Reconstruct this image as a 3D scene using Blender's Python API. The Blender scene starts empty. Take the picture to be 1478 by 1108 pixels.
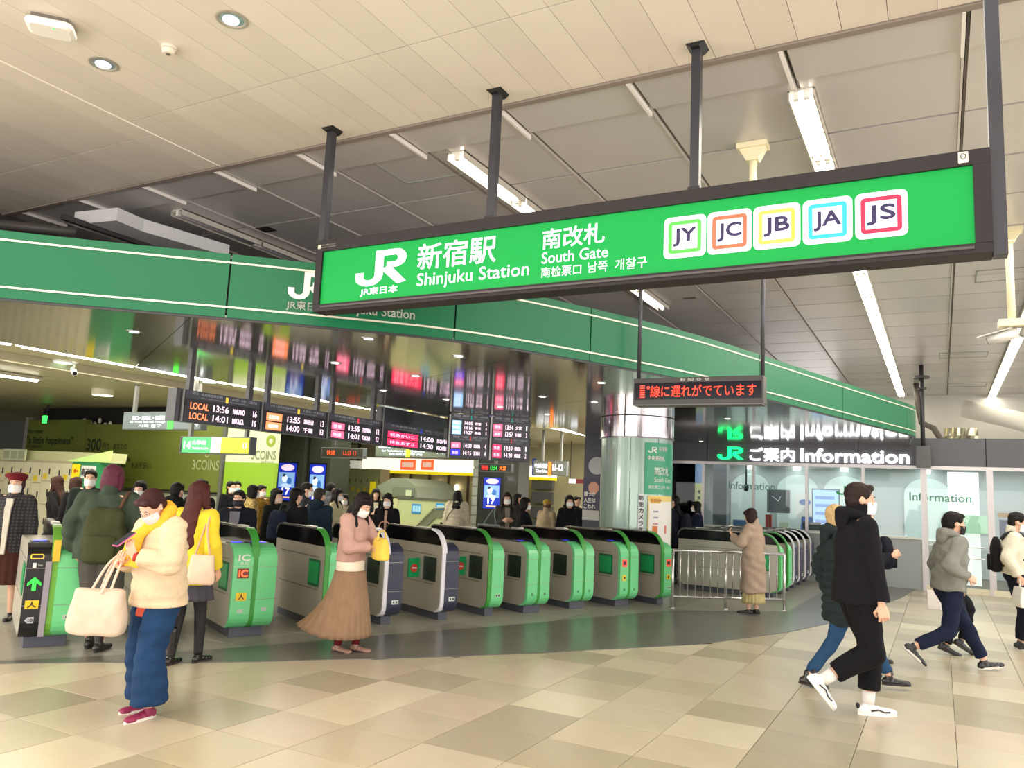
import bpy, bmesh, math, random
import numpy as np
from mathutils import Vector, Matrix, Euler

SC = bpy.context.scene
COL = SC.collection
R = math.radians
random.seed(7)

# ---------------------------------------------------------------- camera, light, exposure
FPX, PITCH, ROLL, YAW, CAMH = 1144.65, 0.135592, 0.045921, 0.49685, 1.64
cr, sr = math.cos(ROLL), math.sin(ROLL)
cp, sp = math.cos(PITCH), math.sin(PITCH)
cw, sw = math.cos(YAW), math.sin(YAW)
WM = (np.array([[cr, sr, 0], [-sr, cr, 0], [0, 0, 1]]) @ np.array([[1, 0, 0], [0, -sp, cp], [0, cp, sp]])
      @ np.array([[cw, sw, 0], [-sw, cw, 0], [0, 0, 1]]))       # world -> camera (right, up, forward)
EYE = np.array([0, 0, CAMH])
cam_data = bpy.data.cameras.new('camera')
cam_data.sensor_fit = 'HORIZONTAL'
cam_data.sensor_width = 36.0
cam_data.lens = 36.0 * FPX / 1478.0
cam_data.clip_end = 300
cam = bpy.data.objects.new('camera', cam_data)
COL.objects.link(cam)
rx, up_, fw = WM[0], WM[1], WM[2]
mw = Matrix(((rx[0], up_[0], -fw[0], 0), (rx[1], up_[1], -fw[1], 0), (rx[2], up_[2], -fw[2], CAMH), (0, 0, 0, 1)))
cam.matrix_world = mw
SC.camera = cam

world = bpy.data.worlds.new('world')
SC.world = world
world.use_nodes = True
world.node_tree.nodes['Background'].inputs[0].default_value = (1.0, 0.96, 0.92, 1)
world.node_tree.nodes['Background'].inputs[1].default_value = 2.4
SC.view_settings.view_transform = 'Standard'
SC.view_settings.look = 'None'
SC.view_settings.gamma = 1.0
SC.view_settings.use_curve_mapping = False
SC.view_settings.exposure = -0.08
SC.cycles.max_bounces = 6
SC.cycles.diffuse_bounces = 3
SC.cycles.glossy_bounces = 4
SC.cycles.transparent_max_bounces = 10
SC.cycles.sample_clamp_indirect = 4.0


def area(name, loc, sx, sy, power, color=(1, 1, 1), rot=(0, 0, 0)):
    d = bpy.data.lights.new(name, 'AREA')
    d.shape = 'RECTANGLE'; d.size = sx; d.size_y = sy; d.energy = power; d.color = color
    o = bpy.data.objects.new(name, d); COL.objects.link(o)
    o.location = loc; o.rotation_euler = rot
    return o

# street daylight enters behind the camera, added fills brighten from both sides; rows of ceiling lamps do the rest
area('daylight_fill', (-2.5, -4.2, 1.4), 12, 3.0, 420, (1.0, 0.95, 0.90), (R(118), 0, 0))
area('daylight_fill', (8.8, 7.5, 1.5), 3.0, 20, 480, (1.0, 0.97, 0.95), (0, R(118), 0))  # unseen fill added on the right, angled upwards
area('daylight_fill', (-13.6, -0.8, 1.5), 3.0, 6, 850, (1.0, 0.94, 0.86), (0, R(-122), 0))  # added fill to brighten the left part of the plank ceiling
area('ceiling_lamp_light', (-3.0, 1.2, 4.66), 9, 4, 200, (1.0, 0.9, 0.78))
area('ceiling_lamp_light', (1.5, 10.0, 4.6), 5, 12, 280, (1.0, 0.98, 0.92))
area('ceiling_lamp_light', (-13.5, 12.0, 3.3), 6, 16, 1100, (1.0, 0.97, 0.80))
area('ceiling_lamp_light', (-7.0, 22.5, 3.3), 3, 8, 700, (1.0, 0.93, 0.75))
area('ceiling_lamp_light', (-1.5, 21.5, 2.66), 8, 4, 190, (0.97, 1.0, 1.0))


# ---------------------------------------------------------------- projection helpers
def ray(px, py):
    return WM.T @ np.array([px - 739.0, 554.0 - py, FPX])

def at_z(px, py, z):
    r = ray(px, py); return EYE + r * (z - CAMH) / r[2]

def at_y(px, py, y):
    r = ray(px, py); return EYE + r * y / r[1]

def at_x(px, py, x):
    r = ray(px, py); return EYE + r * x / r[0]

def at_d(px, dist):                       # ground point seen in column px at a horizontal distance
    hy = 710 + (px - 739) * 0.046
    r = ray(px, hy); h = math.hypot(r[0], r[1])
    return np.array([r[0] / h * dist, r[1] / h * dist, 0.0])

def to_px(p):
    d = WM @ (np.array(p, float) - EYE)
    if d[2] < 0.05: return (-1e4, -1e4)
    return (739 + FPX * d[0] / d[2], 554 - FPX * d[1] / d[2])


# ---------------------------------------------------------------- materials
def lin(h):
    if isinstance(h, str):
        c = [int(h[i:i + 2], 16) / 255 for i in (0, 2, 4)]
    else:
        c = list(h)
    return [(v / 12.92 if v <= 0.04045 else ((v + 0.055) / 1.055) ** 2.4) for v in c] + [1.0]

MC = {}

def mat(h, rough=0.6, metal=0.0, emit=0.0, bump=0.0, bscale=60.0, var=0.0, vscale=6.0, alpha=1.0, coat=0.0, spec=0.5, stretch=None):
    key = (h, rough, metal, emit, bump, bscale, var, vscale, alpha, coat, spec, stretch)
    if key in MC: return MC[key]
    m = bpy.data.materials.new('paint_' + str(h)); m.use_nodes = True
    nt = m.node_tree; b = nt.nodes['Principled BSDF']
    c = lin(h)
    b.inputs['Base Color'].default_value = c
    b.inputs['Roughness'].default_value = rough
    b.inputs['Metallic'].default_value = metal
    b.inputs['Specular IOR Level'].default_value = spec
    if coat: b.inputs['Coat Weight'].default_value = coat; b.inputs['Coat Roughness'].default_value = 0.05
    if emit:
        b.inputs['Emission Color'].default_value = c
        b.inputs['Emission Strength'].default_value = emit
    if alpha < 1: b.inputs['Alpha'].default_value = alpha
    if bump or var:
        tc = nt.nodes.new('ShaderNodeTexCoord'); mp = nt.nodes.new('ShaderNodeMapping')
        nt.links.new(tc.outputs['Object'], mp.inputs[0])
        if stretch: mp.inputs['Scale'].default_value = stretch
    if bump:
        n = nt.nodes.new('ShaderNodeTexNoise'); n.inputs['Scale'].default_value = bscale; n.inputs['Detail'].default_value = 3
        bp = nt.nodes.new('ShaderNodeBump'); bp.inputs['Strength'].default_value = bump; bp.inputs['Distance'].default_value = 0.01
        nt.links.new(mp.outputs[0], n.inputs['Vector']); nt.links.new(n.outputs['Fac'], bp.inputs['Height'])
        nt.links.new(bp.outputs[0], b.inputs['Normal'])
    if var:
        n = nt.nodes.new('ShaderNodeTexNoise'); n.inputs['Scale'].default_value = vscale; n.inputs['Detail'].default_value = 5
        rp = nt.nodes.new('ShaderNodeValToRGB')
        rp.color_ramp.elements[0].position = 0.3; rp.color_ramp.elements[1].position = 0.7
        rp.color_ramp.elements[0].color = [max(0, v * (1 - var)) for v in c[:3]] + [1]
        rp.color_ramp.elements[1].color = [min(1, v * (1 + var * 0.7)) for v in c[:3]] + [1]
        nt.links.new(mp.outputs[0], n.inputs['Vector']); nt.links.new(n.outputs['Fac'], rp.inputs[0])
        nt.links.new(rp.outputs[0], b.inputs['Base Color'])
    MC[key] = m
    return m

def cloth(h, bump=0.35, bscale=35.0, var=0.12):
    return mat(h, rough=0.92, bump=bump, bscale=bscale, var=var, vscale=9, spec=0.2)

def plaid(h1, h2, scale=14.0):
    key = ('plaid', h1, h2, scale)
    if key in MC: return MC[key]
    m = bpy.data.materials.new('plaid'); m.use_nodes = True; nt = m.node_tree; b = nt.nodes['Principled BSDF']
    b.inputs['Roughness'].default_value = 0.95
    tc = nt.nodes.new('ShaderNodeTexCoord')
    ws = []
    for ax in ('X', 'Z'):
        w = nt.nodes.new('ShaderNodeTexWave'); w.bands_direction = ax; w.inputs['Scale'].default_value = scale / 3
        nt.links.new(tc.outputs['Object'], w.inputs['Vector']); ws.append(w)
    mx = nt.nodes.new('ShaderNodeMath'); mx.operation = 'MULTIPLY'
    nt.links.new(ws[0].outputs['Fac'], mx.inputs[0]); nt.links.new(ws[1].outputs['Fac'], mx.inputs[1])
    mi = nt.nodes.new('ShaderNodeMixRGB'); mi.inputs[1].default_value = lin(h1); mi.inputs[2].default_value = lin(h2)
    nt.links.new(mx.outputs[0], mi.inputs[0]); nt.links.new(mi.outputs[0], b.inputs['Base Color'])
    MC[key] = m
    return m

def glass(tint='e8f4f2', alpha=0.18, rough=0.03):
    key = ('glass', tint, alpha)
    if key in MC: return MC[key]
    m = bpy.data.materials.new('glass'); m.use_nodes = True; nt = m.node_tree
    for n in list(nt.nodes): nt.nodes.remove(n)
    out = nt.nodes.new('ShaderNodeOutputMaterial'); mix = nt.nodes.new('ShaderNodeMixShader')
    tr = nt.nodes.new('ShaderNodeBsdfTransparent'); gl = nt.nodes.new('ShaderNodeBsdfGlossy')
    fr = nt.nodes.new('ShaderNodeFresnel'); fr.inputs[0].default_value = 1.33
    ad = nt.nodes.new('ShaderNodeMath'); ad.operation = 'ADD'; ad.inputs[1].default_value = alpha * 0.3; ad.use_clamp = True
    tr.inputs[0].default_value = lin(tint); gl.inputs['Roughness'].default_value = rough
    nt.links.new(fr.outputs[0], ad.inputs[0]); nt.links.new(ad.outputs[0], mix.inputs[0])
    nt.links.new(tr.outputs[0], mix.inputs[1]); nt.links.new(gl.outputs[0], mix.inputs[2]); nt.links.new(mix.outputs[0], out.inputs[0])
    MC[key] = m
    return m


# ---------------------------------------------------------------- object helpers
INV = {}

def link(o, parent=None):
    COL.objects.link(o)
    if parent is not None:
        o.parent = parent
        if parent.name in INV: o.matrix_parent_inverse = INV[parent.name]
    return o

def tag(o, label=None, cat=None, group=None, kind=None):
    if label: o['label'] = label
    if cat: o['category'] = cat
    if group: o['group'] = group
    if kind: o['kind'] = kind
    return o

def empty(name, label, cat, loc=(0, 0, 0), rz=0.0, group=None):
    o = bpy.data.objects.new(name, None); COL.objects.link(o)
    o.empty_display_size = 0.1
    o.location = loc; o.rotation_euler = (0, 0, rz)
    INV[o.name] = (Matrix.Translation(loc) @ Matrix.Rotation(rz, 4, 'Z')).inverted()
    return tag(o, label, cat, group)

class MB:
    """collects shapes; build() links them as ONE mesh object"""
    def __init__(s): s.v = []; s.f = []
    def add(s, vs, fs):
        n = len(s.v); s.v += [tuple(map(float, q)) for q in vs]; s.f += [tuple(i + n for i in f) for f in fs]; return s
    def box(s, x0, x1, y0, y1, z0, z1, M=None):
        vs = [(x, y, z) for z in (z0, z1) for y in (y0, y1) for x in (x0, x1)]
        if M is not None: vs = [tuple(M @ Vector(q)) for q in vs]
        return s.add(vs, [(0, 2, 3, 1), (4, 5, 7, 6), (0, 1, 5, 4), (2, 6, 7, 3), (0, 4, 6, 2), (1, 3, 7, 5)])
    def prism(s, poly, z0, z1, axis='z', M=None):
        n = len(poly); vs = []
        for z in (z0, z1):
            for a, b in poly:
                q = (a, b, z) if axis == 'z' else ((a, z, b) if axis == 'y' else (z, a, b))
                vs.append(q)
        if M is not None: vs = [tuple(M @ Vector(q)) for q in vs]
        fs = [tuple(range(n))[::-1], tuple(range(n, 2 * n))] + [(i, (i + 1) % n, n + (i + 1) % n, n + i) for i in range(n)]
        return s.add(vs, fs)
    def tube(s, pts, r, seg=10, caps=True):
        pts = [Vector(p) for p in pts]; rr = r if isinstance(r, (list, tuple)) else [r] * len(pts)
        n0 = len(s.v); prev = None
        for i, p in enumerate(pts):
            d = (pts[min(i + 1, len(pts) - 1)] - pts[max(i - 1, 0)]).normalized()
            if prev is None:
                a = Vector((0, 0, 1)) if abs(d.z) < 0.9 else Vector((1, 0, 0)); u = d.cross(a).normalized()
            else:
                u = (prev - d * prev.dot(d)).normalized()
            prev = u; w = d.cross(u)
            for k in range(seg):
                t = 2 * math.pi * k / seg; q = p + (u * math.cos(t) + w * math.sin(t)) * rr[i]; s.v.append(tuple(q))
        for i in range(len(pts) - 1):
            for k in range(seg):
                a = n0 + i * seg + k; b = n0 + i * seg + (k + 1) % seg; s.f.append((a, b, b + seg, a + seg))
        if caps:
            s.f.append(tuple(n0 + k for k in range(seg))[::-1]); e = n0 + (len(pts) - 1) * seg; s.f.append(tuple(e + k for k in range(seg)))
        return s
    def rings(s, rings, caps=True):
        """rings: list of equal-length point lists"""
        n0 = len(s.v); m = len(rings[0])
        for r_ in rings: s.v += [tuple(map(float, q)) for q in r_]
        for i in range(len(rings) - 1):
            for k in range(m):
                a = n0 + i * m + k; b = n0 + i * m + (k + 1) % m; s.f.append((a, b, b + m, a + m))
        if caps:
            s.f.append(tuple(n0 + k for k in range(m))[::-1]); e = n0 + (len(rings) - 1) * m; s.f.append(tuple(e + k for k in range(m)))
        return s
    def ell(s, c, rad, M3=None, nu=12, nv=8):
        c = Vector(c); rr = []
        for j in range(1, nv):
            ph = math.pi * j / nv; ring = []
            for k in range(nu):
                t = 2 * math.pi * k / nu
                q = Vector((rad[0] * math.sin(ph) * math.cos(t), rad[1] * math.sin(ph) * math.sin(t), -rad[2] * math.cos(ph)))
                if M3 is not None: q = M3 @ q
                ring.append(tuple(c + q))
            rr.append(ring)
        return s.rings(rr)
    def cyl(s, c, r, h, seg=24, axis='z', r2=None):
        c = Vector(c); r2 = r if r2 is None else r2; rr = []
        for t, q in ((0, r), (h, r2)):
            ring = []
            for k in range(seg):
                a = 2 * math.pi * k / seg
                if axis == 'z': ring.append(c + Vector((q * math.cos(a), q * math.sin(a), t)))
                elif axis == 'y': ring.append(c + Vector((q * math.cos(a), t, q * math.sin(a))))
                else: ring.append(c + Vector((t, q * math.cos(a), q * math.sin(a))))
            rr.append(ring)
        return s.rings(rr)
    def mesh(s, m=None, smooth=False, name='mesh'):
        me = bpy.data.meshes.new(name); me.from_pydata(s.v, [], s.f); me.update()
        bm = bmesh.new(); bm.from_mesh(me); bmesh.ops.recalc_face_normals(bm, faces=bm.faces); bm.to_mesh(me); bm.free()
        if m is not None: me.materials.append(m)
        if smooth: me.polygons.foreach_set('use_smooth', [True] * len(me.polygons))
        return me
    def build(s, name, m=None, parent=None, smooth=False, bevel=0.0, loc=None, rot=None, label=None, cat=None, group=None, kind=None):
        me = s.mesh(m, smooth, name)
        o = bpy.data.objects.new(name, me); link(o, parent)
        if bevel:
            b = o.modifiers.new('b', 'BEVEL'); b.width = bevel; b.segments = 2; b.limit_method = 'ANGLE'; b.angle_limit = R(40)
        if loc is not None: o.location = loc
        if rot is not None: o.rotation_euler = rot
        return tag(o, label, cat, group, kind)

def frame(o_, right, upv):
    """matrix whose x is right, y is up, z is the outward normal"""
    r = Vector(right).normalized(); u = Vector(upv).normalized(); n = r.cross(u)
    return Matrix(((r.x, u.x, n.x, o_[0]), (r.y, u.y, n.y, o_[1]), (r.z, u.z, n.z, o_[2]), (0, 0, 0, 1)))

TXC = {}
SCR = bpy.data.scenes.new('scratch')

def bake(o):
    """mesh of one scratch object with its modifiers applied"""
    SCR.collection.objects.link(o); vl = SCR.view_layers[0]; vl.update(); dg = vl.depsgraph
    me = bpy.data.meshes.new_from_object(o.evaluated_get(dg), depsgraph=dg); SCR.collection.objects.unlink(o)
    return me

def text(body, M, w, h, m, parent=None, name='lettering', bold=0.0, thick=0.004, warp=None, keep=False, **kw):
    """flat lettering fitted into w x h; M maps (x right, y up) of the box's lower left corner"""
    key = body
    if key not in TXC:
        c = bpy.data.curves.new('t', 'FONT'); c.body = body; c.size = 1.0; c.resolution_u = 3; c.space_line = 1.15
        o = bpy.data.objects.new('t', c); me = bake(o)
        vs = np.array([v.co[:] for v in me.vertices]) if len(me.vertices) else np.zeros((1, 3))
        fs = [tuple(p.vertices) for p in me.polygons]
        bpy.data.objects.remove(o); bpy.data.curves.remove(c); bpy.data.meshes.remove(me)
        TXC[key] = (vs, fs)
    vs, fs = TXC[key]
    lo = vs.min(0); ex = np.maximum(vs.max(0) - lo, 1e-6)
    v2 = vs - lo
    sx = w / ex[0]; sy = h / ex[1]
    if keep: sx = sy = min(sx, sy)
    v2 = v2 * np.array([sx, sy, 0])
    out = []
    for a in v2:
        q = Vector((a[0], a[1], thick))
        out.append(tuple(warp(q)) if warp else tuple(M @ q))
    mb = MB(); mb.add(out, fs)
    if bold:                                  # heavier strokes: shifted copies of the same outlines
        for k, (dx, dy) in enumerate(((1, 0), (-1, 0), (0, 1), (0, -1), (.7, .7), (-.7, .7), (.7, -.7), (-.7, -.7))):
            o2 = []
            for a in v2:
                q = Vector((a[0] + dx * bold * sy, a[1] + dy * bold * sy, thick - 0.0001 * (k + 1)))
                o2.append(tuple(warp(q)) if warp else tuple(M @ q))
            mb.add(o2, fs)
    me = bpy.data.meshes.new(name); me.from_pydata(mb.v, [], mb.f); me.materials.append(m)
    o = bpy.data.objects.new(name, me); link(o, parent)
    return tag(o, **kw)

def ribbon(pts, w, closed=False):
    """2-D mitred stroke as quads"""
    pts = [np.array(p, float) for i, p in enumerate(pts) if i == 0 or math.dist(p, pts[i - 1]) > 1e-6]
    if closed and math.dist(pts[0], pts[-1]) < 1e-6: pts.pop()
    n = len(pts); L = []; Rr = []
    for i in range(n):
        a = pts[i - 1] if (i > 0 or closed) else None; b = pts[(i + 1) % n] if (i < n - 1 or closed) else None
        d1 = (pts[i] - a) if a is not None else (b - pts[i]); d2 = (b - pts[i]) if b is not None else d1
        d1 = d1 / np.linalg.norm(d1); d2 = d2 / np.linalg.norm(d2); t = d1 + d2; t = t / np.linalg.norm(t)
        nn = np.array([-t[1], t[0]]); k = 1 / max(0.4, float(np.dot(nn, [-d1[1], d1[0]])))
        L.append(pts[i] + nn * w / 2 * k); Rr.append(pts[i] - nn * w / 2 * k)
    vs = [(*p, 0) for p in L] + [(*p, 0) for p in Rr]
    fs = [(i, i + 1, n + i + 1, n + i) for i in range(n - 1)]
    if closed: fs.append((n - 1, 0, n, 2 * n - 1))
    return vs, fs

def arc(cx, cy, r, a0, a1, n=6, ry=None):
    ry = r if ry is None else ry
    return [(cx + r * math.cos(R(a0 + (a1 - a0) * i / n)), cy + ry * math.sin(R(a0 + (a1 - a0) * i / n))) for i in range(n + 1)]

def railway_mark(M, w, h, m, parent=None, name='logo', thick=0.004, warp=None, **kw):
    A = [(0.085, 0.40), (0.085, 0.28)] + arc(0.28, 0.27, 0.195, 180, 300, 6, 0.185) + [(0.455, 0.20), (0.475, 0.3), (0.475, 0.915), (0.80, 0.915)]
    A += arc(0.80, 0.74, 0.115, 90, -90, 8, 0.175) + [(0.62, 0.565)]
    B = [(0.60, 0.50), (0.93, -0.0)]
    mb = MB()
    for pts, wd in ((A, 0.165), (B, 0.20)):
        vs, fs = ribbon(pts, wd)
        mb.add([tuple(warp(Vector((v[0] * w, max(0, v[1]) * h, thick)))) if warp else tuple(M @ Vector((v[0] * w, max(0, v[1]) * h, thick))) for v in vs], fs)
    me = bpy.data.meshes.new(name); me.from_pydata(mb.v, [], mb.f); me.materials.append(m)
    o = bpy.data.objects.new(name, me); link(o, parent)
    return tag(o, **kw)

def rounded_rect(x0, x1, y0, y1, r, n=4):
    return arc(x1 - r, y1 - r, r, 0, 90, n) + arc(x0 + r, y1 - r, r, 90, 180, n) + arc(x0 + r, y0 + r, r, 180, 270, n) + arc(x1 - r, y0 + r, r, 270, 360, n)

def plate(name, poly, z0, z1, M, m, parent, **kw):
    mb = MB(); mb.prism(poly, z0, z1, 'z', M); return mb.build(name, m, parent, **kw)

def rect(name, x0, x1, y0, y1, z0, z1, M, m, parent, **kw):
    mb = MB(); mb.box(x0, x1, y0, y1, z0, z1, M); return mb.build(name, m, parent, **kw)

def face_y(x0, z0, Y):                    # sign faces looking towards -Y
    return frame((x0, Y, z0), (1, 0, 0), (0, 0, 1))

def face_x(X, y0, z0):                    # faces looking towards +X ; x of the frame runs along +Y
    return frame((X, y0, z0), (0, 1, 0), (0, 0, 1))

def place(root, M):
    root.matrix_world = M

# ================================================================ SETTING
M_DARK = mat('2e2c2e', 0.45)
M_BLACK = mat('141416', 0.35)
M_STEEL = mat('b4b0a8', 0.28, 0.9, bump=0.05, bscale=20, stretch=(1, 1, 12))
M_WHITE = mat('f0eee8', 0.5)
M_LIT = mat('fff9e6', 0.5, emit=22.0)
M_LITW = mat('fffdf4', 0.5, emit=5.0)

OUT = [(-9.6, 1.9), (-8.2, 3.1), (-7.07, 4.15), (-6.56, 4.66), (-6.04, 5.07), (-5.54, 5.57), (-5.09, 6.08), (-4.58, 6.6), (-3.89, 7.46), (-3.2, 8.41),
       (-2.49, 9.41), (-1.77, 11.18), (-1.45, 12.34), (-1.08, 14.55), (-0.68, 17.17), (-0.5, 19.27)]
INN = [(-9.7, 2.0), (-8.3, 3.2), (-7.1, 4.25), (-6.75, 4.8), (-6.3, 5.53), (-5.81, 6.59), (-5.61, 7.14), (-4.78, 8.95), (-3.57, 11.9), (-2.13, 13.23), (-2.05, 16.6), (-2.0, 19.25)]

def nearest(poly, p):
    best = None
    for i in range(len(poly) - 1):
        a = np.array(poly[i]); b = np.array(poly[i + 1]); d = b - a; t = np.clip(np.dot(p - a, d) / np.dot(d, d), 0, 1)
        q = a + d * t; ds = np.linalg.norm(p - q); n = np.array([d[1], -d[0]]) / np.linalg.norm(d)   # n points to the street side
        if best is None or ds < best[0] - 1e-9: best = (ds, a, n, np.dot(p - a, n))
    return best

def clip(poly, a, n):
    out = []
    for i in range(len(poly)):
        p, q = np.array(poly[i]), np.array(poly[(i + 1) % len(poly)]); dp, dq = np.dot(p - a, n), np.dot(q - a, n)
        if dp >= 0: out.append(tuple(p))
        if dp * dq < 0: out.append(tuple(p + (q - p) * dp / (dp - dq)))
    return out

# ---- floor: slab with separate tiles
floor = MB().box(-26, 9, -4, 34, -0.12, -0.012).build('floor', mat('7f786a', 0.8), kind='structure')
tile_cols = [mat(h, 0.30, bump=0.03, bscale=120, var=0.05, vscale=3, spec=0.35) for h in ('bbb096', 'c4b89f', 'b0a58c', 'd0c5ab', 'a89e86', 'c3b49d')]
grey_cols = [mat(h, 0.28, bump=0.03, bscale=120, var=0.06, vscale=3, spec=0.5) for h in ('99968a', '908d82', 'a29f93')]
TS = {}

def tile_mesh(w, d, m):
    k = (round(w, 3), round(d, 3), m.name)
    if k not in TS:
        g = 0.0025; b = 0.004
        mb = MB(); ring = lambda i, z: [(g + i, g + i, z), (w - g - i, g + i, z), (w - g - i, d - g - i, z), (g + i, d - g - i, z)]
        mb.rings([ring(0, -0.012), ring(0, -b * 0.3), ring(b * 0.7, 0)])
        TS[k] = mb.mesh(m, name='tile')
    return TS[k]

cells = []
rg = random.Random(3)
for i in range(-24, 13):
    for j in range(-6, 42):
        x0 = 0.06 + 0.614 * i; y0 = 3.365 + 0.595 * j - (0.1 if i >= -1 else 0)
        cells.append((x0, y0, 0.614, 0.595, 'beige', rg.choice([0, 0, 1, 1, 2, 3, 4, 5])))
for i in range(0, 24):
    for j in range(0, 30):
        cells.append((-22.5 + 0.9 * i, 1.5 + 0.9 * j, 0.9, 0.9, 'grey', rg.randrange(3)))
vis = []; far = []
for c in cells:
    x, y, w, d, kind, k = c
    ctr = np.array([x + w / 2, y + d / 2]); pl = OUT
    ds, a, n, sd = nearest(pl, ctr)
    if kind == 'grey': n = -n; sd = -sd
    if y > 19.0 and x < 9 and kind == 'beige' and sd > 0 and y > 19.2: continue
    poly = [(x, y), (x + w, y), (x + w, y + d), (x, y + d)]
    if ds < 0.75 * max(w, d) + 0.1: poly = clip(poly, a, n)
    elif sd < 0: continue
    if len(poly) < 3: continue
    full = len(poly) == 4 and abs((max(p[0] for p in poly) - min(p[0] for p in poly)) - w) < 1e-6 and abs((max(p[1] for p in poly) - min(p[1] for p in poly)) - d) < 1e-6
    ar = 0.5 * abs(sum(poly[q][0] * poly[(q + 1) % len(poly)][1] - poly[(q + 1) % len(poly)][0] * poly[q][1] for q in range(len(poly))))
    if ar < 0.004: continue
    if not full and ar > w * d * 0.999: full = True
    px, py = to_px((ctr[0], ctr[1], 0))
    inview = -60 < px < 1540 and 700 < py < 1180
    dist = math.hypot(*ctr)
    vis.append((dist if inview else 100 + dist, inview, c, poly, full))
vis.sort(key=lambda q: q[0])
n_ind = 0; rest = {}
for dist, inview, c, poly, full in vis:
    x, y, w, d, kind, k = c
    m = (tile_cols if kind == 'beige' else grey_cols)[k]
    if inview and n_ind < 300 and not (kind == 'grey' and dist > 15):
        n_ind += 1
        if full:
            o = bpy.data.objects.new('floor_tile', tile_mesh(w, d, m)); link(o, floor); o.location = (x, y, 0)
        else:
            cc = np.mean(poly, 0); sh = [tuple(cc + (np.array(p) - cc) * 0.992) for p in poly]
            MB().prism(sh, -0.012, 0.0).build('floor_tile', m, floor)
    else:
        mb = rest.setdefault(m.name, (MB(), m))[0]
        cc = np.mean(poly, 0); sh = [tuple(cc + (np.array(p) - cc) * 0.992) for p in poly]
        mb.prism(sh, -0.012, 0.0)
mb = MB(); mats = []; idx = []
for nme, (q, m) in rest.items():
    n0 = len(q.f); mb.add(q.v, q.f); idx += [len(mats)] * n0; mats.append(m)
o = mb.build('distant_floor_tile', None, floor, kind='stuff')
for m in mats: o.data.materials.append(m)
o.data.polygons.foreach_set('material_index', idx)
# the dark curved granite band
band = MB(); m_band = mat('65645d', 0.28, bump=0.02, bscale=80, var=0.08, vscale=2, spec=0.55)
def resample(pl, n):
    pl = np.array(pl); seg = np.linalg.norm(np.diff(pl, axis=0), axis=1); t = np.concatenate([[0], np.cumsum(seg)]); u = np.linspace(0, t[-1], n)
    return np.stack([np.interp(u, t, pl[:, 0]), np.interp(u, t, pl[:, 1])], 1)
a_, b_ = resample(OUT, 60), resample(INN, 60)
vs = [(p[0], p[1], 0.001) for p in a_] + [(p[0], p[1], 0.001) for p in b_]
bmx = bmesh.new(); bv = [bmx.verts.new(v) for v in vs]
for i in range(59): bmx.faces.new((bv[i], bv[i + 1], bv[61 + i], bv[60 + i]))
bmesh.ops.recalc_face_normals(bmx, faces=bmx.faces)
me = bpy.data.meshes.new('band'); bmx.to_mesh(me); bmx.free(); me.materials.append(m_band)
o = bpy.data.objects.new('dark_floor_band', me); link(o, floor); so = o.modifiers.new('s', 'SOLIDIFY'); so.thickness = 0.012; so.offset = 0

# ---- ceilings
C1 = 4.70
ceil1 = MB().box(-14, 8, -4, 5.17, C1 + 0.03, C1 + 0.3).build('ceiling', mat('8d8172', 0.8), kind='structure')
m_pl = [mat(h, 0.55, var=0.02, vscale=2) for h in ('e0d5c6', 'ddd2c3', 'e3d8c9')]
ys = [-4, -1.9, 0.1, 2.13, 4.16, 5.17]; ys2 = [-4, -1.6, 0.4, 2.4, 4.41, 5.17]
n_ind = 0
strip_pl = MB()
for i in range(-26, 28):
    x0 = -6.2 + 0.272 * i; x1 = x0 + 0.272; yy = ys if x0 >= -6.21 else ys2
    for a, b in zip(yy[:-1], yy[1:]):
        ps = [to_px((u, v, C1)) for u in (x0, x1) for v in (max(a, 0.6), b)]
        inv = any(-50 < p[0] < 1530 and -50 < p[1] < 400 for p in ps)
        if not inv: strip_pl.box(x0 + 0.002, x1 - 0.002, a + 0.006, b - 0.006, C1, C1 + 0.03); continue
        mb = MB(); g = 0.0025 if x0 > -6.3 and x0 < -6.1 else 0.0018
        mb.box(x0 + g, x1 - g, a + 0.006, b - 0.006, C1, C1 + 0.028); mb.build('ceiling_plank', m_pl[(i * 7) % 3], ceil1)
strip_pl.build('hidden_ceiling_plank', m_pl[0], ceil1, kind='stuff')
MB().box(-14, 8, 5.172, 5.23, C1 - 0.015, C1 + 0.1).build('trim_1', mat('8d8076', 0.5), kind='structure')
MB().box(-6.203, -6.188, -4, 5.17, C1 - 0.006, C1 + 0.01).build('trim_2', mat('f4ecdf', 0.5), kind='structure')

C2 = 4.74
ceil2 = MB().box(-20, 9, 5.2, 31, C2 + 0.05, C2 + 0.3).build('ceiling', mat('4b4744', 0.8), kind='structure')
m_g = [mat(h, 0.32, 0.25, bump=0.02, bscale=4, var=0.03, vscale=2) for h in ('cfc9c5', 'cbc5c2', 'd3cdc8')]
xs = [0.22 + 1.09 * k for k in range(-12, 8)]
LIGHTX = [-3.9, -0.86]
stuffp = MB(); n_ind = 0
for i, x0 in enumerate(xs[:-1]):
    x1 = xs[i + 1]
    rows = [(5.25, 5.73, C2 - 0.03)] + [(5.76 + 1.0 * k - (0 if k else 0), 6.75 + 1.0 * k, C2) for k in range(0, 24)]
    for (a, b, z) in rows:
        if x1 < -9.9 and b > 9: continue
        p = to_px(((x0 + x1) / 2, (a + b) / 2, z)); inv = -90 < p[0] < 1560 and -60 < p[1] < 640
        l = x0 + 0.022; r_ = x1 - 0.022
        if inv and n_ind < 300:
            n_ind += 1
            MB().box(l, r_, a + 0.012, b - 0.012, z, z + 0.03).build('ceiling_panel', m_g[(i * 5 + int(a)) % 3], ceil2)
        else: stuffp.box(l, r_, a + 0.012, b - 0.012, z, z + 0.03)
stuffp.build('distant_ceiling_panel', m_g[0], ceil2, kind='stuff')
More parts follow.
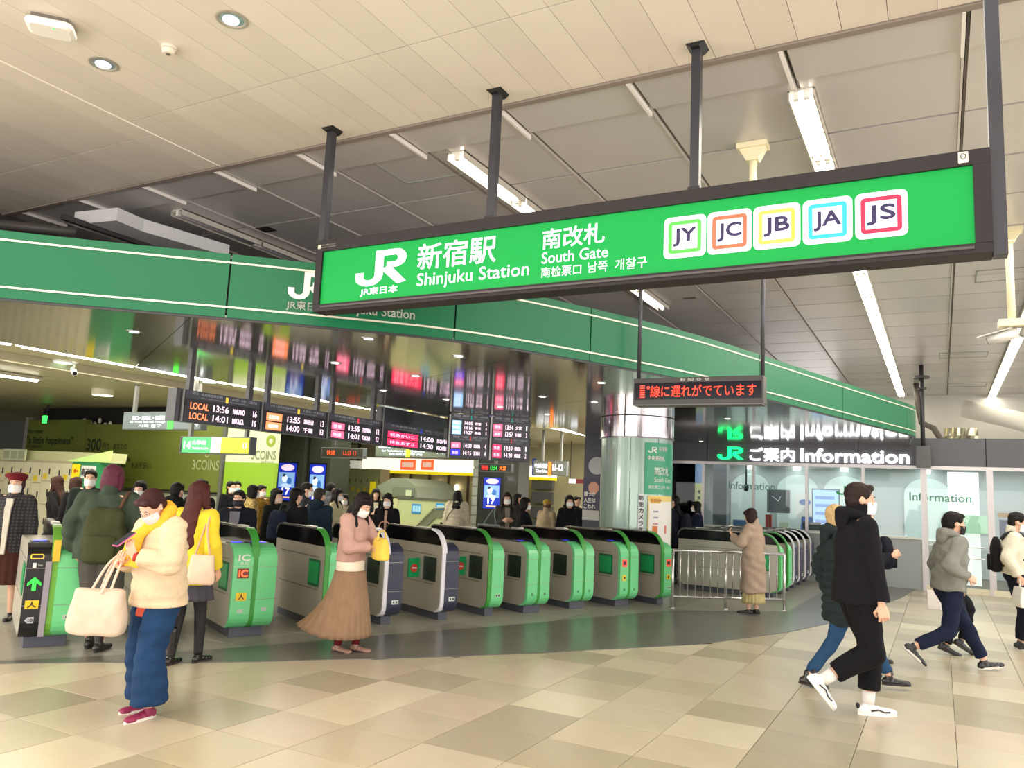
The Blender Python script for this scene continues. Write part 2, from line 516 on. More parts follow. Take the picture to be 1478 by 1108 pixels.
# T rails between the panels and brackets of the first row
for x in xs:
    if x < -10: continue
    MB().box(x - 0.02, x - 0.004, 5.24, 29.5, C2 - 0.012, C2 + 0.06).build('ceiling_rail', mat('d6cec6', 0.4, 0.3), ceil2)
    MB().box(x + 0.004, x + 0.02, 5.24, 29.5, C2 + 0.012, C2 + 0.06).build('ceiling_rail', mat('6f6761', 0.5, 0.3), ceil2)
    MB().box(x - 0.028, x - 0.006, 5.23, 5.78, C2 - 0.06, C2 - 0.02).build('ceiling_bracket', mat('efe8e0', 0.4), ceil2)
# dark grille, hatch frames and small grilles in the grey panels
for (px, py, w, d, col) in ((384, 331, 0.22, 0.16, '1c1a1a'), (995, 430, 0.2, 0.12, '6c6660')):
    p = at_z(px, py, C2); MB().box(p[0] - w / 2, p[0] + w / 2, p[1] - d / 2, p[1] + d / 2, C2 - 0.006, C2 + 0.004).build('air_grille', mat(col, 0.6), ceil2)
for (px, py) in ((612, 240), (1462, 395), (1390, 512), (1395, 555)):
    p = at_z(px, py, C2); mb = MB(); w, d, t = 0.42, 0.30, 0.014
    mb.box(p[0] - w, p[0] + w, p[1] - d, p[1] - d + t, C2 - 0.008, C2 + 0.002).box(p[0] - w, p[0] + w, p[1] + d - t, p[1] + d, C2 - 0.008, C2 + 0.002)
    mb.box(p[0] - w, p[0] - w + t, p[1] - d, p[1] + d, C2 - 0.008, C2 + 0.002).box(p[0] + w - t, p[0] + w, p[1] - d, p[1] + d, C2 - 0.008, C2 + 0.002)
    mb.build('hatch_frame', mat('8a9088', 0.5), ceil2)
# strip lights
NTH = ['nearest', 'second', 'third', 'fourth', 'fifth', 'sixth', 'seventh', 'eighth', 'ninth', 'tenth', 'eleventh', 'twelfth', 'thirteenth', 'fourteenth', 'fifteenth', 'farthest']
def strip_light(x, y0, y1, z, label, group=None, lit=True, w=0.19, n=2, tr=0.026):
    t = empty('strip_light', label, 'light', (x, y0, z), 0, group)
    MB().box(x - w / 2, x + w / 2, y0 + 0.01, y1 - 0.01, z + 0.0, z + 0.04).build('light_housing', mat('e8e2d4', 0.4), t)
    MB().box(x - w / 2, x - w / 2 + 0.012, y0 + 0.01, y1 - 0.01, z - 0.06, z + 0.03).build('side_rail', mat('d9d2c6', 0.35, 0.4), t)
    MB().box(x + w / 2 - 0.012, x + w / 2, y0 + 0.01, y1 - 0.01, z - 0.06, z + 0.03).build('side_rail', mat('d9d2c6', 0.35, 0.4), t)
    for k in range(n):
        xx = x + (k - (n - 1) / 2) * 0.075
        MB().tube([(xx, y0 + 0.06, z - 0.035), (xx, y1 - 0.06, z - 0.035)], tr, 10).build('fluorescent_tube', M_LIT if lit else mat('8e8a90', 0.4), t, smooth=True)
        MB().box(xx - 0.02, xx + 0.02, y0 + 0.015, y0 + 0.06, z - 0.06, z).build('lamp_holder', mat('f4f0e6', 0.4), t)
        MB().box(xx - 0.02, xx + 0.02, y1 - 0.06, y1 - 0.015, z - 0.06, z).build('lamp_holder', mat('f4f0e6', 0.4), t)
    return t
for k in range(14):
    strip_light(-0.85, 5.9 + 1.27 * k, 7.16 + 1.27 * k, C2 - 0.01, NTH[k] + ' lit double tube in the row above the right end of the green canopy', 'tube lights in the long centre row')
for k in range(16):
    strip_light(1.25, 9.0 + 1.27 * k, 10.26 + 1.27 * k, C2 - 0.01, NTH[k] + ' lit double tube in the row beside the cream camera pole', 'tube lights in the right hand row')
for k in range(5):
    strip_light(-3.88, 5.85 + 1.27 * k, 7.11 + 1.27 * k, C2 - 0.01, NTH[k] + ' lit tube of the short row crossing behind the big green sign', 'tube lights behind the big sign', n=1)
for k in range(3):
    strip_light(-7.8, 5.95 + 1.27 * k, 7.21 + 1.27 * k, C2 - 0.01, NTH[k] + ' unlit grey tube fitting in the ceiling left of the big sign', 'unlit fittings left of the sign', lit=False, n=1)

# ---- green canopy over the gates
SZ = 3.05
FAS = [(-9.2, 1.2), (-8.0, 2.45), (-6.82, 3.62), (-6.05, 4.30), (-5.1, 5.12), (-4.01, 6.20), (-3.22, 7.61), (-2.55, 9.2), (-2.02, 10.97), (-1.40, 13.2), (-0.95, 14.8), (-0.52, 16.3)]
def smoothpoly(pl, n):
    pl = np.array(pl); m = len(pl); P_ = np.vstack([2 * pl[0] - pl[1], pl, 2 * pl[-1] - pl[-2]]); out = []
    for i in range(m - 1):
        p0, p1, p2, p3 = P_[i:i + 4]
        for t in np.linspace(0, 1, n, endpoint=False):
            out.append(0.5 * ((2 * p1) + (-p0 + p2) * t + (2 * p0 - 5 * p1 + 4 * p2 - p3) * t ** 2 + (-p0 + 3 * p1 - 3 * p2 + p3) * t ** 3))
    out.append(pl[-1]); return [tuple(p) for p in out]
fas = smoothpoly(FAS, 8)
tip = [(-0.42, 16.75), (-0.40, 17.2), (-0.48, 17.8), (-0.55, 19.2)]
fasF = fas + smoothpoly([fas[-1]] + tip, 4)[1:]
canopy = empty('station_canopy', 'long curved green canopy with mirror steel underside over the ticket gates', 'canopy', (-5, 6, SZ))
sof = [(p[0], p[1]) for p in fasF] + [(-5.5, 19.2), (-6.9, 19.2), (-7.3, 17.0), (-6.95, 14.6), (-9.2, 14.2), (-9.2, 1.2)]
m_sof = mat('a29e96', 0.09, 0.82, bump=0.015, bscale=1.2)
mb = MB(); mb.prism([(p[0], p[1]) for p in sof], SZ, SZ + 0.06)
# triangulated soffit slab, split by seams
bmx = bmesh.new(); bv = [bmx.verts.new((p[0], p[1], SZ)) for p in sof]; fc = bmx.faces.new(bv)
for q in ((-8, 3), (-7.2, 5.5), (-5.2, 8.0), (-3.9, 10.4), (-3.0, 13.2)):
    nn = Vector((0.55, -0.83, 0)) if False else Vector((0.5, 0.86, 0))
    bmesh.ops.bisect_plane(bmx, geom=bmx.verts[:] + bmx.edges[:] + bmx.faces[:], plane_co=(q[0], q[1], 0), plane_no=nn)
fl = list(bmx.faces)
for f in fl:
    vsf = [v.co.copy() for v in f.verts]; me_b = bmesh.new(); c_ = sum(vsf, Vector()) / len(vsf)
    nf = me_b.faces.new([me_b.verts.new(c_ + (v - c_) * 0.9975) for v in vsf]); r_ = bmesh.ops.triangulate(me_b, faces=[nf]); bmesh.ops.recalc_face_normals(me_b, faces=me_b.faces)
    me = bpy.data.meshes.new('p'); me_b.to_mesh(me); me_b.free(); me.materials.append(m_sof)
    o = bpy.data.objects.new('soffit_panel', me); link(o, canopy); s_ = o.modifiers.new('s', 'SOLIDIFY'); s_.thickness = 0.02; s_.offset = 0
bmx.free()
o = MB().prism([(p[0], p[1]) for p in sof], SZ + 0.03, SZ + 0.05).build('soffit_backing', mat('2b2a2a', 0.7), canopy)
o = MB().prism([(p[0] * 1.0, p[1]) for p in sof], SZ + 0.52, SZ + 0.55).build('canopy_top', mat('8b8884', 0.7), canopy)
def band_strip(path, z0, z1, off, m, name, th=0.02, **kw):
    n = len(path); P2 = [np.array(p) for p in path]; A = []; B = []
    for i in range(n):
        d = P2[min(i + 1, n - 1)] - P2[max(i - 1, 0)]; d = d / np.linalg.norm(d); nn = np.array([d[1], -d[0]])
        A.append(P2[i] + nn * off); B.append(P2[i] + nn * (off - th))
    rings_ = [[(*A[i], z0), (*A[i], z1), (*B[i], z1), (*B[i], z0)] for i in range(n)]
    return MB().rings(rings_).build(name, m, canopy, **kw)
m_fas = mat('126c46', 0.35, spec=0.35)
def pathlen(pl):
    t = [0]
    for a, b in zip(pl[:-1], pl[1:]): t.append(t[-1] + math.dist(a, b))
    return t
tl = pathlen(fasF); tot = tl[-1]
def sub(pl, tl, a, b, n=14):
    u = np.linspace(a, b, n); x = np.interp(u, tl, [p[0] for p in pl]); y = np.interp(u, tl, [p[1] for p in pl]); return list(zip(x, y))
def param_at(px):
    best = min(range(len(fasF)), key=lambda i: abs(to_px((*fasF[i], SZ + 0.25))[0] - px)); return tl[best]
cuts = [0, param_at(-330), param_at(330), param_at(655), param_at(860), param_at(1098), param_at(1216), tl[len(fas) - 1], tot]
for a, b in zip(cuts[:-1], cuts[1:]):
    pth = sub(fasF, tl, a + 0.008, b - 0.008, 16)
    band_strip(pth, SZ - 0.01, SZ + 0.08, 0.012, m_fas, 'lower_fascia')
    band_strip(pth, SZ + 0.08, SZ + 0.48, 0.016, m_fas, 'green_fascia_panel')
    band_strip(pth, SZ + 0.48, SZ + 0.56, 0.012, m_fas, 'upper_fascia')
allp = sub(fasF, tl, 0, tot, 120)
band_strip(allp, SZ + 0.072, SZ + 0.088, 0.026, mat('e6e2cf', 0.35, 0.2), 'cream_line', 0.012)
band_strip(allp, SZ + 0.472, SZ + 0.488, 0.026, mat('e6e2cf', 0.35, 0.2), 'cream_line', 0.012)
band_strip(allp, SZ - 0.03, SZ - 0.01, -0.002, mat('3a3a3c', 0.4), 'edge_trim', 0.02)
band_strip(allp, SZ + 0.0, SZ + 0.5, -0.03, mat('303030', 0.8), 'fascia_backing', 0.02)
# lettering on the fascia, bent along it
def fas_warp(s0, z0):
    def f(q):
        s = s0 + q.x; x = np.interp(s, tl, [p[0] for p in fasF]); y = np.interp(s, tl, [p[1] for p in fasF])
        x2 = np.interp(s + .05, tl, [p[0] for p in fasF]); y2 = np.interp(s + .05, tl, [p[1] for p in fasF])
        d = np.array([x2 - x, y2 - y]); d /= np.linalg.norm(d); return (x + d[1] * 0.022, y - d[0] * 0.022, z0 + q.y)
    return f
s_l = param_at(404); s_r = param_at(592)
LW = (s_r - s_l)
railway_mark(None, LW * 0.30, 0.26, M_WHITE, canopy, 'railway_logo', warp=fas_warp(s_l, SZ + 0.21))
text('JR東日本', None, LW * 0.30, 0.09, M_WHITE, canopy, 'company_lettering', 0.012, warp=fas_warp(s_l, SZ + 0.105))
text('新宿駅', None, LW * 0.36, 0.21, M_WHITE, canopy, 'station_lettering', 0.012, warp=fas_warp(s_l + LW * 0.38, SZ + 0.25))
text('Shinjuku Station', None, LW * 0.62, 0.115, M_WHITE, canopy, 'station_lettering', 0.014, warp=fas_warp(s_l + LW * 0.38, SZ + 0.105))
# recessed downlights in the mirror soffit
DLX = (194, 532, 484, 662, 600, 553, 644, 783, 722, 858, 1050, 1012, 790, 868)
for q in ((194, 477), (532, 487), (484, 522), (662, 512), (600, 541), (553, 562), (644, 575), (783, 571), (722, 586), (858, 579), (1050, 603), (1012, 636), (790, 597), (868, 551)):
    p = at_z(q[0], q[1], SZ)
    t = empty('downlight', ('first', 'second', 'third', 'fourth', 'fifth', 'sixth', 'seventh', 'eighth', 'ninth', 'tenth', 'eleventh', 'twelfth', 'thirteenth', 'fourteenth')[sum(1 for w in DLX if w < q[0])] + ' small downlight from the left in the mirror steel canopy underside', 'light', (p[0], p[1], SZ), 0, 'downlights in the steel canopy underside')
    MB().cyl((p[0], p[1], SZ - 0.014), 0.075, 0.01, 16).build('trim_ring', mat('8a8884', 0.3, 0.8), t)
    MB().cyl((p[0], p[1], SZ - 0.017), 0.045, 0.008, 16).build('lens', M_LITW, t)

# ---- inner concourse ceiling, behind the canopy
IZ = 3.42
m_ic = mat('bdb592', 0.38, 0.15, bump=0.3, bscale=3, stretch=(1, 30, 1))
ceil3 = MB().box(-26, -9.0, 0, 33, IZ + 0.03, IZ + 0.2).build('ceiling', mat('55503e', 0.8), kind='structure')
MB().box(-9.0, -4.5, 14.3, 33, IZ + 0.03, IZ + 0.2).build('ceiling', mat('55503e', 0.8), kind='structure')
for i in range(14):
    for j in range(16):
        x0 = -26 + 1.5 * i; y0 = 1 + 2.0 * j
        if x0 + 1.4 > -9.1 and y0 < 14.3: continue
        if x0 > -5: continue
        MB().box(x0 + 0.01, x0 + 1.49, y0 + 0.01, y0 + 1.99, IZ, IZ + 0.028).build('ceiling_panel', m_ic, ceil3)
MB().box(-12.9, -12.6, 0, 33, IZ - 0.14, IZ).build('trim_3', mat('b0a68c', 0.5), kind='structure')
for k in range(7):
    strip_light(-11.25, 4.4 + 1.9 * k, 6.25 + 1.9 * k, IZ - 0.01, NTH[k] + ' long lit tube in the row just behind the mirror canopy', 'tube lights behind the departure boards', n=1, w=0.2, tr=0.05)
strip_light(-15.2, 6.3, 9.0, IZ - 0.01, 'single long lit tube at the left edge of the inner concourse ceiling', n=1, w=0.2, tr=0.06)
for ri, X in enumerate((-8.8, -8.0, -7.1)):
    for k in range(4):
        strip_light(X, 17.6 + 2.2 * k + (X + 8.8), 19.6 + 2.2 * k + (X + 8.8), IZ - 0.01, NTH[k] + ' bright tube of the ' + ('left', 'middle', 'right')[ri] + ' row over the shops, left of the round column', 'tube lights over the shop fronts', n=1, w=0.3, tr=0.06)
# ceiling camera, round lamp and smoke heads of the inner concourse
def bullet_camera(loc, d, label):
    t = empty('security_camera', label, 'camera', loc)
    l = Vector(loc); d = Vector(d).normalized()
    MB().cyl(l - Vector((0, 0, 0.03)), 0.06, 0.03, 16).build('ceiling_mount', M_WHITE, t)
    MB().tube([l - Vector((0, 0, 0.03)), l - Vector((0, 0, 0.12))], 0.018).build('arm', M_WHITE, t, smooth=True)
    a = l - Vector((0, 0, 0.15)); MB().tube([a - d * 0.1, a + d * 0.12], 0.042, 14).build('camera_body', mat('e4e2dc', 0.4), t, smooth=True)
    MB().tube([a + d * 0.12, a + d * 0.125], 0.034, 14).build('lens', M_BLACK, t)
    return t
p = at_z(108, 522, IZ); bullet_camera(tuple(p), (0.7, -0.3, -0.35), 'white bullet security camera hanging left of the lit green lamp')
p = at_z(149, 562, IZ)
t = empty('round_lamp', 'round white ceiling lamp above the green advertising wall', 'light', tuple(p))
MB().cyl((p[0], p[1], IZ - 0.12), 0.22, 0.12, 24).build('lamp_body', mat('e8e4cc', 0.5), t, smooth=False)
MB().cyl((p[0], p[1], IZ - 0.135), 0.2, 0.015, 24).build('lens', mat('eaffe0', 0.4, emit=1.5), t)
for q, sd_ in (((92, 521), 'left'), ((302, 549), 'right')):
    p = at_z(q[0], q[1], IZ); t = empty('flat_lamp', 'small flat greenish ceiling lamp near the tube row, the ' + sd_ + ' one of two', 'light', tuple(p), 0, 'small greenish ceiling lamps')
    MB().cyl((p[0], p[1], IZ - 0.03), 0.16, 0.03, 20).build('rim', M_WHITE, t); MB().cyl((p[0], p[1], IZ - 0.036), 0.13, 0.008, 20).build('lens', mat('c8ffe0', 0.4, emit=2.2), t)

# ---- information office (glazed wall on the right)
WY = 19.2
m_fr = mat('b9b4b4', 0.35, 0.7); m_bandw = mat('56555c', 0.45)
office = MB().box(-6.3, 8, WY + 4.6, WY + 4.8, 0, 2.75).build('wall_back', mat('c4c9c8', 0.6), kind='structure')
MB().box(-6.4, -6.3, WY + 0.1, WY + 4.8, 0, 2.75).build('wall_left', mat('b9c2bf', 0.6), kind='structure')
MB().box(-6.4, 8, WY + 0.12, WY + 4.8, 2.72, 2.8).build('ceiling', mat('b7bcba', 0.6), kind='structure')
bandx = [-6.4, -4.95, -1.58, 0.86, 3.4, 6.0, 8.0]
wallf = MB().box(-6.4, 8, WY + 0.06, WY + 0.12, 2.60, 3.2).build('wall_front', mat('38373c', 0.6), kind='structure')
for a, b in zip(bandx[:-1], bandx[1:]):
    MB().box(a + 0.008, b - 0.008, WY, WY + 0.06, 2.60, 3.19).build('fascia_panel', m_bandw, wallf)
MB().box(-6.4, 8, WY - 0.04, WY + 0.1, 2.53, 2.60).build('trim_4', m_fr, kind='structure')
mull = [-6.25, -5.03, -3.85, -2.67, -1.49, -0.33, 0.88, 2.1, 3.3, 4.6, 6.0]
for k, (a, b) in enumerate(zip(mull[:-1], mull[1:])):
    door = k >= 5
    w = tag(MB().box(a - 0.03, a + 0.03, WY - 0.03, WY + 0.06, 0, 2.53).build(('door_%d' if door else 'window_%d') % (k + 1), m_fr), kind='structure')
    z0 = 0.12 if door else 1.08
    MB().box(a + 0.03, b - 0.03, WY + 0.0, WY + 0.012, z0, 2.53).build('pane', glass('ebf1f0', 0.03), w)
    if not door:
        MB().box(a + 0.03, b - 0.03, WY - 0.01, WY + 0.05, 0.0, 1.04).build('lower_panel', mat('8e9290', 0.4, 0.4), w)
        MB().box(a + 0.02, b - 0.02, WY - 0.06, WY + 0.5, 1.04, 1.08).build('counter_sill', mat('d5d6cc', 0.4), w)
    else:
        MB().box(a + 0.03, b - 0.03, WY - 0.01, WY + 0.03, 0, 0.12).build('threshold', mat('cfc8ae', 0.4, 0.4), w)
        for z in (0.95, 0.72): MB().tube([(a + 0.10, WY - 0.05, z), (b - 0.10, WY - 0.05, z)], 0.014, 8).build('push_bar', mat('d9dadb', 0.2, 0.8), w)
        MB().box(a + 0.03, a + 0.09, WY - 0.012, WY + 0.03, 0.12, 2.53).build('door_stile', m_fr, w)
M_NEON = mat('ffffff', 0.5, emit=3.2); M_NEONG = mat('12f07a', 0.5, emit=2.6)
sg = empty('information_sign', 'illuminated letters with green railway logo reading Information on the dark band over the office windows', 'sign', (-2.6, WY, 2.6))
def raised(o, d):
    s_ = o.modifiers.new('s', 'SOLIDIFY'); s_.thickness = d; s_.offset = -1; return o
raised(railway_mark(face_y(-4.68, 2.64, WY), 0.60, 0.31, M_NEONG, sg, 'railway_logo', 0.05), 0.04)
raised(text('ご案内', face_y(-3.93, 2.63, WY), 1.0, 0.31, M_NEON, sg, 'japanese_lettering', 0.012, 0.05), 0.04)
raised(text('Information', face_y(-2.79, 2.64, WY), 2.22, 0.29, M_NEON, sg, 'english_lettering', 0.022, 0.05), 0.04)
dec = empty('window_decal', 'green railway logo and Information lettering stuck on the office glass', 'decal', (-1.6, WY - 0.01, 2.0))
railway_mark(face_y(-2.05, 1.92, WY - 0.006), 0.42, 0.2, mat('3fae6e', 0.5), dec, 'railway_logo', 0.003)
text('Information', face_y(-0.58, 1.86, WY - 0.006), 1.15, 0.17, mat('4f8f78', 0.5), dec, 'lettering', 0.01, 0.003)
text('Information', face_y(-4.42, 1.96, WY - 0.006), 1.05, 0.17, mat('6f9a8c', 0.5), dec, 'lettering', 0.005, 0.003)
# inside the office
MB().box(-6.0, 0.2, 20.3, 20.9, 0, 1.0).build('service_counter', mat('e8e6da', 0.5), label='long pale service counter inside the glazed office', cat='counter', bevel=0.01)
for x, lab in ((-4.85, 'pale arch painted as a pool of lamp light behind the leftmost counter window'), (-3.55, 'pale arch painted as a pool of lamp light behind the office wall clock'), (-2.3, 'pale arch painted as a pool of lamp light behind the blue office screen'), (-0.3, 'pale arch painted as a pool of lamp light behind the office glass doors')):
    t = empty('arched_light_pool', lab, 'panel', (x, 23.7, 0.9))
    poly = [(x - 0.55, 0.9), (x + 0.55, 0.9)] + [(x + 0.55 * math.cos(R(a)), 2.05 + 0.45 * math.sin(R(a))) for a in range(0, 181, 15)]
    MB().prism(poly, 23.7, 23.78, 'y').build('light_pool_board', mat('e6f4f0', 0.5), t)  # wall washer's pool of light, put into the board's pale colour and arch
    MB().cyl((x, 23.6, 2.62), 0.1, 0.09, 16).build('wall_washer', mat('f4fffa', 0.4, emit=6), t)
ck = empty('wall_clock', 'square dark grey wall clock with white hands inside the office', 'clock', (-2.95, 22.6, 1.95))
p0 = at_y(1107, 739, 22.9); p1 = at_y(1140, 707, 22.9)
MB().box(p0[0], p1[0], 22.9, 22.95, p0[2], p1[2]).build('clock_body', mat('4d5256', 0.5), ck, bevel=0.008)
cc = (p0 + p1) / 2
for a, l in ((25, 0.15), (-50, 0.22)):
    MB().tube([(cc[0], 22.89, cc[2]), (cc[0] + l * math.sin(R(a)), 22.89, cc[2] + l * math.cos(R(a)))], 0.008, 6).build('clock_hand', mat('e8f0f0', 0.5), ck)
p0 = at_y(1149, 745, 22.9); p1 = at_y(1175, 712, 22.9)
t = empty('notice', 'white notice with a blue oval pinned up right of the office clock', 'notice', (p0[0], 22.9, p0[2]))
MB().box(p0[0], p1[0], 22.9, 22.92, p0[2], p1[2]).build('paper', M_WHITE, t)
MB().add(*[[(p0[0] + (p1[0] - p0[0]) * (0.5 + 0.33 * math.cos(k / 16 * 6.283)), 22.89, p0[2] + (p1[2] - p0[2]) * (0.62 + 0.13 * math.sin(k / 16 * 6.283))) for k in range(16)], [tuple(range(16))]]).build('blue_oval', mat('3a6cb4', 0.5), t)
sc = empty('office_screen', 'pale blue lit display behind the seated clerk in the office', 'screen', (-1.9, 21.6, 1.2))
p0 = at_y(1172, 768, 21.8); p1 = at_y(1212, 706, 21.8)
MB().box(p0[0], p1[0], 21.8, 21.86, p0[2], p1[2]).build('screen_frame', mat('50606c', 0.4), sc)
MB().box(p0[0] + 0.03, p1[0] - 0.03, 21.785, 21.8, p0[2] + 0.03, p1[2] - 0.03).build('screen_glass', mat('9cbcf0', 0.4, emit=0.9), sc)
MB().box((p0[0] + p1[0]) / 2 - .03, (p0[0] + p1[0]) / 2 + .03, 21.81, 21.85, 0, p0[2]).build('stand', M_DARK, sc)
for k in range(4):
    MB().box(p0[0] + 0.08, p1[0] - 0.12, 21.78, 21.786, p0[2] + 0.25 + 0.2 * k, p0[2] + 0.33 + 0.2 * k).build('text_block', mat('6e8fd0', 0.4, emit=0.6), sc)
# desk things seen over the sill
for (x, h, w, c, n, lab, cat) in ((-4.2, 0.16, 0.34, '5c86b8', 'desk_sign', 'small blue sign standing on the office counter by the phone user', 'sign'), (-3.55, 0.32, 0.14, 'b94d42', 'brochure_rack', 'red and white leaflet rack on the office counter', 'rack'),
                                  (-3.2, 0.16, 0.22, 'e8f0d8', 'paper_tray', 'pale paper tray on the office counter', 'tray'), (-2.6, 0.2, 0.4, '4a4f52', 'monitor', 'dark low monitor on the office counter before the clerk', 'monitor'), (-5.2, 0.3, 0.16, '8aa090', 'leaflet_stand', 'grey green leaflet stand behind the first office window', 'stand')):
    t = empty(n, lab, cat, (x, 19.5, 1.08))
    MB().box(x - w / 2, x + w / 2, 19.42, 19.5, 1.08, 1.08 + h).build('front_face', mat(c, 0.5), t, bevel=0.006)
    MB().box(x - w / 2 - 0.02, x + w / 2 + 0.02, 19.40, 19.56, 1.08, 1.10).build('base', M_WHITE, t)
# office camera and inner column / poster / entrance light box on the right
p = at_y(1077, 700, 20.6)
t = empty('hanging_phone', 'dark handset hanging from the office ceiling behind the second window', 'phone', (p[0], 20.6, 2.1))
MB().tube([(p[0], 20.6, 2.7), (p[0], 20.6, p[2])], 0.02).build('stem', M_BLACK, t, smooth=True); MB().ell((p[0], 20.6, p[2] - 0.06), (0.07, 0.07, 0.1)).build('head', M_BLACK, t, smooth=True)
MB().box(-5.0, -4.66, 20.0, 20.3, 0, 2.7).build('inner_column', mat('6a6f76', 0.5), label='dark square post inside the office behind the first windows', cat='column', bevel=0.01)
p0 = at_y(1372, 842, 21.5); p1 = at_y(1412, 682, 21.5)
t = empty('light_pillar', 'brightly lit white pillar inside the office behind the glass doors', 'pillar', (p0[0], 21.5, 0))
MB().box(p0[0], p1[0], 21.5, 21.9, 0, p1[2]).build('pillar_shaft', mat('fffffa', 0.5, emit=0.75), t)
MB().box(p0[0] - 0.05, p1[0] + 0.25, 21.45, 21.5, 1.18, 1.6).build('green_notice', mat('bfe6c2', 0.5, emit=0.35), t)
p0 = at_y(1437, 775, 20.4); p1 = at_y(1478, 738, 20.4)
t = empty('framed_poster', 'framed notice with orange heading and navy panel behind the right hand glass doors', 'poster', (p0[0], 20.4, 1.2))
MB().box(p0[0], p0[0] + 0.85, 20.4, 20.43, p0[2] - 0.5, p1[2]).build('paper', mat('d6dbe0', 0.5), t)
MB().box(p0[0] + 0.06, p0[0] + 0.8, 20.385, 20.4, p1[2] - 0.14, p1[2] - 0.05).build('orange_heading', mat('d99a52', 0.5), t)
MB().box(p0[0] + 0.08, p0[0] + 0.75, 20.385, 20.4, p0[2] - 0.02, p1[2] - 0.2).build('navy_panel', mat('2b3768', 0.5), t)
for k in range(3): MB().box(p0[0] + 0.2, p0[0] + 0.6, 20.37, 20.386, p0[2] + 0.05 + 0.1 * k, p0[2] + 0.09 + 0.1 * k).build('text_line', mat('c4cce6', 0.5), t)
for (px, py) in ((1215, 738), (1300, 700)):
    pass
# yellow standing banner and cabinet behind first window
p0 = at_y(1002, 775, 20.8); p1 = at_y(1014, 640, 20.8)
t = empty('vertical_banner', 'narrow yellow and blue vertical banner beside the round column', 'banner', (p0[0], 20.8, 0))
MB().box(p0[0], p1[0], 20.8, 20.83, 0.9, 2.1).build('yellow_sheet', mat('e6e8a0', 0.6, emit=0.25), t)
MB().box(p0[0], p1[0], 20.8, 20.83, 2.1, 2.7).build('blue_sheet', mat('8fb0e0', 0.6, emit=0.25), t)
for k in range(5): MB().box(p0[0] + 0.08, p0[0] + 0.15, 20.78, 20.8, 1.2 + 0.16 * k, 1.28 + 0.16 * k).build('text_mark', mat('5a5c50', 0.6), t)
# roof zone above the office: pale soffit, foil duct, white beam
MB().box(-2.5, 8, 24.0, 24.2, 3.2, 4.75).build('wall_upper', mat('d8d3ca', 0.6), kind='structure')
p0 = at_y(1362, 634, 23.0); p1 = at_y(1410, 618, 23.0)
fd = MB(); rgf = random.Random(2); p0[2] = 2.8
nx, nz = 12, 5; gv = []
for j in range(nz + 1):
    for i in range(nx + 1): gv.append((p0[0] + (p1[0] - p0[0]) * i / nx, 22.9 + rgf.uniform(-0.06, 0.06), p0[2] + (p1[2] - p0[2]) * j / nz))
fd.add(gv, [(j * (nx + 1) + i, j * (nx + 1) + i + 1, (j + 1) * (nx + 1) + i + 1, (j + 1) * (nx + 1) + i) for j in range(nz) for i in range(nx)])
o = fd.build('foil_duct', mat('d8d2b8', 0.22, 0.9), label='crumpled silver foil duct above the dark band of the office', cat='duct'); s_ = o.modifiers.new('s', 'SOLIDIFY'); s_.thickness = 0.05
MB().tube([(0.6, 22.5, 4.2), (1.5, 22.0, 3.9), (2.6, 21.2, 3.45)], 0.22, 14).build('white_duct', mat('ece6dc', 0.6), smooth=True, label='curved white duct above the office band at right', cat='duct')
MB().tube([(-0.45, 21.6, 4.73), (-0.42, 21.55, 4.2), (-0.35, 21.5, 3.75), (-0.1, 21.2, 3.6), (0.3, 20.8, 2.85)], 0.07, 10).build('dark_pipe', mat('5a524c', 0.6), smooth=True, label='dark brown pipe bending down behind the canopy tip', cat='pipe')

# hanging rod with grey box at the tip of the canopy
p = at_y(1333, 670, 18.9)
t = empty('hanging_pole', 'thin dark pole with a grey box on its end, right of the canopy tip', 'pole', (p[0], 18.9, 2.5))
MB().tube([(p[0], 18.9, 2.75), (p[0], 18.9, C2)], 0.045, 10).build('pole', M_DARK, t, smooth=True)
MB().cyl((p[0], 18.9, 4.45), 0.16, 0.05, 16).build('flange', M_DARK, t); MB().cyl((p[0], 18.9, 4.22), 0.1, 0.03, 16).build('collar', M_DARK, t)
MB().box(p[0] - 0.14, p[0] + 0.14, 18.8, 19.0, 2.55, 3.0).build('end_box', mat('585a5a', 0.4), t, bevel=0.01)

# cameras at the right
p = at_z(1455, 330, C2)
t = empty('camera_pole', 'cream camera pole with two white cameras hanging at the right edge', 'camera', (p[0], p[1], C2))
px_, py_ = p[0], p[1]; m_cr = mat('ece2bc', 0.45)
q0 = at_y(1455, 462, py_)[2]
MB().box(px_ - 0.13, px_ + 0.13, py_ - 0.08, py_ + 0.08, C2 - 0.05, C2).build('ceiling_plate', m_cr, t, bevel=0.006)
MB().prism([(px_ - 0.11, C2 - 0.05), (px_ + 0.11, C2 - 0.05), (px_ + 0.05, C2 - 0.16), (px_ - 0.05, C2 - 0.16)], py_ - 0.05, py_ + 0.05, 'y').build('gusset', m_cr, t)
MB().tube([(px_, py_, C2 - 0.1), (px_, py_, q0)], 0.038, 12).build('pole', m_cr, t, smooth=True)
MB().box(px_ - 0.13, px_ + 0.25, py_ - 0.09, py_ + 0.09, q0 - 0.08, q0).build('junction_box', m_cr, t, bevel=0.01)
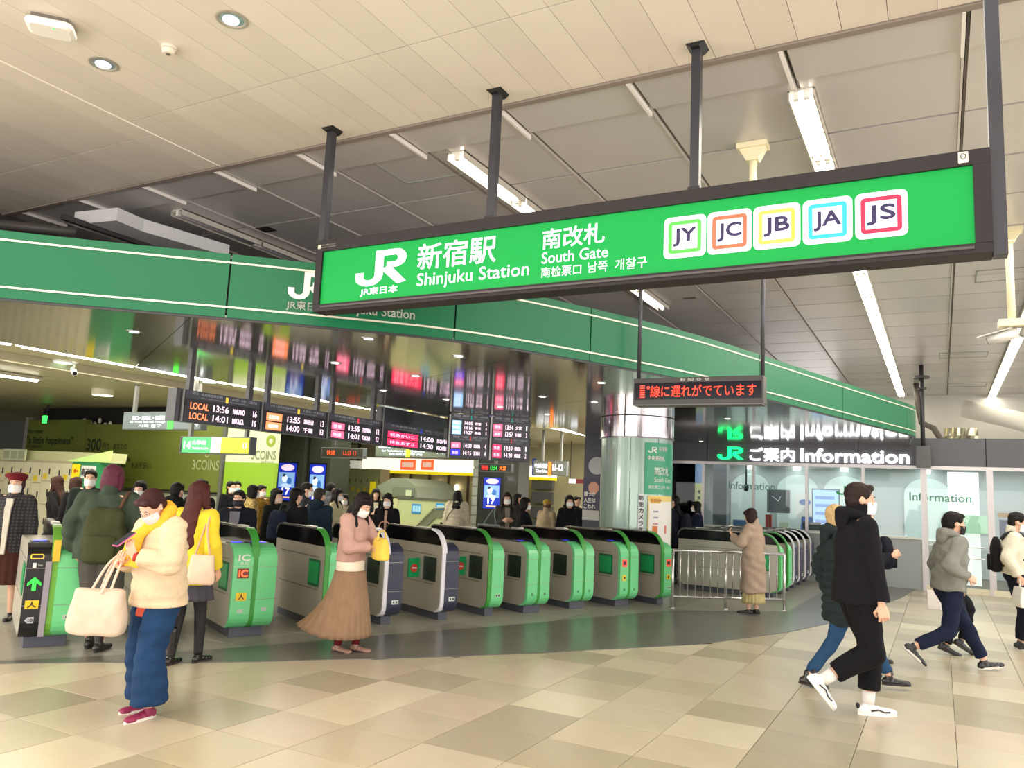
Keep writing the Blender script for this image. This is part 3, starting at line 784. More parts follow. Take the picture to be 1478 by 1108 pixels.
for dx, dr in ((-0.02, (-0.85, 0.1, -0.22)), (0.16, (0.7, -0.4, -0.35))):
    a = Vector((px_ + dx, py_, q0 - 0.16)); d = Vector(dr).normalized()
    MB().tube([(px_ + dx, py_, q0 - 0.08), a], 0.03, 10).build('swivel', M_WHITE, t, smooth=True)
    MB().tube([a - d * 0.08, a + d * 0.22], [0.06, 0.05], 14).build('camera_body', mat('dcdad4', 0.3, 0.3), t, smooth=True)
    MB().box(-0.07, 0.07, -0.02, 0.3, 0.055, 0.062, Matrix.Translation(a) @ d.to_track_quat('Y', 'Z').to_matrix().to_4x4()).build('sun_hood', mat('e6e4de', 0.4), t)
    MB().tube([a + d * 0.22, a + d * 0.225], 0.036, 12).build('lens', M_BLACK, t)
p = at_z(1087, 208, C2)
t = empty('ceiling_bracket', 'cream ceiling bracket with short pole behind the big sign, above its right half', 'bracket', (p[0], p[1], C2))
MB().box(p[0] - 0.13, p[0] + 0.13, p[1] - 0.08, p[1] + 0.08, C2 - 0.05, C2).build('ceiling_plate', m_cr, t, bevel=0.006)
MB().prism([(p[0] - 0.11, C2 - 0.05), (p[0] + 0.11, C2 - 0.05), (p[0] + 0.05, C2 - 0.16), (p[0] - 0.05, C2 - 0.16)], p[1] - 0.05, p[1] + 0.05, 'y').build('gusset', m_cr, t)
MB().tube([(p[0], p[1], C2 - 0.1), (p[0], p[1], 4.2)], 0.034, 12).build('pole', m_cr, t, smooth=True)

# ---- fixtures in the plank ceiling
for q, lab in (((335, 28), 'round recessed downlight, the nearer and larger one at the top of the ceiling'), ((150, 92), 'round recessed downlight between the smoke detector and the access point')):
    p = at_z(q[0], q[1], C1)
    t = empty('recessed_downlight', lab, 'light', (p[0], p[1], C1))
    rr = []
    for r0, z in ((0.105, C1 - 0.006), (0.085, C1 - 0.010), (0.075, C1 - 0.002)):
        rr.append([(p[0] + r0 * math.cos(k / 28 * 6.2832), p[1] + r0 * math.sin(k / 28 * 6.2832), z) for k in range(28)])
    MB().rings(rr, caps=False).build('trim_ring', mat('cfc6ba', 0.3, 0.5), t, smooth=True)
    MB().cyl((p[0], p[1], C1 - 0.004), 0.078, 0.003, 28).build('reflector', mat('b8ccd8', 0.1, 0.6), t)
    MB().ell((p[0] - 0.01, p[1], C1 - 0.004), (0.055, 0.055, 0.02), None, 16, 8).build('bulb', mat('ffffff', 0.4, emit=4), t, smooth=True)
p = at_z(244, 68, C1)
t = empty('smoke_detector', 'small round cream smoke detector on the plank ceiling', 'detector', (p[0], p[1], C1))
MB().cyl((p[0], p[1], C1 - 0.02), 0.055, 0.02, 24).build('base', mat('e4d8c6', 0.5), t)
MB().cyl((p[0], p[1], C1 - 0.055), 0.038, 0.035, 24, r2=0.05).build('sensor_head', mat('e0d4c2', 0.5), t, bevel=0.006)
MB().cyl((p[0], p[1], C1 - 0.058), 0.016, 0.005, 12).build('grille', mat('6e655c', 0.5), t)
p = at_z(75, 32, C1)
t = empty('wifi_access_point', 'white oblong wireless access point with a green dot on the ceiling at top left', 'access point', (p[0], p[1], C1))
Mx = Matrix.Translation((p[0], p[1], C1)) @ Matrix.Rotation(R(48), 4, 'Z')
MB().box(-0.11, 0.11, -0.09, 0.09, -0.035, 0, Mx).build('mounting_base', mat('6f675f', 0.5), t)
rr = []
for k_, z in ((0.80, -0.075), (0.97, -0.062), (1.0, -0.045), (0.96, -0.03)):
    rr.append([tuple(Mx @ Vector((a * 0.15 * k_ / 0.15, b * k_, z))) for a, b in rounded_rect(-0.15, 0.15, -0.105, 0.105, 0.05)])
MB().rings(rr).build('cover', mat('f2ece2', 0.4), t, smooth=False)
MB().cyl(Mx @ Vector((0.03, -0.06, -0.078)), 0.007, 0.004, 10).build('status_dot', mat('30ff60', 0.4, emit=3), t)

# ================================================================ BIG GREEN SIGN
SY = 4.91
sign = empty('station_sign', 'big backlit green hanging sign with railway logo, Shinjuku Station and South Gate', 'sign', (-2.15, SY, 3.08))
SX0, SX1, Z0, Z1 = -4.60, 0.29, 3.06, 3.665
GX0, GX1, GZ0, GZ1 = -4.535, 0.205, 3.12, 3.575
m_case = mat('272224', 0.5, spec=0.3)
MB().box(SX0, SX1, SY, SY + 0.17, GZ1, Z1).build('top_frame', m_case, sign, bevel=0.004)
MB().box(SX0, SX1, SY, SY + 0.17, Z0, GZ0).build('bottom_frame', m_case, sign, bevel=0.004)
MB().box(SX0, GX0, SY, SY + 0.17, GZ0, GZ1).build('side_frame', m_case, sign)
MB().box(GX1, SX1, SY, SY + 0.17, GZ0, GZ1).build('side_frame', m_case, sign)
MB().box(GX0, GX1, SY + 0.06, SY + 0.17, GZ0, GZ1).build('casing', m_case, sign)
MB().box(GX0, GX1, SY + 0.02, SY + 0.03, GZ0, GZ1).build('green_face', mat('0f9442', 0.55, emit=0.26, spec=0.2), sign)
FY = SY + 0.02
m_sw = mat('f4f4ff', 0.4, emit=0.85)
railway_mark(face_y(-4.175, 3.235, FY), 0.505, 0.29, m_sw, sign, 'railway_logo')
text('JR東日本', face_y(-4.11, 3.155, FY), 0.37, 0.068, m_sw, sign, 'company_lettering', 0.022)
text('新宿駅', face_y(-3.56, 3.325, FY), 0.70, 0.205, m_sw, sign, 'station_lettering', 0.012)
text('Shinjuku Station', face_y(-3.555, 3.165, FY), 0.98, 0.130, m_sw, sign, 'station_lettering', 0.006)
text('南改札', face_y(-2.475, 3.375, FY), 0.475, 0.145, m_sw, sign, 'gate_lettering', 0.012)
text('South Gate', face_y(-2.475, 3.268, FY), 0.505, 0.082, m_sw, sign, 'gate_lettering', 0.004)
text('南检票口', face_y(-2.475, 3.165, FY), 0.31, 0.075, m_sw, sign, 'gate_lettering')
text('남쪽  개찰구', face_y(-2.115, 3.168, FY), 0.425, 0.078, m_sw, sign, 'gate_lettering')
for tx, x0, x1, col in (('JY', -1.575, -1.295, '46d23c'), ('JC', -1.285, -1.005, 'f0583c'), ('JB', -0.995, -0.715, 'f2e04a'), ('JA', -0.70, -0.42, '1e9fd0'), ('JS', -0.405, -0.125, 'd8123f')):
    z0, z1 = 3.21, 3.49
    Mf = frame((0, FY, 0), (1, 0, 0), (0, 0, 1))
    pl = plate('line_symbol', rounded_rect(x0, x1, z0, z1, 0.035), 0.002, 0.004, Mf, m_sw, sign, label='white rounded line badge reading ' + tx)
    inset = 0.030; t_ = 0.026
    vs, fs = ribbon(rounded_rect(x0 + inset + t_ / 2, x1 - inset - t_ / 2, z0 + inset + t_ / 2, z1 - inset - t_ / 2, 0.012, 3), t_, True)
    MB().add([tuple(Mf @ Vector((v[0], v[1], 0.006))) for v in vs], fs).build('coloured_ring', mat(col, 0.4, emit=0.7), pl)
    text(tx, frame((x0 + 0.066, FY, z0 + 0.082), (1, 0, 0), (0, 0, 1)), x1 - x0 - 0.132, z1 - z0 - 0.164, mat('23154e', 0.5), pl, 'badge_letters', 0.03, 0.006)
Mf = face_y(0, 0, SY)
plate('pictogram', rounded_rect(-4.585, -4.555, 3.60, 3.635, 0.004, 2), 0, 0.003, Mf, mat('c8c4b4', 0.5), sign)
text('乗換口のご案内をしております', face_y(-4.545, 3.622, SY), 0.15, 0.012, mat('a8a49a', 0.5), sign, 'small_print')
text('JR EAST STATION', face_y(-4.545, 3.602, SY), 0.15, 0.010, mat('a8a49a', 0.5), sign, 'small_print')
plate('maker_plate', rounded_rect(0.135, 0.185, 3.59, 3.655, 0.004, 2), 0, 0.003, Mf, mat('dcd6c8', 0.5), sign)
vs, fs = ribbon([(0.160 + 0.012 * math.cos(a / 14 * 6.283), 3.628 + 0.016 * math.sin(a / 14 * 6.283)) for a in range(14)], 0.004, True)
MB().add([tuple(Mf @ Vector((v[0], v[1], 0.005))) for v in vs], fs).build('maker_mark', mat('3a3436', 0.5), sign)
MB().box(-4.5, 0.2, SY - 0.012, SY, 3.085, 3.10).build('lower_ledge', mat('4b4446', 0.35), sign)
for x in (-4.60, -2.945, -1.385):
    MB().box(x - 0.03, x + 0.03, SY + 0.04, SY + 0.10, Z1, C1).build('hanging_post', mat('3b3b42', 0.35, 0.4), sign)
    MB().prism([(x - 0.065, C1), (x + 0.065, C1), (x + 0.03, C1 - 0.03), (x - 0.03, C1 - 0.03)], SY + 0.0, SY + 0.14, 'y').build('ceiling_flange', M_BLACK, sign)
    MB().box(x - 0.04, x + 0.04, SY + 0.03, SY + 0.11, Z1, Z1 + 0.03).build('post_shoe', M_BLACK, sign)
MB().box(0.29, 0.36, SY + 0.02, SY + 0.12, 3.05, C1).build('hanging_post', mat('3b3b42', 0.35, 0.4), sign)

# ================================================================ RED MESSAGE BOARD
LY = 8.0
led = empty('message_board', 'small hanging message board with red dot letters in front of the round column', 'sign', (-2.17, LY, 2.62))
MB().box(-2.863, -1.514, LY, LY + 0.18, 2.623, 2.903).build('housing', mat('4a4846', 0.4, 0.4), led, bevel=0.006)
MB().box(-2.846, -1.531, LY - 0.006, LY, 2.674, 2.851).build('led_screen', mat('17101c', 0.2), led)
m_red = mat('ff3a22', 0.4, emit=2.2)
text('お 知 ら せ', face_y(-2.354, 2.865, LY - 0.001), 0.31, 0.030, mat('d8d8d0', 0.5), led, 'heading_lettering', 0.01)
text('線に遅れがでています', face_y(-2.669, 2.697, LY - 0.007), 1.09, 0.123, m_red, led, 'red_lettering')
text('・', face_y(-2.709, 2.783, LY - 0.007), 0.034, 0.034, m_red, led, 'red_lettering')
for k in range(6): MB().box(-2.783, -2.731, LY - 0.010, LY - 0.006, 2.695 + 0.024 * k, 2.706 + 0.024 * k).build('red_bar', m_red, led)
MB().box(-2.857, -1.52, LY - 0.02, LY + 0.19, 2.611, 2.623).build('bottom_lip', mat('6a6866', 0.4, 0.4), led)
for x in (-2.834, -1.537):
    MB().tube([(x, LY + 0.09, 2.903), (x, LY + 0.09, C2)], 0.021, 10).build('hanging_rod', mat('4e4e52', 0.35, 0.5), led, smooth=True)

# ================================================================ ROUND COLUMN
CXc, CYc, CR = -4.72, 13.45, 0.645
colm = empty('round_column', 'thick round column with chrome collar, pale green shaft and green station panel', 'column', (CXc, CYc, 0))
MB().cyl((CXc, CYc, 0), CR - 0.02, 2.66, 64).build('shaft', mat('9fb8ab', 0.22, 0.15, coat=0.4), colm, smooth=False)
for a in range(0, 360, 45):
    x, y = CXc + (CR - 0.018) * math.cos(R(a + 10)), CYc + (CR - 0.018) * math.sin(R(a + 10))
    MB().tube([(x, y, 0), (x, y, 2.66)], 0.006, 6).build('shaft_seam', mat('7f978b', 0.4), colm)
for k in range(4):
    rr = [[(CXc + r0 * math.cos(R(90 * k + 1 + 88 * i / 24)), CYc + r0 * math.sin(R(90 * k + 1 + 88 * i / 24)), z) for z, r0 in ((2.68, CR), (3.03, CR), (3.03, CR - 0.02), (2.68, CR - 0.02))] for i in range(25)]
    MB().rings(rr).build('chrome_collar', mat('cfc9cc', 0.14, 1.0), colm, smooth=False)
MB().cyl((CXc, CYc, 2.655), CR + 0.004, 0.02, 64).build('collar_rim', mat('7f7b7c', 0.3, 0.8), colm)
for o in list(colm.children):
    pass
def column_patch(name, a0, a1, z0, z1, m, off=0.004, **kw):
    rr = []
    n = 16
    for i in range(n + 1):
        a = R(a0 + (a1 - a0) * i / n); c, s_ = math.cos(a), math.sin(a)
        rr.append([(CXc + (CR + o_) * c, CYc + (CR + o_) * s_, z) for z, o_ in ((z0, off), (z1, off), (z1, off - 0.02), (z0, off - 0.02))])
    return MB().rings(rr).build(name, m, colm, **kw)
def cwarp(a0, z0, off=0.008):
    def f(q):
        a = R(a0) + q.x / CR; return (CXc + (CR + off) * math.cos(a), CYc + (CR + off) * math.sin(a), z0 + q.y)
    return f
# the camera sees the column along this bearing
ab = math.degrees(math.atan2(-CYc, -CXc))
def ang(px):                               # angle on the drum shown at column px
    t = (px - 918) / 58.0; return ab + math.degrees(math.asin(max(-1, min(1, t))))
zc = lambda py: at_y(918, py, CYc - CR)[2]
a0, a1 = ang(931), ang(973.5)
column_patch('green_panel', a0, a1, zc(712), zc(637), mat('2f9a70', 0.35, emit=0.15), label='green panel reading South Gate')
Wp = R(a1 - a0) * CR
railway_mark(None, 0.17, 0.10, M_WHITE, colm, 'railway_logo', warp=cwarp(a0 + 4, zc(652)))
text('新宿駅', None, 0.2, 0.08, M_WHITE, colm, 'panel_lettering', 0.01, warp=cwarp(a0 + 22, zc(649)))
text('中央東改札', None, 0.34, 0.08, M_WHITE, colm, 'panel_lettering', 0.03, warp=cwarp(a0 + 4, zc(663)))
text('南改札', None, 0.34, 0.14, M_WHITE, colm, 'panel_lettering', 0.01, warp=cwarp(a0 + 15, zc(684)))
text('South Gate', None, 0.40, 0.08, M_WHITE, colm, 'panel_lettering', 0.0, warp=cwarp(a0 + 15, zc(694)))
text('南检票口 남쪽 개찰구', None, 0.5, 0.06, M_WHITE, colm, 'panel_lettering', 0.0, warp=cwarp(a0 + 6, zc(704)))
b0, b1 = ang(922.5), ang(930)
column_patch('white_strip', b0, b1, zc(782), zc(712), mat('eceeea', 0.5))
for k, ch in enumerate('防犯カメラ作動'):
    text(ch, None, 0.075, 0.078, M_BLACK, colm, 'strip_character', 0.03, warp=cwarp(b0 + 0.8, zc(721.5 + 9.2 * k)))
c0_, c1_ = ang(937), ang(972)
column_patch('notice_poster', c0_, c1_, zc(830), zc(714), mat('f6dc86', 0.5), label='yellow edged notice poster')
column_patch('poster_sheet', c0_ + 1.5, c1_ - 1, zc(828), zc(722), mat('f6f2ea', 0.5), off=0.006)
column_patch('poster_heading', c0_ + 3, c0_ + 20, zc(725), zc(716), mat('f2c25a', 0.5), off=0.008)
text('お忘れ物', None, 0.2, 0.05, mat('c06a2c', 0.5), colm, 'poster_lettering', 0.02, warp=cwarp(c0_ + 4, zc(723), 0.011))
for k, c in enumerate(('7878a8', '6a6aa0', 'd83a6a')): text('注意事項', None, 0.10, 0.03, mat(c, 0.5), colm, 'poster_lettering', 0.02, warp=cwarp(c0_ + 8, zc(738 + 9 * k), 0.008))
column_patch('poster_drawing', c0_ + 7, c0_ + 16, zc(769), zc(758), mat('e07a3c', 0.5), off=0.008)
column_patch('poster_mark', c0_ + 30, c0_ + 34, zc(769), zc(757), mat('e87a6a', 0.5), off=0.008)

# ================================================================ STEEL BARRIER
def railing(A, B, label):
    A = np.array(A); B = np.array(B); t = empty('steel_barrier', label, 'railing', (A[0], A[1], 0))
    mS = mat('d6d4d2', 0.22, 0.85); d = B - A; L = np.linalg.norm(d); u = d / L
    P_ = lambda s, z: (A[0] + u[0] * s, A[1] + u[1] * s, z)
    for s in (0, L * 0.47, L):
        MB().tube([P_(s, 0), P_(s, 0.87)], 0.022, 10).build('post', mS, t, smooth=True); MB().cyl(P_(s, 0), 0.04, 0.012, 14).build('foot_flange', mS, t)
    MB().tube([P_(0, 0.87), P_(L, 0.87)], 0.024, 10).build('top_rail', mS, t, smooth=True)
    MB().tube([P_(0, 0.17), P_(L, 0.17)], 0.018, 10).build('bottom_rail', mS, t, smooth=True)
    n = 15
    for k in range(1, n):
        if k == 7: continue
        MB().tube([P_(L * k / n, 0.17), P_(L * k / n, 0.87)], 0.009, 8).build('baluster', mS, t, smooth=True)
railing((-3.66, 12.22), (-2.2, 13.35), 'low steel barrier with upright bars between the two groups of ticket gates')

# ================================================================ TICKET GATES
m_gs = mat('c6c0b2', 0.30, 0.45, bump=0.04, bscale=30, stretch=(1, 1, 10)); m_gl = mat('70d48d', 0.35, coat=0.2); m_gd = mat('3f9a3c', 0.35); m_navy = mat('34364a', 0.35)
m_blackg = mat('0c0b0d', 0.12, spec=0.35); m_flap = mat('16a45c', 0.35, coat=0.3); m_flapd = mat('0f6a3f', 0.4); m_dk = mat('17261f', 0.4)
def prof(L, z0, z1, rt, rb, back=None):
    """front cover outline in (y,z): from the top, round the front, down to the bottom"""
    return [(L, z1)] * 0 + [(rt, z1)] + arc(rt, z1 - rt, rt, 90, 180, 6)[1:] + arc(rb, z0 + rb, rb, 180, 270, 5) 
def pod(t, x0, x1, L, z1, cover, name='pod', nose=0.0):
    f = prof(L, 0.10, z1, 0.17, 0.15)
    body = [(p[0] + 0.004, p[1]) for p in f] + [(L - p[0] - 0.004, p[1]) for p in f[::-1]]
    MB().prism(body, x0, x1, 'x').build(name + '_body', m_gs, t)
    # coloured front cover in three pieces
    th = 0.012; n = len(f)
    def piece(pts):
        rr = [[(x0 - 0.003, p[0] - (0.0), p[1]), (x1 + 0.003, p[0], p[1]), (x1 + 0.003, p[0] + 0.05 * (1 if abs(p[1] - z1) > 1e-6 else 0) + 0.0, p[1] - (0.012 if abs(p[1] - z1) < 1e-6 else 0)), (x0 - 0.003, p[0] + 0.05 * (1 if abs(p[1] - z1) > 1e-6 else 0), p[1] - (0.012 if abs(p[1] - z1) < 1e-6 else 0))] for p in pts]
        return MB().rings(rr)
    f2 = [(p[0] - th, p[1] + (th if abs(p[1] - z1) < 1e-6 else 0)) for p in f]
    zc1, zc2 = 0.74, 0.40
    up = [p for p in f2 if p[1] > zc1] + [(f2[7][0], zc1 + 0.003)]
    midp = [(f2[7][0], zc1 - 0.003), (f2[7][0], zc2 + 0.003)]
    lo = [(f2[7][0], zc2 - 0.003)] + [p for p in f2 if p[1] < zc2]
    for nm, ps in (('upper_cover', up), ('middle_cover', midp), ('lower_cover', lo)): piece(ps).build(nm, cover, t)
def fin(t, x0, x1, L, rim, z1=1.13, top=True):
    f = [(0.30, z1)] + arc(0.30, z1 - 0.30, 0.30, 90, 180, 8, 0.30)[1:] + arc(0.13, 0.10 + 0.13, 0.13, 180, 270, 4)
    f[1:10] = [(q[0], q[1]) for q in f[1:10]]
    b = [(L - 0.14, z1)] + [(L - 0.14 + 0.14 * math.sin(R(a)), z1 - 0.14 + 0.14 * math.cos(R(a))) for a in (30, 60, 90)]
    outl = f[::-1] + b + [(L, 0.93)]
    body = [p for p in f if p[1] < 0.94] ; fr = f[::-1]
    # lower metal blade
    MB().prism([(0.02, 0.93), (0.02, 0.25), (0.06, 0.14), (0.14, 0.10), (L - 0.12, 0.10), (L - 0.02, 0.2), (L - 0.02, 0.93)], x0 + 0.004, x1 - 0.004, 'x').build('blade', m_gs, t)
    sc_ = lambda p: (p[0] + 0.02 if p[0] < 0.5 else p[0] - 0.02, p[1] - 0.02)
    hood = [(0.03, 0.93)] + [sc_(p) for p in f[::-1] if p[1] > 0.94] + [sc_(p) for p in b] + [(L - 0.03, 0.93)]
    MB().prism(hood, x0, x1, 'x').build('black_hood', m_blackg, t)
    # rim bent round the outline: coloured at the front, steel on top
    def rimp(pts, m, nm, w=0.0):
        rr = []
        for i, p in enumerate(pts):
            a = np.array(pts[max(i - 1, 0)]); c = np.array(pts[min(i + 1, len(pts) - 1)]); d = (c - a) / np.linalg.norm(c - a); nn = np.array([d[1], -d[0]]) 
            q = np.array(p) - nn * 0.0; q2 = q + nn * 0.022
            rr.append([(x0 - 0.006 - w, *q), (x1 + 0.006 + w, *q), (x1 + 0.006 + w, *q2), (x0 - 0.006 - w, *q2)])
        MB().rings(rr).build(nm, m, t)
    fr_ = f[::-1]
    rimp(fr_, rim, 'front_rim', 0.004)
    rimp([f[0]] + b, mat('b6b4ac', 0.2, 0.9), 'top_rim')
    MB().box(x0 - 0.01, x1 + 0.01, 0.42, 0.62, z1 - 0.01, z1 + 0.012).build('sensor_bar', mat('bdbab2', 0.3, 0.6), t, bevel=0.004)
def flapdoor(t, xa, side, y=0.52, closed=True):
    z0, z1 = 0.50, 0.74
    if closed:
        w = 0.205; pts = []
        xs_ = [xa + side * w * k / 5 for k in range(6)]; ysb = [y - 0.03 * math.sin(math.pi * min(1, k / 5) * 0.5) for k in range(6)]
        rr = [[(x, yy, z0), (x, yy, z1), (x, yy + 0.03, z1), (x, yy + 0.03, z0)] for x, yy in zip(xs_, ysb)]
        fl_ = MB().rings(rr).build('flap_door', m_flap, t)
        c = (xa + side * w * 0.62, y - 0.038, 0.615)
        MB().cyl((c[0], c[1], c[2]), 0.052, 0.008, 20, 'y').build('red_disc', mat('d8362c', 0.4), fl_)
        MB().box(c[0] - 0.034, c[0] + 0.034, c[1] - 0.004, c[1], c[2] - 0.009, c[2] + 0.009).build('white_bar', M_WHITE, fl_)
        MB().box(xa - 0.02 * (1 if side < 0 else -1) - 0.012, xa + 0.012, y - 0.05, y + 0.05, z0 - 0.02, z1 + 0.02).build('hinge_post', m_gs, t)
    xr = xa
    MB().box(min(xr, xr + side * 0.006), max(xr, xr + side * 0.006), 0.16, 0.46, z0 - 0.03, z1 + 0.03).build('flap_recess', m_dk if closed else m_flapd, t)
    if not closed: MB().box(min(xr, xr + side * 0.012), max(xr, xr + side * 0.012), 0.18, 0.44, z0, z1).build('folded_flap', m_flap, t)

GANG = 65.7
def gate(pos, kind, label, ang_=GANG, L=1.55, flL=True, flR=True, group='green ticket gates in the near row'):
    t = empty('ticket_gate', label, 'ticket gate'); 
    t['group'] = group
    z1 = 0.95
    wf = 0.055
    if kind in ('double', 'entrance', 'ic'):
        w = 0.20 if kind != 'double' else 0.165
        covL = {'double': m_gl, 'entrance': mat('1b1a1e', 0.3), 'ic': m_gl}[kind]
        pod(t, -wf / 2 - w, -wf / 2, L, z1, covL, 'left'); pod(t, wf / 2, wf / 2 + w, L, z1, m_gl, 'right')
        fin(t, -wf / 2, wf / 2, L, m_gd if kind != 'entrance' else mat('6fae3c', 0.35)); xl, xr = -wf / 2 - w, wf / 2 + w
    else:
        w = 0.19; wf = 0.045
        cov = m_navy if kind == 'navy' else m_gl
        pod(t, wf / 2, wf / 2 + w, L, z1, cov, 'right'); fin(t, -wf / 2, wf / 2, L, mat('eceaf0', 0.25) if kind == 'navy' else m_gd); xl, xr = -wf / 2, wf / 2 + w
    MB().box(xl + 0.05, xr - 0.05, 0.13, L - 0.12, 0, 0.10).build('plinth', mat('4a4c58', 0.4), t, bevel=0.004)
    MB().box(xl - 0.002, xl + 0.004, 0.2, L - 0.2, 0.80, 0.805).build('panel_seam', m_dk, t)
    MB().box(xl - 0.002, xl + 0.004, 0.2, L - 0.2, 0.435, 0.439).build('panel_seam', m_dk, t)
    flapdoor(t, xl, -1, closed=flL); flapdoor(t, xr, 1, closed=flR)
    Mf = frame((0, -0.013, 0), (1, 0, 0), (0, 0, 1))
    if kind in ('ic', 'entrance', 'double'):
        for xx in ((xl + 0.02, -wf / 2 - 0.02),) + (((wf / 2 + 0.02, xr - 0.02),) if kind != 'entrance' else ()):
            cxx = (xx[0] + xx[1]) / 2
            rd = MB().box(xx[0], xx[1], 0.20, 0.42, z1, z1 + 0.02).build('card_reader', mat('22262a', 0.3), t, bevel=0.004)
            MB().cyl((cxx, 0.30, z1 + 0.02), 0.055, 0.006, 24).build('blue_ring', mat('2a36ff', 0.4, emit=2.2 if kind != 'double' else 0.4), rd)
    if kind == 'ic':
        xc = (xl - wf / 2) / 2 - 0.014 + 0.0; xm = (xl + (-wf / 2)) / 2
        text('IC', frame((xm - 0.06, -0.016, 0.80), (1, 0, 0), (0, 0, 1)), 0.12, 0.065, M_WHITE, t, 'white_lettering', 0.03)
        text('専用', frame((xm - 0.045, -0.016, 0.755), (1, 0, 0), (0, 0, 1)), 0.09, 0.035, mat('d8f0dc', 0.5), t, 'white_lettering', 0.01)
        rect('orange_badge', xm - 0.06, xm + 0.06, 0.62, 0.72, 0, 0.004, Mf, mat('7a2a20', 0.4), t)
        text('IC', frame((xm - 0.045, -0.018, 0.635), (1, 0, 0), (0, 0, 1)), 0.09, 0.07, mat('ff6a3a', 0.4, emit=1.0), t, 'orange_lettering', 0.03)
        rect('yellow_sticker', xm - 0.055, xm + 0.055, 0.39, 0.47, 0, 0.004, Mf, mat('f2c81e', 0.4), t)
        text('人', frame((xm - 0.03, -0.018, 0.405), (1, 0, 0), (0, 0, 1)), 0.06, 0.055, M_BLACK, t, 'sticker_figure', 0.03)
        rect('number_plate', xm - 0.03, xm + 0.03, 0.265, 0.305, 0, 0.004, Mf, mat('b8c8b8', 0.4), t)
        rect('number_plate', 0.09, 0.15, 0.275, 0.315, 0, 0.004, Mf, mat('b8c8b8', 0.4), t)
    if kind == 'entrance':
        xm = (xl + (-wf / 2)) / 2
        rect('grey_strip', -wf / 2 - 0.05, -wf / 2, 0.12, 0.80, 0, 0.005, Mf, mat('9a949c', 0.4), t)
        xm -= 0.025
        vs, fs = ribbon(rounded_rect(xm - 0.05, xm + 0.05, 0.83, 0.868, 0.01, 2), 0.010, True)
        MB().add([tuple(Mf @ Vector((v[0], v[1], 0.01))) for v in vs], fs).build('yellow_slot', mat('f0c832', 0.4, emit=0.4), t)
        rect('ticket_mark', xm - 0.03, xm + 0.0, 0.745, 0.79, 0, 0.004, Mf, M_WHITE, t); text('Ticket', frame((xm + 0.01, -0.016, 0.76), (1, 0, 0), (0, 0, 1)), 0.04, 0.02, M_WHITE, t, 'white_lettering')
        ar = [(0, 0.06), (0.055, 0.005), (0.055, -0.018), (0.015, 0.015), (0.015, -0.06), (-0.015, -0.06), (-0.015, 0.015), (-0.055, -0.018), (-0.055, 0.005)]
        MB().prism([(xm + a, 0.60 + b) for a, b in ar], 0.002, 0.006, 'z', Mf).build('green_arrow', mat('28ff3a', 0.4, emit=2.5), t)
        rect('yellow_sticker', xm - 0.055, xm + 0.055, 0.375, 0.45, 0, 0.004, Mf, mat('f2c81e', 0.4), t)
        text('人', frame((xm - 0.035, -0.018, 0.385), (1, 0, 0), (0, 0, 1)), 0.07, 0.055, M_BLACK, t, 'sticker_figure', 0.03)
        MB().prism([(xm - 0.045, 0.27), (xm - 0.02, 0.245), (xm + 0.03, 0.245), (xm + 0.03, 0.30), (xm - 0.02, 0.30)], 0, 0.004, 'z', Mf).build('number_plate', mat('b4b4bc', 0.4), t)
        text('10', frame((xm - 0.015, -0.018, 0.258), (1, 0, 0), (0, 0, 1)), 0.035, 0.028, M_BLACK, t, 'gate_number', 0.02)
        rect('number_plate', 0.11, 0.165, 0.27, 0.31, 0, 0.004, Mf, mat('c4d4c4', 0.4), t)
        text('10', frame((0.12, -0.018, 0.278), (1, 0, 0), (0, 0, 1)), 0.032, 0.024, M_BLACK, t, 'gate_number', 0.02)
        MB().box(-0.03, 0.03, -0.022, -0.012, 0.80, 1.0).build('yellow_label', mat('eac63c', 0.4), t)
    if kind == 'double':
        for x in (-0.11, 0.11): rect('number_plate', x - 0.015, x + 0.015, 0.25, 0.28, 0, 0.004, Mf, mat('4a8a6a', 0.4), t)
    if kind in ('single', 'navy'):
        rect('number_plate', 0.08, 0.17, 0.25, 0.30, 0, 0.004, Mf, mat('d8e4da', 0.4) if kind == 'navy' else mat('a8d8b0', 0.4), t)
        for x in (0.095, 0.135): rect('plate_mark', x, x + 0.022, 0.262, 0.288, 0.004, 0.006, Mf, mat('4a4e58', 0.4), t)
    if kind == 'post':
        pass
    t.location = (pos[0], pos[1], 0); t.rotation_euler = (0, 0, R(ang_))
    return t
def stickers(t, xm):
    Mf = frame((0, -0.013, 0), (1, 0, 0), (0, 0, 1))
    rect('red_badge', xm - 0.05, xm + 0.05, 0.60, 0.71, 0, 0.004, Mf, mat('e0503c', 0.4, emit=0.5), t)
    rect('badge_mark', xm - 0.03, xm + 0.03, 0.63, 0.68, 0.004, 0.006, Mf, mat('3a2020', 0.4), t)
    rect('yellow_sticker', xm - 0.04, xm + 0.04, 0.40, 0.48, 0, 0.004, Mf, mat('f2d020', 0.4), t)
    rect('sticker_mark', xm - 0.015, xm + 0.015, 0.42, 0.46, 0.004, 0.006, Mf, M_BLACK, t)
    MB().box(xm - 0.05, xm + 0.05, 0.45, 0.62, 0.95, 0.957).build('green_top_plate', mat('2f7a34', 0.4), t)

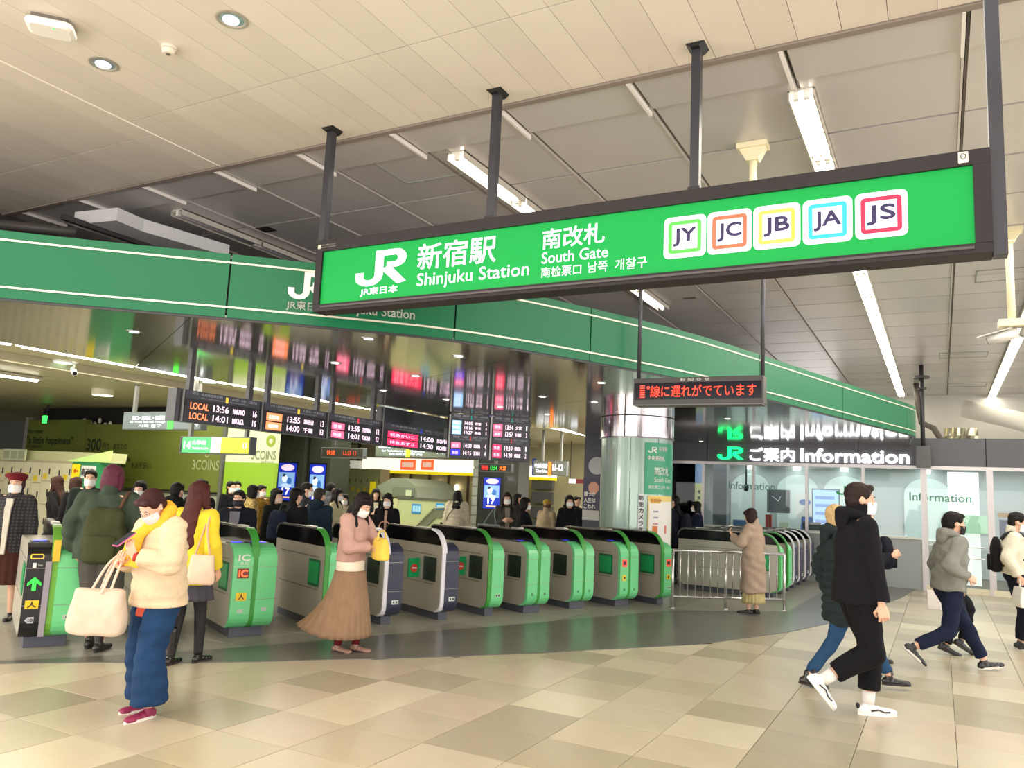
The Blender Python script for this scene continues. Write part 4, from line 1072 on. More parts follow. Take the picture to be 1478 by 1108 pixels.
gate((-7.36, 4.72), 'entrance', 'ticket gate at the left edge, black strip with glowing green arrow', 62, flL=False, flR=False)
gate((-6.82, 5.52), 'double', 'green ticket gate standing behind the woman in the cream fleece', 62, flL=False, flR=False)
gate((-6.42, 6.32), 'ic', 'green ticket gate with IC lettering and a lit orange badge', 64, flL=False, flR=False)
gate((-6.12, 7.12), 'single', 'green single ticket gate left of the woman in the tulle skirt', 65.7, flL=False, flR=True)
gate((-5.84, 7.86), 'navy', 'navy fronted ticket gate with white rim, just right of the tulle skirt', 65.7)
gate((-5.52, 8.62), 'navy', 'navy fronted ticket gate with white rim, second from the tulle skirt', 65.7)
gate((-5.27, 9.36), 'single', 'green single ticket gate right beside the two navy fronted ones', 65.7)
gate((-4.93, 10.12), 'double', 'green double ticket gate, third gate to the left of the steel barrier group end', 65.7)
gate((-4.62, 10.98), 'double', 'green double ticket gate without badges, nearest to the two badged ones', 65.7, flR=False)
g = gate((-4.20, 11.75), 'double', 'green double ticket gate with red and yellow badges, second from the steel barrier', 65.7, flL=False, flR=False); stickers(g, -0.11)
g = gate((-3.84, 12.30), 'single', 'green ticket gate with red and yellow badges right beside the steel barrier', 65.7, flL=False, flR=False); stickers(g, 0.11)
# second row, beyond the barrier
lab2 = ['wide plain steel side of the nearest ticket gate behind the barrier', 'green edged ticket gate, second behind the steel barrier', 'dark fronted ticket gate, third behind the barrier', 'dark fronted ticket gate, fourth behind the barrier', 'dark fronted ticket gate, fifth behind the barrier', 'farthest dark ticket gate, beside the dark green padded coat']
for k, y in enumerate((14.75, 15.6, 16.3, 17.0, 17.8, 18.6)):
    gate((-2.50, y), 'single' if k < 2 else 'navy', lab2[k], 84, L=1.9, flL=(k > 0), flR=True, group='ticket gates behind the steel barrier')

# ================================================================ DEPARTURE BOARDS
BX = -8.5
m_bd = mat('3c3c46', 0.4); m_scr = mat('1d1620', 0.25); m_hdr = mat('aeb0ba', 0.5, emit=0.25)
OR, PK, RD, WH = mat('ff8c5a', 0.4, emit=1.6), mat('ff6a8c', 0.4, emit=1.4), mat('ff2c5a', 0.4, emit=1.7), mat('ffe0f4', 0.4, emit=1.8)
BL, LB = mat('2a24e0', 0.4, emit=1.7), mat('9cccff', 0.4, emit=1.5)
yb = [at_x(px, py, BX)[1] for px, py in ((259, 607), (374, 621), (470, 633.5), (549.6, 642), (648.7, 657))]
def board(M, w, z0, z1, label, header, rows, chip, group='departure boards under the mirror canopy', depth=0.16, clock=None, wide=False):
    """M: frame at lower left corner, width w, height z1 - z0"""
    o_ = M.translation; t = empty('departure_board', label, 'departure board', tuple(o_), 0, group)
    h = z1 - z0
    rect('housing', 0.0, w, 0, h, -depth, -0.01, M, m_bd, t, bevel=0.006)
    rect('edge_profile', 0.0, 0.03, 0, h, -0.01, 0.008, M, mat('8a8a86', 0.3, 0.7), t)
    hh = 0.42
    for (r0, rws, hd, ch) in rows:
        rect('header_panel', 0.05, w - 0.03, r0 + hh - 0.11, r0 + hh - 0.01, -0.012, 0.0, M, mat('4c4c58', 0.4), t)
        if hd:
            text(hd[0], M @ Matrix.Translation((w * 0.12, r0 + hh - 0.065, 0)), w * 0.36, 0.042, m_hdr, t, 'header_lettering')
            text(hd[1], M @ Matrix.Translation((w * 0.60, r0 + hh - 0.065, 0)), w * 0.34, 0.036, m_hdr, t, 'header_lettering')
            text(hd[2], M @ Matrix.Translation((w * 0.22, r0 + hh - 0.10, 0)), w * 0.60, 0.020, m_hdr, t, 'header_lettering')
            rect('line_colour_mark', w * 0.525, w * 0.555, r0 + hh - 0.105, r0 + hh - 0.03, 0, 0.004, M, mat(ch, 0.4, emit=0.8), t)
        n = len(rws); rh = (hh - 0.16) / n
        rect('screen', 0.05, w - 0.03, r0 + 0.04, r0 + hh - 0.12, -0.012, -0.002, M, m_scr, t)
        for i, (kind, kc, time, dest, trk) in enumerate(rws):
            z = r0 + hh - 0.13 - rh * (i + 1) + 0.015; hgt = rh * 0.66
            if kc[0] == 'text':
                text(kind, M @ Matrix.Translation((w * 0.10, z, 0)), w * 0.22, hgt, kc[1], t, 'service_lettering', 0.012)
            else:
                bx1 = w * (0.50 if wide else 0.30)
                rect('service_block', w * 0.08, bx1, z - 0.012, z + hgt + 0.012, 0, 0.003, M, kc[1], t)
                text(kind, M @ Matrix.Translation((w * 0.11, z + 0.01, 0)), bx1 - w * 0.16, hgt * 0.7, WH, t, 'service_lettering')
            xt = w * (0.54 if wide else 0.38)
            text(time, M @ Matrix.Translation((xt, z, 0)), w * 0.19, hgt, WH, t, 'time_lettering', 0.004)
            text(dest, M @ Matrix.Translation((xt + w * 0.25, z + 0.005, 0)), w * 0.15, hgt * 0.8, WH, t, 'destination_lettering', 0.012)
            text(trk, M @ Matrix.Translation((w * 0.90, z, 0)), w * (0.05 if len(trk) > 1 else 0.025), hgt, WH, t, 'track_number', 0.004)
    return t
def hang(t, M, w, z1, xs_=(0.12, 0.88)):
    for f in xs_:
        p = M @ Vector((w * f, 0, -0.08)); MB().box(p[0] - 0.035, p[0] + 0.035, p[1] - 0.035, p[1] + 0.035, z1, SZ).build('hanger', mat('45434a', 0.4), t)
for i, (lab, hd, rows, top) in enumerate((
    ('leftmost departure board with two orange LOCAL rows, 13:56 and 14:01', ('中央・総武線(各駅停車)', '東中野・中野・三鷹方面', 'Chuo-Sobu Line (Local) for Nakano and Mitaka', 'f0d030'),
     [('LOCAL', ('text', OR), '13:56', 'NAKANO', '16'), ('LOCAL', ('text', OR), '14:01', 'MITAKA', '16')], 2.76),
    ('departure board with orange rows for 13:55 and 14:00, second from the left', ('中央・総武線(各駅停車)', '水道橋・千葉方面', 'Chuo-Sobu Line (Local) for Suidobashi and Chiba', 'f0d030'),
     [('各駅停車', ('block', OR), '13:55', '津田沼', '13'), ('各駅停車', ('block', OR), '14:00', '千葉', '13')], 2.76),
    ('departure board with two pink blocks, 13:55 and 14:01, third from the left', ('中央線(快速)', '立川・八王子方面', 'Chuo Line (Rapid) for Tachikawa', 'd83040'),
     [('快速', ('block', PK), '13:55', 'TOYODA', '12'), ('快速', ('block', PK), '14:01', 'TAKAO', '12')], 2.76),
    ('departure board with wide red blocks for 14:00 and 14:30 expresses', ('中央本線(特急)', '甲府・松本方面', 'Chuo Line (Limited Express) for Kofu', '2030a0'),
     [('特急かいじ', ('block', RD), '14:00', 'KOFU', '9'), ('特急あずさ', ('block', RD), '14:30', 'KOFU', '9')], SZ - 0.035))):
    w = yb[i + 1] - yb[i] - 0.012; z0 = 2.345 - 0.01 * (i == 3)
    M = face_x(BX, yb[i] + 0.006, z0)
    t = board(M, w, z0, top, lab, None, [(0.0, rows, hd[:3], hd[3])], None, wide=(i == 3))
    if i < 3: hang(t, M, w, 2.76)
    else: 
        rect('dark_upper_panel', 0.0, w, 0.44, SZ - z0 - 0.04, -0.01, 0.0, M, mat('2a2a30', 0.35), t)
        rect('white_notice', w * 0.89, w * 0.96, 0.22, 0.48, 0, 0.004, M, mat('a8aaac', 0.5), t)
rect('side_case', -0.07, -0.0, 0, 0.42, -0.18, -0.02, face_x(BX, yb[0], 2.345), mat('4a494e', 0.4), bpy.data.objects['departure_board'])
A5 = np.array((-7.95, 12.30)); B5 = np.array((-6.80, 13.36)); d5 = (B5 - A5) / np.linalg.norm(B5 - A5); W5 = np.linalg.norm(B5 - A5) / 2
r5 = (d5[0], d5[1], 0)
hd5 = ('東海道線・横須賀線', '横浜・小田原方面', 'Shonan-Shinjuku Line for Yokohama'); hd6 = ('埼京線・川越線', '大宮・川越方面', 'Saikyo Line for Omiya')
for k, (lab, top_rows, low_rows) in enumerate((
    ('tall departure board with three light blue blocks over a pink and a blue one', [('特急', ('block', LB), '14:05', '新宿', '5'), ('特急', ('block', LB), '14:16', '伊豆', '6'), ('普通', ('block', LB), '14:27', '高崎', '5')], [('快速', ('block', PK), '14:00', 'ODAWARA', '4'), ('快速', ('block', BL), '14:15', 'ZUSHI', '4')]),
    ('tall departure board at the right end of the row with red and pink blocks', [('通快', ('block', PK), '13:54', '大宮', '1'), ('各停', ('block', PK), '13:57', '川越', '2')], [('快速', ('block', RD), '14:10', 'OMIYA', '1'), ('各停', ('block', RD), '14:20', 'AKABANE', '2')]))):
    o5 = A5 + d5 * W5 * k; z0 = 2.215
    M = frame((o5[0], o5[1], z0), r5, (0, 0, 1))
    t = board(M, W5 - 0.01, z0, SZ - 0.035, lab, None, [(0.41, top_rows, hd6 if k else hd5, '1a8a80'), (0.02, low_rows, hd5 if k else hd6, 'c03030')], None)

# smaller hanging signs behind the boards
def hung_sign(px0, py0, px1, py1, Y, name, label, col, emit=0.0, depth=0.14, zc_=IZ, posts=(0.1, 0.9)):
    p0 = at_y(px0, py1, Y); p1 = at_y(px1, py0, Y)
    pz0 = (at_y((px0 + px1) / 2, py1, Y)[2]); pz1 = at_y((px0 + px1) / 2, py0, Y)[2]
    t = empty(name, label, 'sign', (p0[0], Y, pz0))
    MB().box(p0[0], p1[0], Y, Y + depth, pz0, pz1).build('sign_box', mat('5c6264', 0.4), t, bevel=0.006)
    MB().box(p0[0] + 0.02, p1[0] - 0.02, Y - 0.006, Y, pz0 + 0.02, pz1 - 0.02).build('sign_face', mat(col, 0.4, emit=emit), t)
    for f in posts:
        x = p0[0] + (p1[0] - p0[0]) * f; MB().box(x - 0.03, x + 0.03, Y + 0.04, Y + 0.1, pz1, zc_).build('hanger', mat('6f6f6a', 0.4), t)
    return t, p0[0], p1[0], pz0, pz1
WT = mat('f4f4ff', 0.4, emit=1.3)
t, x0, x1, z0, z1 = hung_sign(176, 594, 292, 620, 9.6, 'platform_sign', 'grey hanging direction sign with white lettering and a green bar, left of the departure boards', '6a7678')
w = x1 - x0; h = z1 - z0
text('西口・西改札・南通路', face_y(x0 + w * 0.13, z0 + h * 0.55, 9.594), w * 0.42, h * 0.22, WT, t, 'white_lettering', 0.02)
text('for West Exit and Passage', face_y(x0 + w * 0.1, z0 + h * 0.36, 9.594), w * 0.46, h * 0.13, WT, t, 'white_lettering', 0.01)
text('서쪽 출구', face_y(x0 + w * 0.22, z0 + h * 0.14, 9.594), w * 0.3, h * 0.15, WT, t, 'white_lettering', 0.01)
rect('green_bar', x0 + w * 0.60, x0 + w * 0.66, z0 + h * 0.04, z0 + h * 0.85, 0, 0.012, face_y(0, 0, 9.594), mat('3cff3c', 0.4, emit=1.6), t)
text('14', face_y(x0 + w * 0.88, z0 + h * 0.2, 9.594), w * 0.09, h * 0.3, WT, t, 'platform_number', 0.03)
t, x0, x1, z0, z1 = hung_sign(258, 630, 362, 655, 9.3, 'platform_sign', 'small lit sign, green with 14 and yellow, below the leftmost departure board', '222222')
w = x1 - x0; h = z1 - z0; Mf = face_y(0, 0, 9.294)
rect('green_field', x0 + w * 0.05, x0 + w * 0.47, z0 + 0.02, z1 - 0.02, 0, 0.01, Mf, mat('3ee05a', 0.4, emit=1.3), t)
rect('white_field', x0 + w * 0.47, x0 + w * 0.61, z0 + 0.02, z1 - 0.02, 0, 0.01, Mf, mat('f4fff4', 0.4, emit=1.2), t)
rect('yellow_field', x0 + w * 0.61, x0 + w * 0.99, z0 + 0.02, z1 - 0.02, 0, 0.01, Mf, mat('e8e626', 0.4, emit=1.3), t)
text('14', face_y(x0 + w * 0.08, z0 + h * 0.28, 9.28), w * 0.1, h * 0.42, WT, t, 'platform_number', 0.03)
text('山手線', face_y(x0 + w * 0.20, z0 + h * 0.52, 9.28), w * 0.2, h * 0.25, WT, t, 'white_lettering', 0.02)
text('Yamanote Line', face_y(x0 + w * 0.20, z0 + h * 0.25, 9.28), w * 0.24, h * 0.15, WT, t, 'white_lettering')
text('13', face_y(x0 + w * 0.92, z0 + h * 0.35, 9.28), w * 0.05, h * 0.3, mat('f8ffd0', 0.4, emit=1.4), t, 'platform_number', 0.03)
t, x0, x1, z0, z1 = hung_sign(463, 646, 525, 661, 15.0, 'train_display', 'small black display with orange dots under the third departure board', '201a14', posts=())
w = x1 - x0; h = z1 - z0
text('快速', face_y(x0 + w * 0.15, z0 + h * 0.3, 14.98), w * 0.2, h * 0.45, mat('ff5a20', 0.4, emit=0.8), t, 'dot_lettering'); text('13:55 12', face_y(x0 + w * 0.55, z0 + h * 0.3, 14.98), w * 0.3, h * 0.4, mat('ff3a20', 0.4, emit=0.5), t, 'dot_lettering')
MB().box(x0 + .3, x0 + .36, 15.05, 15.1, z1, IZ).build('hanger', M_DARK, t)
t, x0, x1, z0, z1 = hung_sign(690, 669, 738, 681, 17.0, 'train_display', 'black display with red, green and orange dots on the dark advertising pillar', '120e0e', posts=(0.5,))
w = x1 - x0; h = z1 - z0
for k, (c, s_) in enumerate((('ff2a2a', '特急'), ('30c040', '13:54'), ('ff7a1a', '大宮'))): text(s_, face_y(x0 + w * (0.12 + 0.27 * k), z0 + h * 0.25, 16.98), w * 0.2, h * 0.5, mat(c, 0.4, emit=1.0), t, 'dot_lettering', 0.03)
t, x0, x1, z0, z1 = hung_sign(541, 640, 650, 660, 15.5, 'platform_sign', 'long grey green sign with blue white lettering and yellow bar below the red departure board', '6c7866', posts=(0.2, 0.8))
w = x1 - x0; h = z1 - z0; WB = mat('dceaff', 0.4, emit=1.4)
text('湘南新宿ライン・東海道線方面', face_y(x0 + w * 0.05, z0 + h * 0.62, 15.48), w * 0.62, h * 0.2, WB, t, 'white_lettering', 0.03)
text('for Yokohama and Odawara', face_y(x0 + w * 0.1, z0 + h * 0.38, 15.48), w * 0.58, h * 0.14, WB, t, 'white_lettering', 0.02)
text('往橫濱方向', face_y(x0 + w * 0.2, z0 + h * 0.14, 15.48), w * 0.45, h * 0.15, WB, t, 'white_lettering', 0.02)
rect('yellow_bar', x0 + w * 0.44, x0 + w * 0.49, z0 + h * 0.0, z0 + h * 0.8, 0, 0.03, face_y(0, 0, 15.48), mat('f0f020', 0.4, emit=1.2), t)
text('9・10', face_y(x0 + w * 0.84, z0 + h * 0.3, 15.48), w * 0.1, h * 0.2, WB, t, 'platform_number', 0.03)
t, x0, x1, z0, z1 = hung_sign(769, 665, 818, 686, 20.0, 'platform_sign', 'grey platform sign reading 11-12 with an orange bar, left of the round column', '6a6e68', posts=(0.25, 0.8))
w = x1 - x0; h = z1 - z0
text('中央線 新宿', face_y(x0 + w * 0.06, z0 + h * 0.5, 19.98), w * 0.38, h * 0.3, WT, t, 'white_lettering', 0.03); text('Chuo Line', face_y(x0 + w * 0.1, z0 + h * 0.2, 19.98), w * 0.34, h * 0.2, WT, t, 'white_lettering', 0.02)
text('11-12', face_y(x0 + w * 0.6, z0 + h * 0.35, 19.98), w * 0.3, h * 0.42, WT, t, 'platform_number', 0.02)
rect('orange_bar', x0 + w * 0.48, x0 + w * 0.56, z0 - h * 0.05, z1 - 0.03, 0, 0.03, face_y(0, 0, 19.98), mat('ff7a1a', 0.4, emit=1.3), t)

# ================================================================ INNER CONCOURSE
def wbox(px0, py0, px1, py1, Y, dp, name, m, parent=None, **kw):
    p0 = at_y(px0, py1, Y); p1 = at_y(px1, py0, Y); zb = at_y((px0 + px1) / 2, py1, Y)[2]; zt = at_y((px0 + px1) / 2, py0, Y)[2]
    bv = kw.pop('bevel', 0); return MB().box(p0[0], p1[0], Y, Y + dp, zb, zt).build(name, m, parent, bevel=bv, **kw)
def wspan(px0, py0, px1, py1, Y):
    p0 = at_y(px0, py1, Y); p1 = at_y(px1, py0, Y)
    return p0[0], p1[0], at_y((px0 + px1) / 2, py1, Y)[2], at_y((px0 + px1) / 2, py0, Y)[2]
MB().box(-34, -9.5, 25.5, 25.8, 0, 3.5).build('wall_far', mat('a39d7c', 0.7), kind='structure')
MB().box(-9.5, -6.4, 31.0, 31.3, 0, 3.5).build('wall_shops', mat('a09880', 0.7), kind='structure')
MB().box(-6.6, -6.3, 17.2, 31, 0, 3.4).build('wall_column', mat('4e4e5a', 0.5), kind='structure')
# dark slot above the advertising wall
AY = 13.2
x0, x1, z0, z1 = wspan(113, 616, 396, 722, AY)
z0 = at_y(113, 699, AY)[2]; z1 = at_y(113, 612, AY)[2]
ad = empty('advertising_wall', 'long olive green advertising wall with 300 yen slogan and coin shop lettering', 'advertisement', (x0, AY, 0))
xm = at_y(322, 660, AY)[0]; x1 = at_y(397, 660, AY)[0]
m_ol = mat('626b24', 0.55, var=0.12, vscale=0.8); m_ol2 = mat('86ac24', 0.5)
MB().box(x0, xm, AY, AY + 0.12, z0, z1).build('olive_panel', m_ol, ad)
MB().box(xm + 0.08, x1, AY, AY + 0.12, z0 + (z1 - z0) * 0.45, z1).build('pale_panel', mat('c8cdb0', 0.55), ad)
MB().box(xm + 0.08, x1, AY, AY + 0.12, 0.35, z0 + (z1 - z0) * 0.45).build('lime_panel', m_ol2, ad)
MB().box(xm - 0.03, xm + 0.06, AY - 0.05, AY + 0.05, 0.2, z1 + 0.3).build('upright', mat('5a5a52', 0.5), ad)
MB().box(x0 - 0.05, x1, AY - 0.03, AY + 0.03, z0 - 0.08, z0 - 0.03).build('lower_rail', mat('3a3c30', 0.5), ad)
MB().box(x0, xm, AY, AY + 0.1, 0.1, z0 - 0.08).build('base_panel', mat('9a9a88', 0.5), ad)
# angled left part of the wall
xl, zl0, zl1 = at_y(35, 660, AY - 0.0)[0], None, None
MB().box(xl, x0 - 0.02, AY, AY + 0.12, z0, z1 + 0.12).build('olive_panel', m_ol, ad)
MB().box(xl - 3.2, xl - 0.14, AY + 0.05, AY + 0.12, 0.1, z1 + 0.1).build('grey_panel', mat('5a5c58', 0.5), ad)
MB().box(xl - 0.12, xl, AY - 0.02, AY + 0.12, 0.1, z1 + 0.2).build('edge_post', mat('8a8a80', 0.5), ad)
m_ink = mat('23280e', 0.6)
def adt(s, px0, py0, px1, py1, m=m_ink, b=0.01, **kw):
    X0, X1, Z0_, Z1_ = wspan(px0, py0, px1, py1, AY - 0.004); return text(s, face_y(X0, Z0_, AY - 0.004), X1 - X0, Z1_ - Z0_, m, ad, 'advert_lettering', b, **kw)
adt('We create', 39, 619, 63, 625); adt('"a little happiness"', 38, 630, 106, 643, b=0.03); adt('of yours!', 38, 641, 60, 647, b=0.02)
adt('300', 124, 633, 147, 650, b=0.02); adt('円で、あなたの', 148, 639, 184, 649); adt('と幸せ"', 151, 659, 188, 674, b=0.03); adt('をお手伝い。', 189, 667, 220, 676, b=0.01)
m_cl = mat('969d70', 0.5)
adt('3COINS', 277, 664, 317, 678, m_cl); adt('○', 295, 646, 304, 660, m_cl); adt('3COINS', 363, 650, 399, 663, mat('7c8458', 0.5)); adt('plus', 377, 664, 395, 669, mat('9aa078', 0.5)); adt('◎', 384, 628, 398, 644, mat('8aa02a', 0.5), b=0.03)
adt('We help you.', 165, 690, 187, 694, b=0.0)
# dark frieze above with pale machinery lights
wbox(60, 588, 262, 613, 13.7, 0.3, 'wall_frieze', mat('0d0c0b', 0.8), kind='structure')
t = empty('stored_fittings', 'pale odd fittings glinting in the dark gap above the olive advertising wall', 'fittings', tuple(at_y(140, 610, 13.6)))
for k, (a, b) in enumerate(((122, 606), (131, 610), (137, 611), (144, 607), (152, 612), (159, 612))):
    p = at_y(a, b, 13.55); MB().ell(tuple(p), (0.06, 0.04, 0.05 + 0.03 * (k % 2))).build('pale_fitting', mat('d8d4c4', 0.4), t, smooth=True)
MB().box(at_y(118, 612, 13.6)[0], at_y(163, 612, 13.6)[0], 13.5, 13.7, at_y(140, 615, 13.6)[2] - .03, at_y(140, 615, 13.6)[2]).build('shelf', M_DARK, t)
MB().box(-26.3, -26.0, 0, 33, 0, 3.5).build('wall_left', mat('6f6b58', 0.7), kind='structure')
p = at_y(63, 605, 12.8); t = empty('exit_light', 'small green glowing exit lamp above the olive wall at far left', 'light', tuple(p)); MB().box(p[0] - 0.06, p[0] + 0.06, 12.8, 12.86, p[2] - 0.1, p[2] + 0.1).build('green_lens', mat('40ff60', 0.4, emit=2), t); MB().box(p[0] - 0.07, p[0] + 0.07, 12.86, 12.9, p[2] - 0.12, p[2] + 0.12).build('housing', M_DARK, t); MB().box(p[0] - 0.02, p[0] + 0.02, 12.86, 12.9, p[2] + 0.12, IZ).build('hanger', M_DARK, t)
# coin lockers
LKY = 11.4
def lockers(pxs, ytop_px, Y, z1, roofd, label, colr, ncol, sign=True):
    x0 = at_y(pxs[0], 700, Y)[0]; x1 = at_y(pxs[1], 700, Y)[0]
    t = empty('coin_lockers', label, 'lockers', (x0, Y, 0))
    MB().box(x0, x1, Y + 0.02, Y + 0.55, 0.05, z1).build('cabinet', mat('b8b290', 0.5), t)
    MB().box(x0, x1, Y + 0.05, Y + 0.5, 0, 0.05).build('plinth', M_DARK, t)
    w = (x1 - x0) / ncol
    for i in range(ncol):
        zs = [0.08, 0.80, 1.36, z1 - 0.03] if i % 2 else [0.08, 0.88, 1.42, z1 - 0.03]
        for a, b in zip(zs[:-1], zs[1:]):
            d = MB().box(x0 + w * i + 0.012, x0 + w * (i + 1) - 0.012, Y, Y + 0.02, a, b - 0.02).build('locker_door', mat(colr, 0.45), t)
            MB().box(x0 + w * (i + 0.78), x0 + w * (i + 0.86), Y - 0.014, Y, (a + b) / 2 - 0.07, (a + b) / 2 + 0.07).build('handle', M_DARK, d)
            if a > 1.2: MB().box(x0 + w * (i + 0.2), x0 + w * (i + 0.62), Y - 0.004, Y, a + 0.03, a + 0.16).build('yellow_label', mat('e0c838', 0.5), d)
    return t, x0, x1
t, lx0, lx1 = lockers((-70, 101), 0, LKY, 1.88, 0.6, 'row of cream coin lockers at the left edge behind the crowd', 'ddd6b4', 13)
sx0, sx1 = lx1, at_y(137, 700, LKY)[0]
MB().box(sx0, sx1, LKY + 0.0, LKY + 0.5, 0, 1.88).build('end_panel', mat('2f8a58', 0.5), t)
MB().box(sx0 + 0.02, sx0 + 0.30, LKY - 0.01, LKY, 1.45, 1.83).build('yellow_sign', mat('f2d418', 0.5, emit=0.3), t)
MB().prism([(sx0 + 0.08, 1.67), (sx0 + 0.15, 1.73), (sx0 + 0.15, 1.69), (sx0 + 0.25, 1.69), (sx0 + 0.25, 1.65), (sx0 + 0.15, 1.65), (sx0 + 0.15, 1.61)], LKY - 0.016, LKY - 0.01, 'y').build('red_arrow', mat('c8401c', 0.5), t)
MB().box(sx0 + 0.36, sx1 - 0.03, LKY - 0.01, LKY, 1.52, 1.80).build('white_plate', M_WHITE, t)
text('南改札', face_y(sx0 + 0.38, 1.57, LKY - 0.014), sx1 - sx0 - 0.45, 0.17, mat('2a2e2c', 0.5), t, 'plate_lettering', 0.02)
pk = at_y(154, 650, LKY)[0]
MB().prism([(lx0, 1.88), (pk, 1.88), (pk + 0.05, 2.10), (lx0, 2.13)], LKY + 0.1, LKY + 0.5, 'y').build('sloping_roof', mat('cfd0a0', 0.5), t)
MB().add([(sx0 - 0.3, LKY + 0.05, 1.89), (pk + 0.05, LKY + 0.05, 1.89), (pk + 0.1, LKY + 0.05, 2.16), (sx0 - 0.3, LKY + 0.09, 1.89), (pk + 0.05, LKY + 0.09, 1.89), (pk + 0.1, LKY + 0.09, 2.16)], [(0, 1, 2), (5, 4, 3), (0, 3, 4, 1), (1, 4, 5, 2), (2, 5, 3, 0)]).build('green_lit_gable', mat('c4e888', 0.5, emit=0.35), t)
x0_, x1_, a_, b_ = wspan(3, 648, 37, 664, LKY - 0.1)
MB().box(x0_, x1_, LKY - 0.1, LKY - 0.06, a_, b_).build('hanging_board', mat('c4c8a8', 0.5), t)
for k in range(3): MB().box(x0_ + 0.05 + (x1_ - x0_) / 3 * k, x0_ + (x1_ - x0_) / 3 * (k + 1) - 0.03, LKY - 0.11, LKY - 0.1, a_ + 0.04, b_ - 0.04).build('board_cell', mat('a2a888', 0.5), t)
# advertising pillars with lit screens
def abstract_screen(X0, X1, Z0_, Z1_, Y, parent):
    """lit poster: blue ground with pale shapes and a broad light heading"""
    w = X1 - X0; h = Z1_ - Z0_
    MB().box(X0, X1, Y - 0.012, Y, Z0_, Z1_).build('screen_glass', mat('1a2ca0', 0.3, emit=1.0), parent)
    MB().box(X0 + w * 0.05, X1 - w * 0.05, Y - 0.016, Y - 0.012, Z0_ + h * 0.35, Z0_ + h * 0.75).build('pale_field', mat('7fa6d8', 0.4, emit=0.8), parent)
    MB().ell((X0 + w * 0.52, Y - 0.015, Z1_ - h * 0.12), (w * 0.38, 0.006, h * 0.09), None, 14, 8).build('pink_shape', mat('f0c6d8', 0.4, emit=1.0), parent)
    for fx, fz, rx_, rz_, c in ((0.40, 0.58, 0.16, 0.10, 'e0eefc'), (0.36, 0.66, 0.09, 0.05, '1c2036'), (0.66, 0.52, 0.14, 0.10, '3466b0'), (0.5, 0.40, 0.3, 0.06, 'b8d0f4')):
        MB().ell((X0 + w * fx, Y - 0.02, Z0_ + h * fz), (w * rx_, 0.006, h * rz_), None, 12, 8).build('poster_shape', mat(c, 0.4, emit=0.8), parent)
    for s_, fx in (('WE', 0.3),): text('17', face_y(X0 + w * 0.3, Z0_ + h * 0.16, Y - 0.022), w * 0.42, h * 0.17, mat('f4f4ff', 0.4, emit=1.2), parent, 'poster_numerals', 0.04)
    MB().box(X0 + w * 0.2, X1 - w * 0.2, Y - 0.018, Y - 0.012, Z0_ + h * 0.06, Z0_ + h * 0.10).build('caption_line', mat('e8b89a', 0.4, emit=0.8), parent)
def ad_pillar(px0, px1, spx0, spx1, spy0, spy1, Y, label, top=3.42, wall='3e4238'):
    X0 = at_y(px0, 720, Y)[0]; X1 = at_y(px1, 720, Y)[0]
    t = empty('advertising_pillar', label, 'pillar', ((X0 + X1) / 2, Y, 0))
    MB().box(X0, X1, Y, Y + 0.9, 0, top).build('pillar_body', mat(wall, 0.3, coat=0.3), t)
    a, b, c, d = wspan(spx0, spy0, spx1, spy1, Y); MB().box(a - 0.04, b + 0.04, Y - 0.008, Y, c - 0.04, d + 0.04).build('screen_frame', M_BLACK, t)
    abstract_screen(a, b, c, d, Y - 0.008, t); return t
ad_pillar(393, 434, 399, 429, 668, 722, 18.5, 'dark pillar with lit blue poster, left one of the pair beside the lime panel')
ad_pillar(442, 473, 444, 471, 670, 730, 18.6, 'dark pillar with lit blue poster, right one of the pair beside the lime panel')
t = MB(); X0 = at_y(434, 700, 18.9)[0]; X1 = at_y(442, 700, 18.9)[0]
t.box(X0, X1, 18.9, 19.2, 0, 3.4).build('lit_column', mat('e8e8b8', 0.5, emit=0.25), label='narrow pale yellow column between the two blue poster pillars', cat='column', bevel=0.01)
ad_pillar(691, 727, 697, 723, 689, 734, 21.5, 'dark pillar with lit blue poster behind the woman with the big grey bag', wall='26282a')
ad_pillar(730, 744, 731, 742, 690, 728, 22.6, 'narrow grey pillar with a slim blue poster behind the long haired woman', wall='5a5c62')
t = empty('slatted_pillar', 'narrow white edged pillar left of the dark poster pillar', 'pillar', (at_y(686, 700, 22)[0], 22, 0))
X0 = at_y(683, 700, 22)[0]; X1 = at_y(690, 700, 22)[0]; MB().box(X0, X1, 22, 22.2, 0, 3.2).build('shaft', mat('8e908a', 0.4), t)
for k in range(9): MB().box(X0 - 0.02, X1, 21.98, 22.0, 0.3 + 0.3 * k, 0.55 + 0.3 * k).build('slat', mat('b4b8b0', 0.4), t)
# shops
def shop(name, label, px0, px1, py0, py1, Y, ylow, sign_items, inner):
    X0, X1, Z0_, Z1_ = wspan(px0, py0, px1, py1, Y)
    t = empty(name, label, 'shop', (X0, Y, 0))
    MB().box(X0, X1, Y, Y + 0.25, Z0_, Z1_).build('lit_fascia', mat('fff8e8', 0.5, emit=1.1), t)
    MB().box(X0, X1, Y - 0.05, Y + 0.25, Z0_ - 0.10, Z0_).build('yellow_edge', mat('f4e020', 0.5, emit=0.7), t)
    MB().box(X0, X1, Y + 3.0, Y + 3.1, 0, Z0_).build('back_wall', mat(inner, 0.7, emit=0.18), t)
    MB().box(X0, X1, Y + 0.3, Y + 3.0, Z0_ - 0.02, Z0_ + 0.03).build('shop_ceiling', mat('e0c8a8', 0.7), t)
    return t, X0, X1, Z0_, Z1_
t, X0, X1, Z0_, Z1_ = shop('shop', 'long shop with a lit white fascia, two orange signs and a warm brown interior', 522, 690, 662, 680, 24.0, 0, (), '7a4a38')
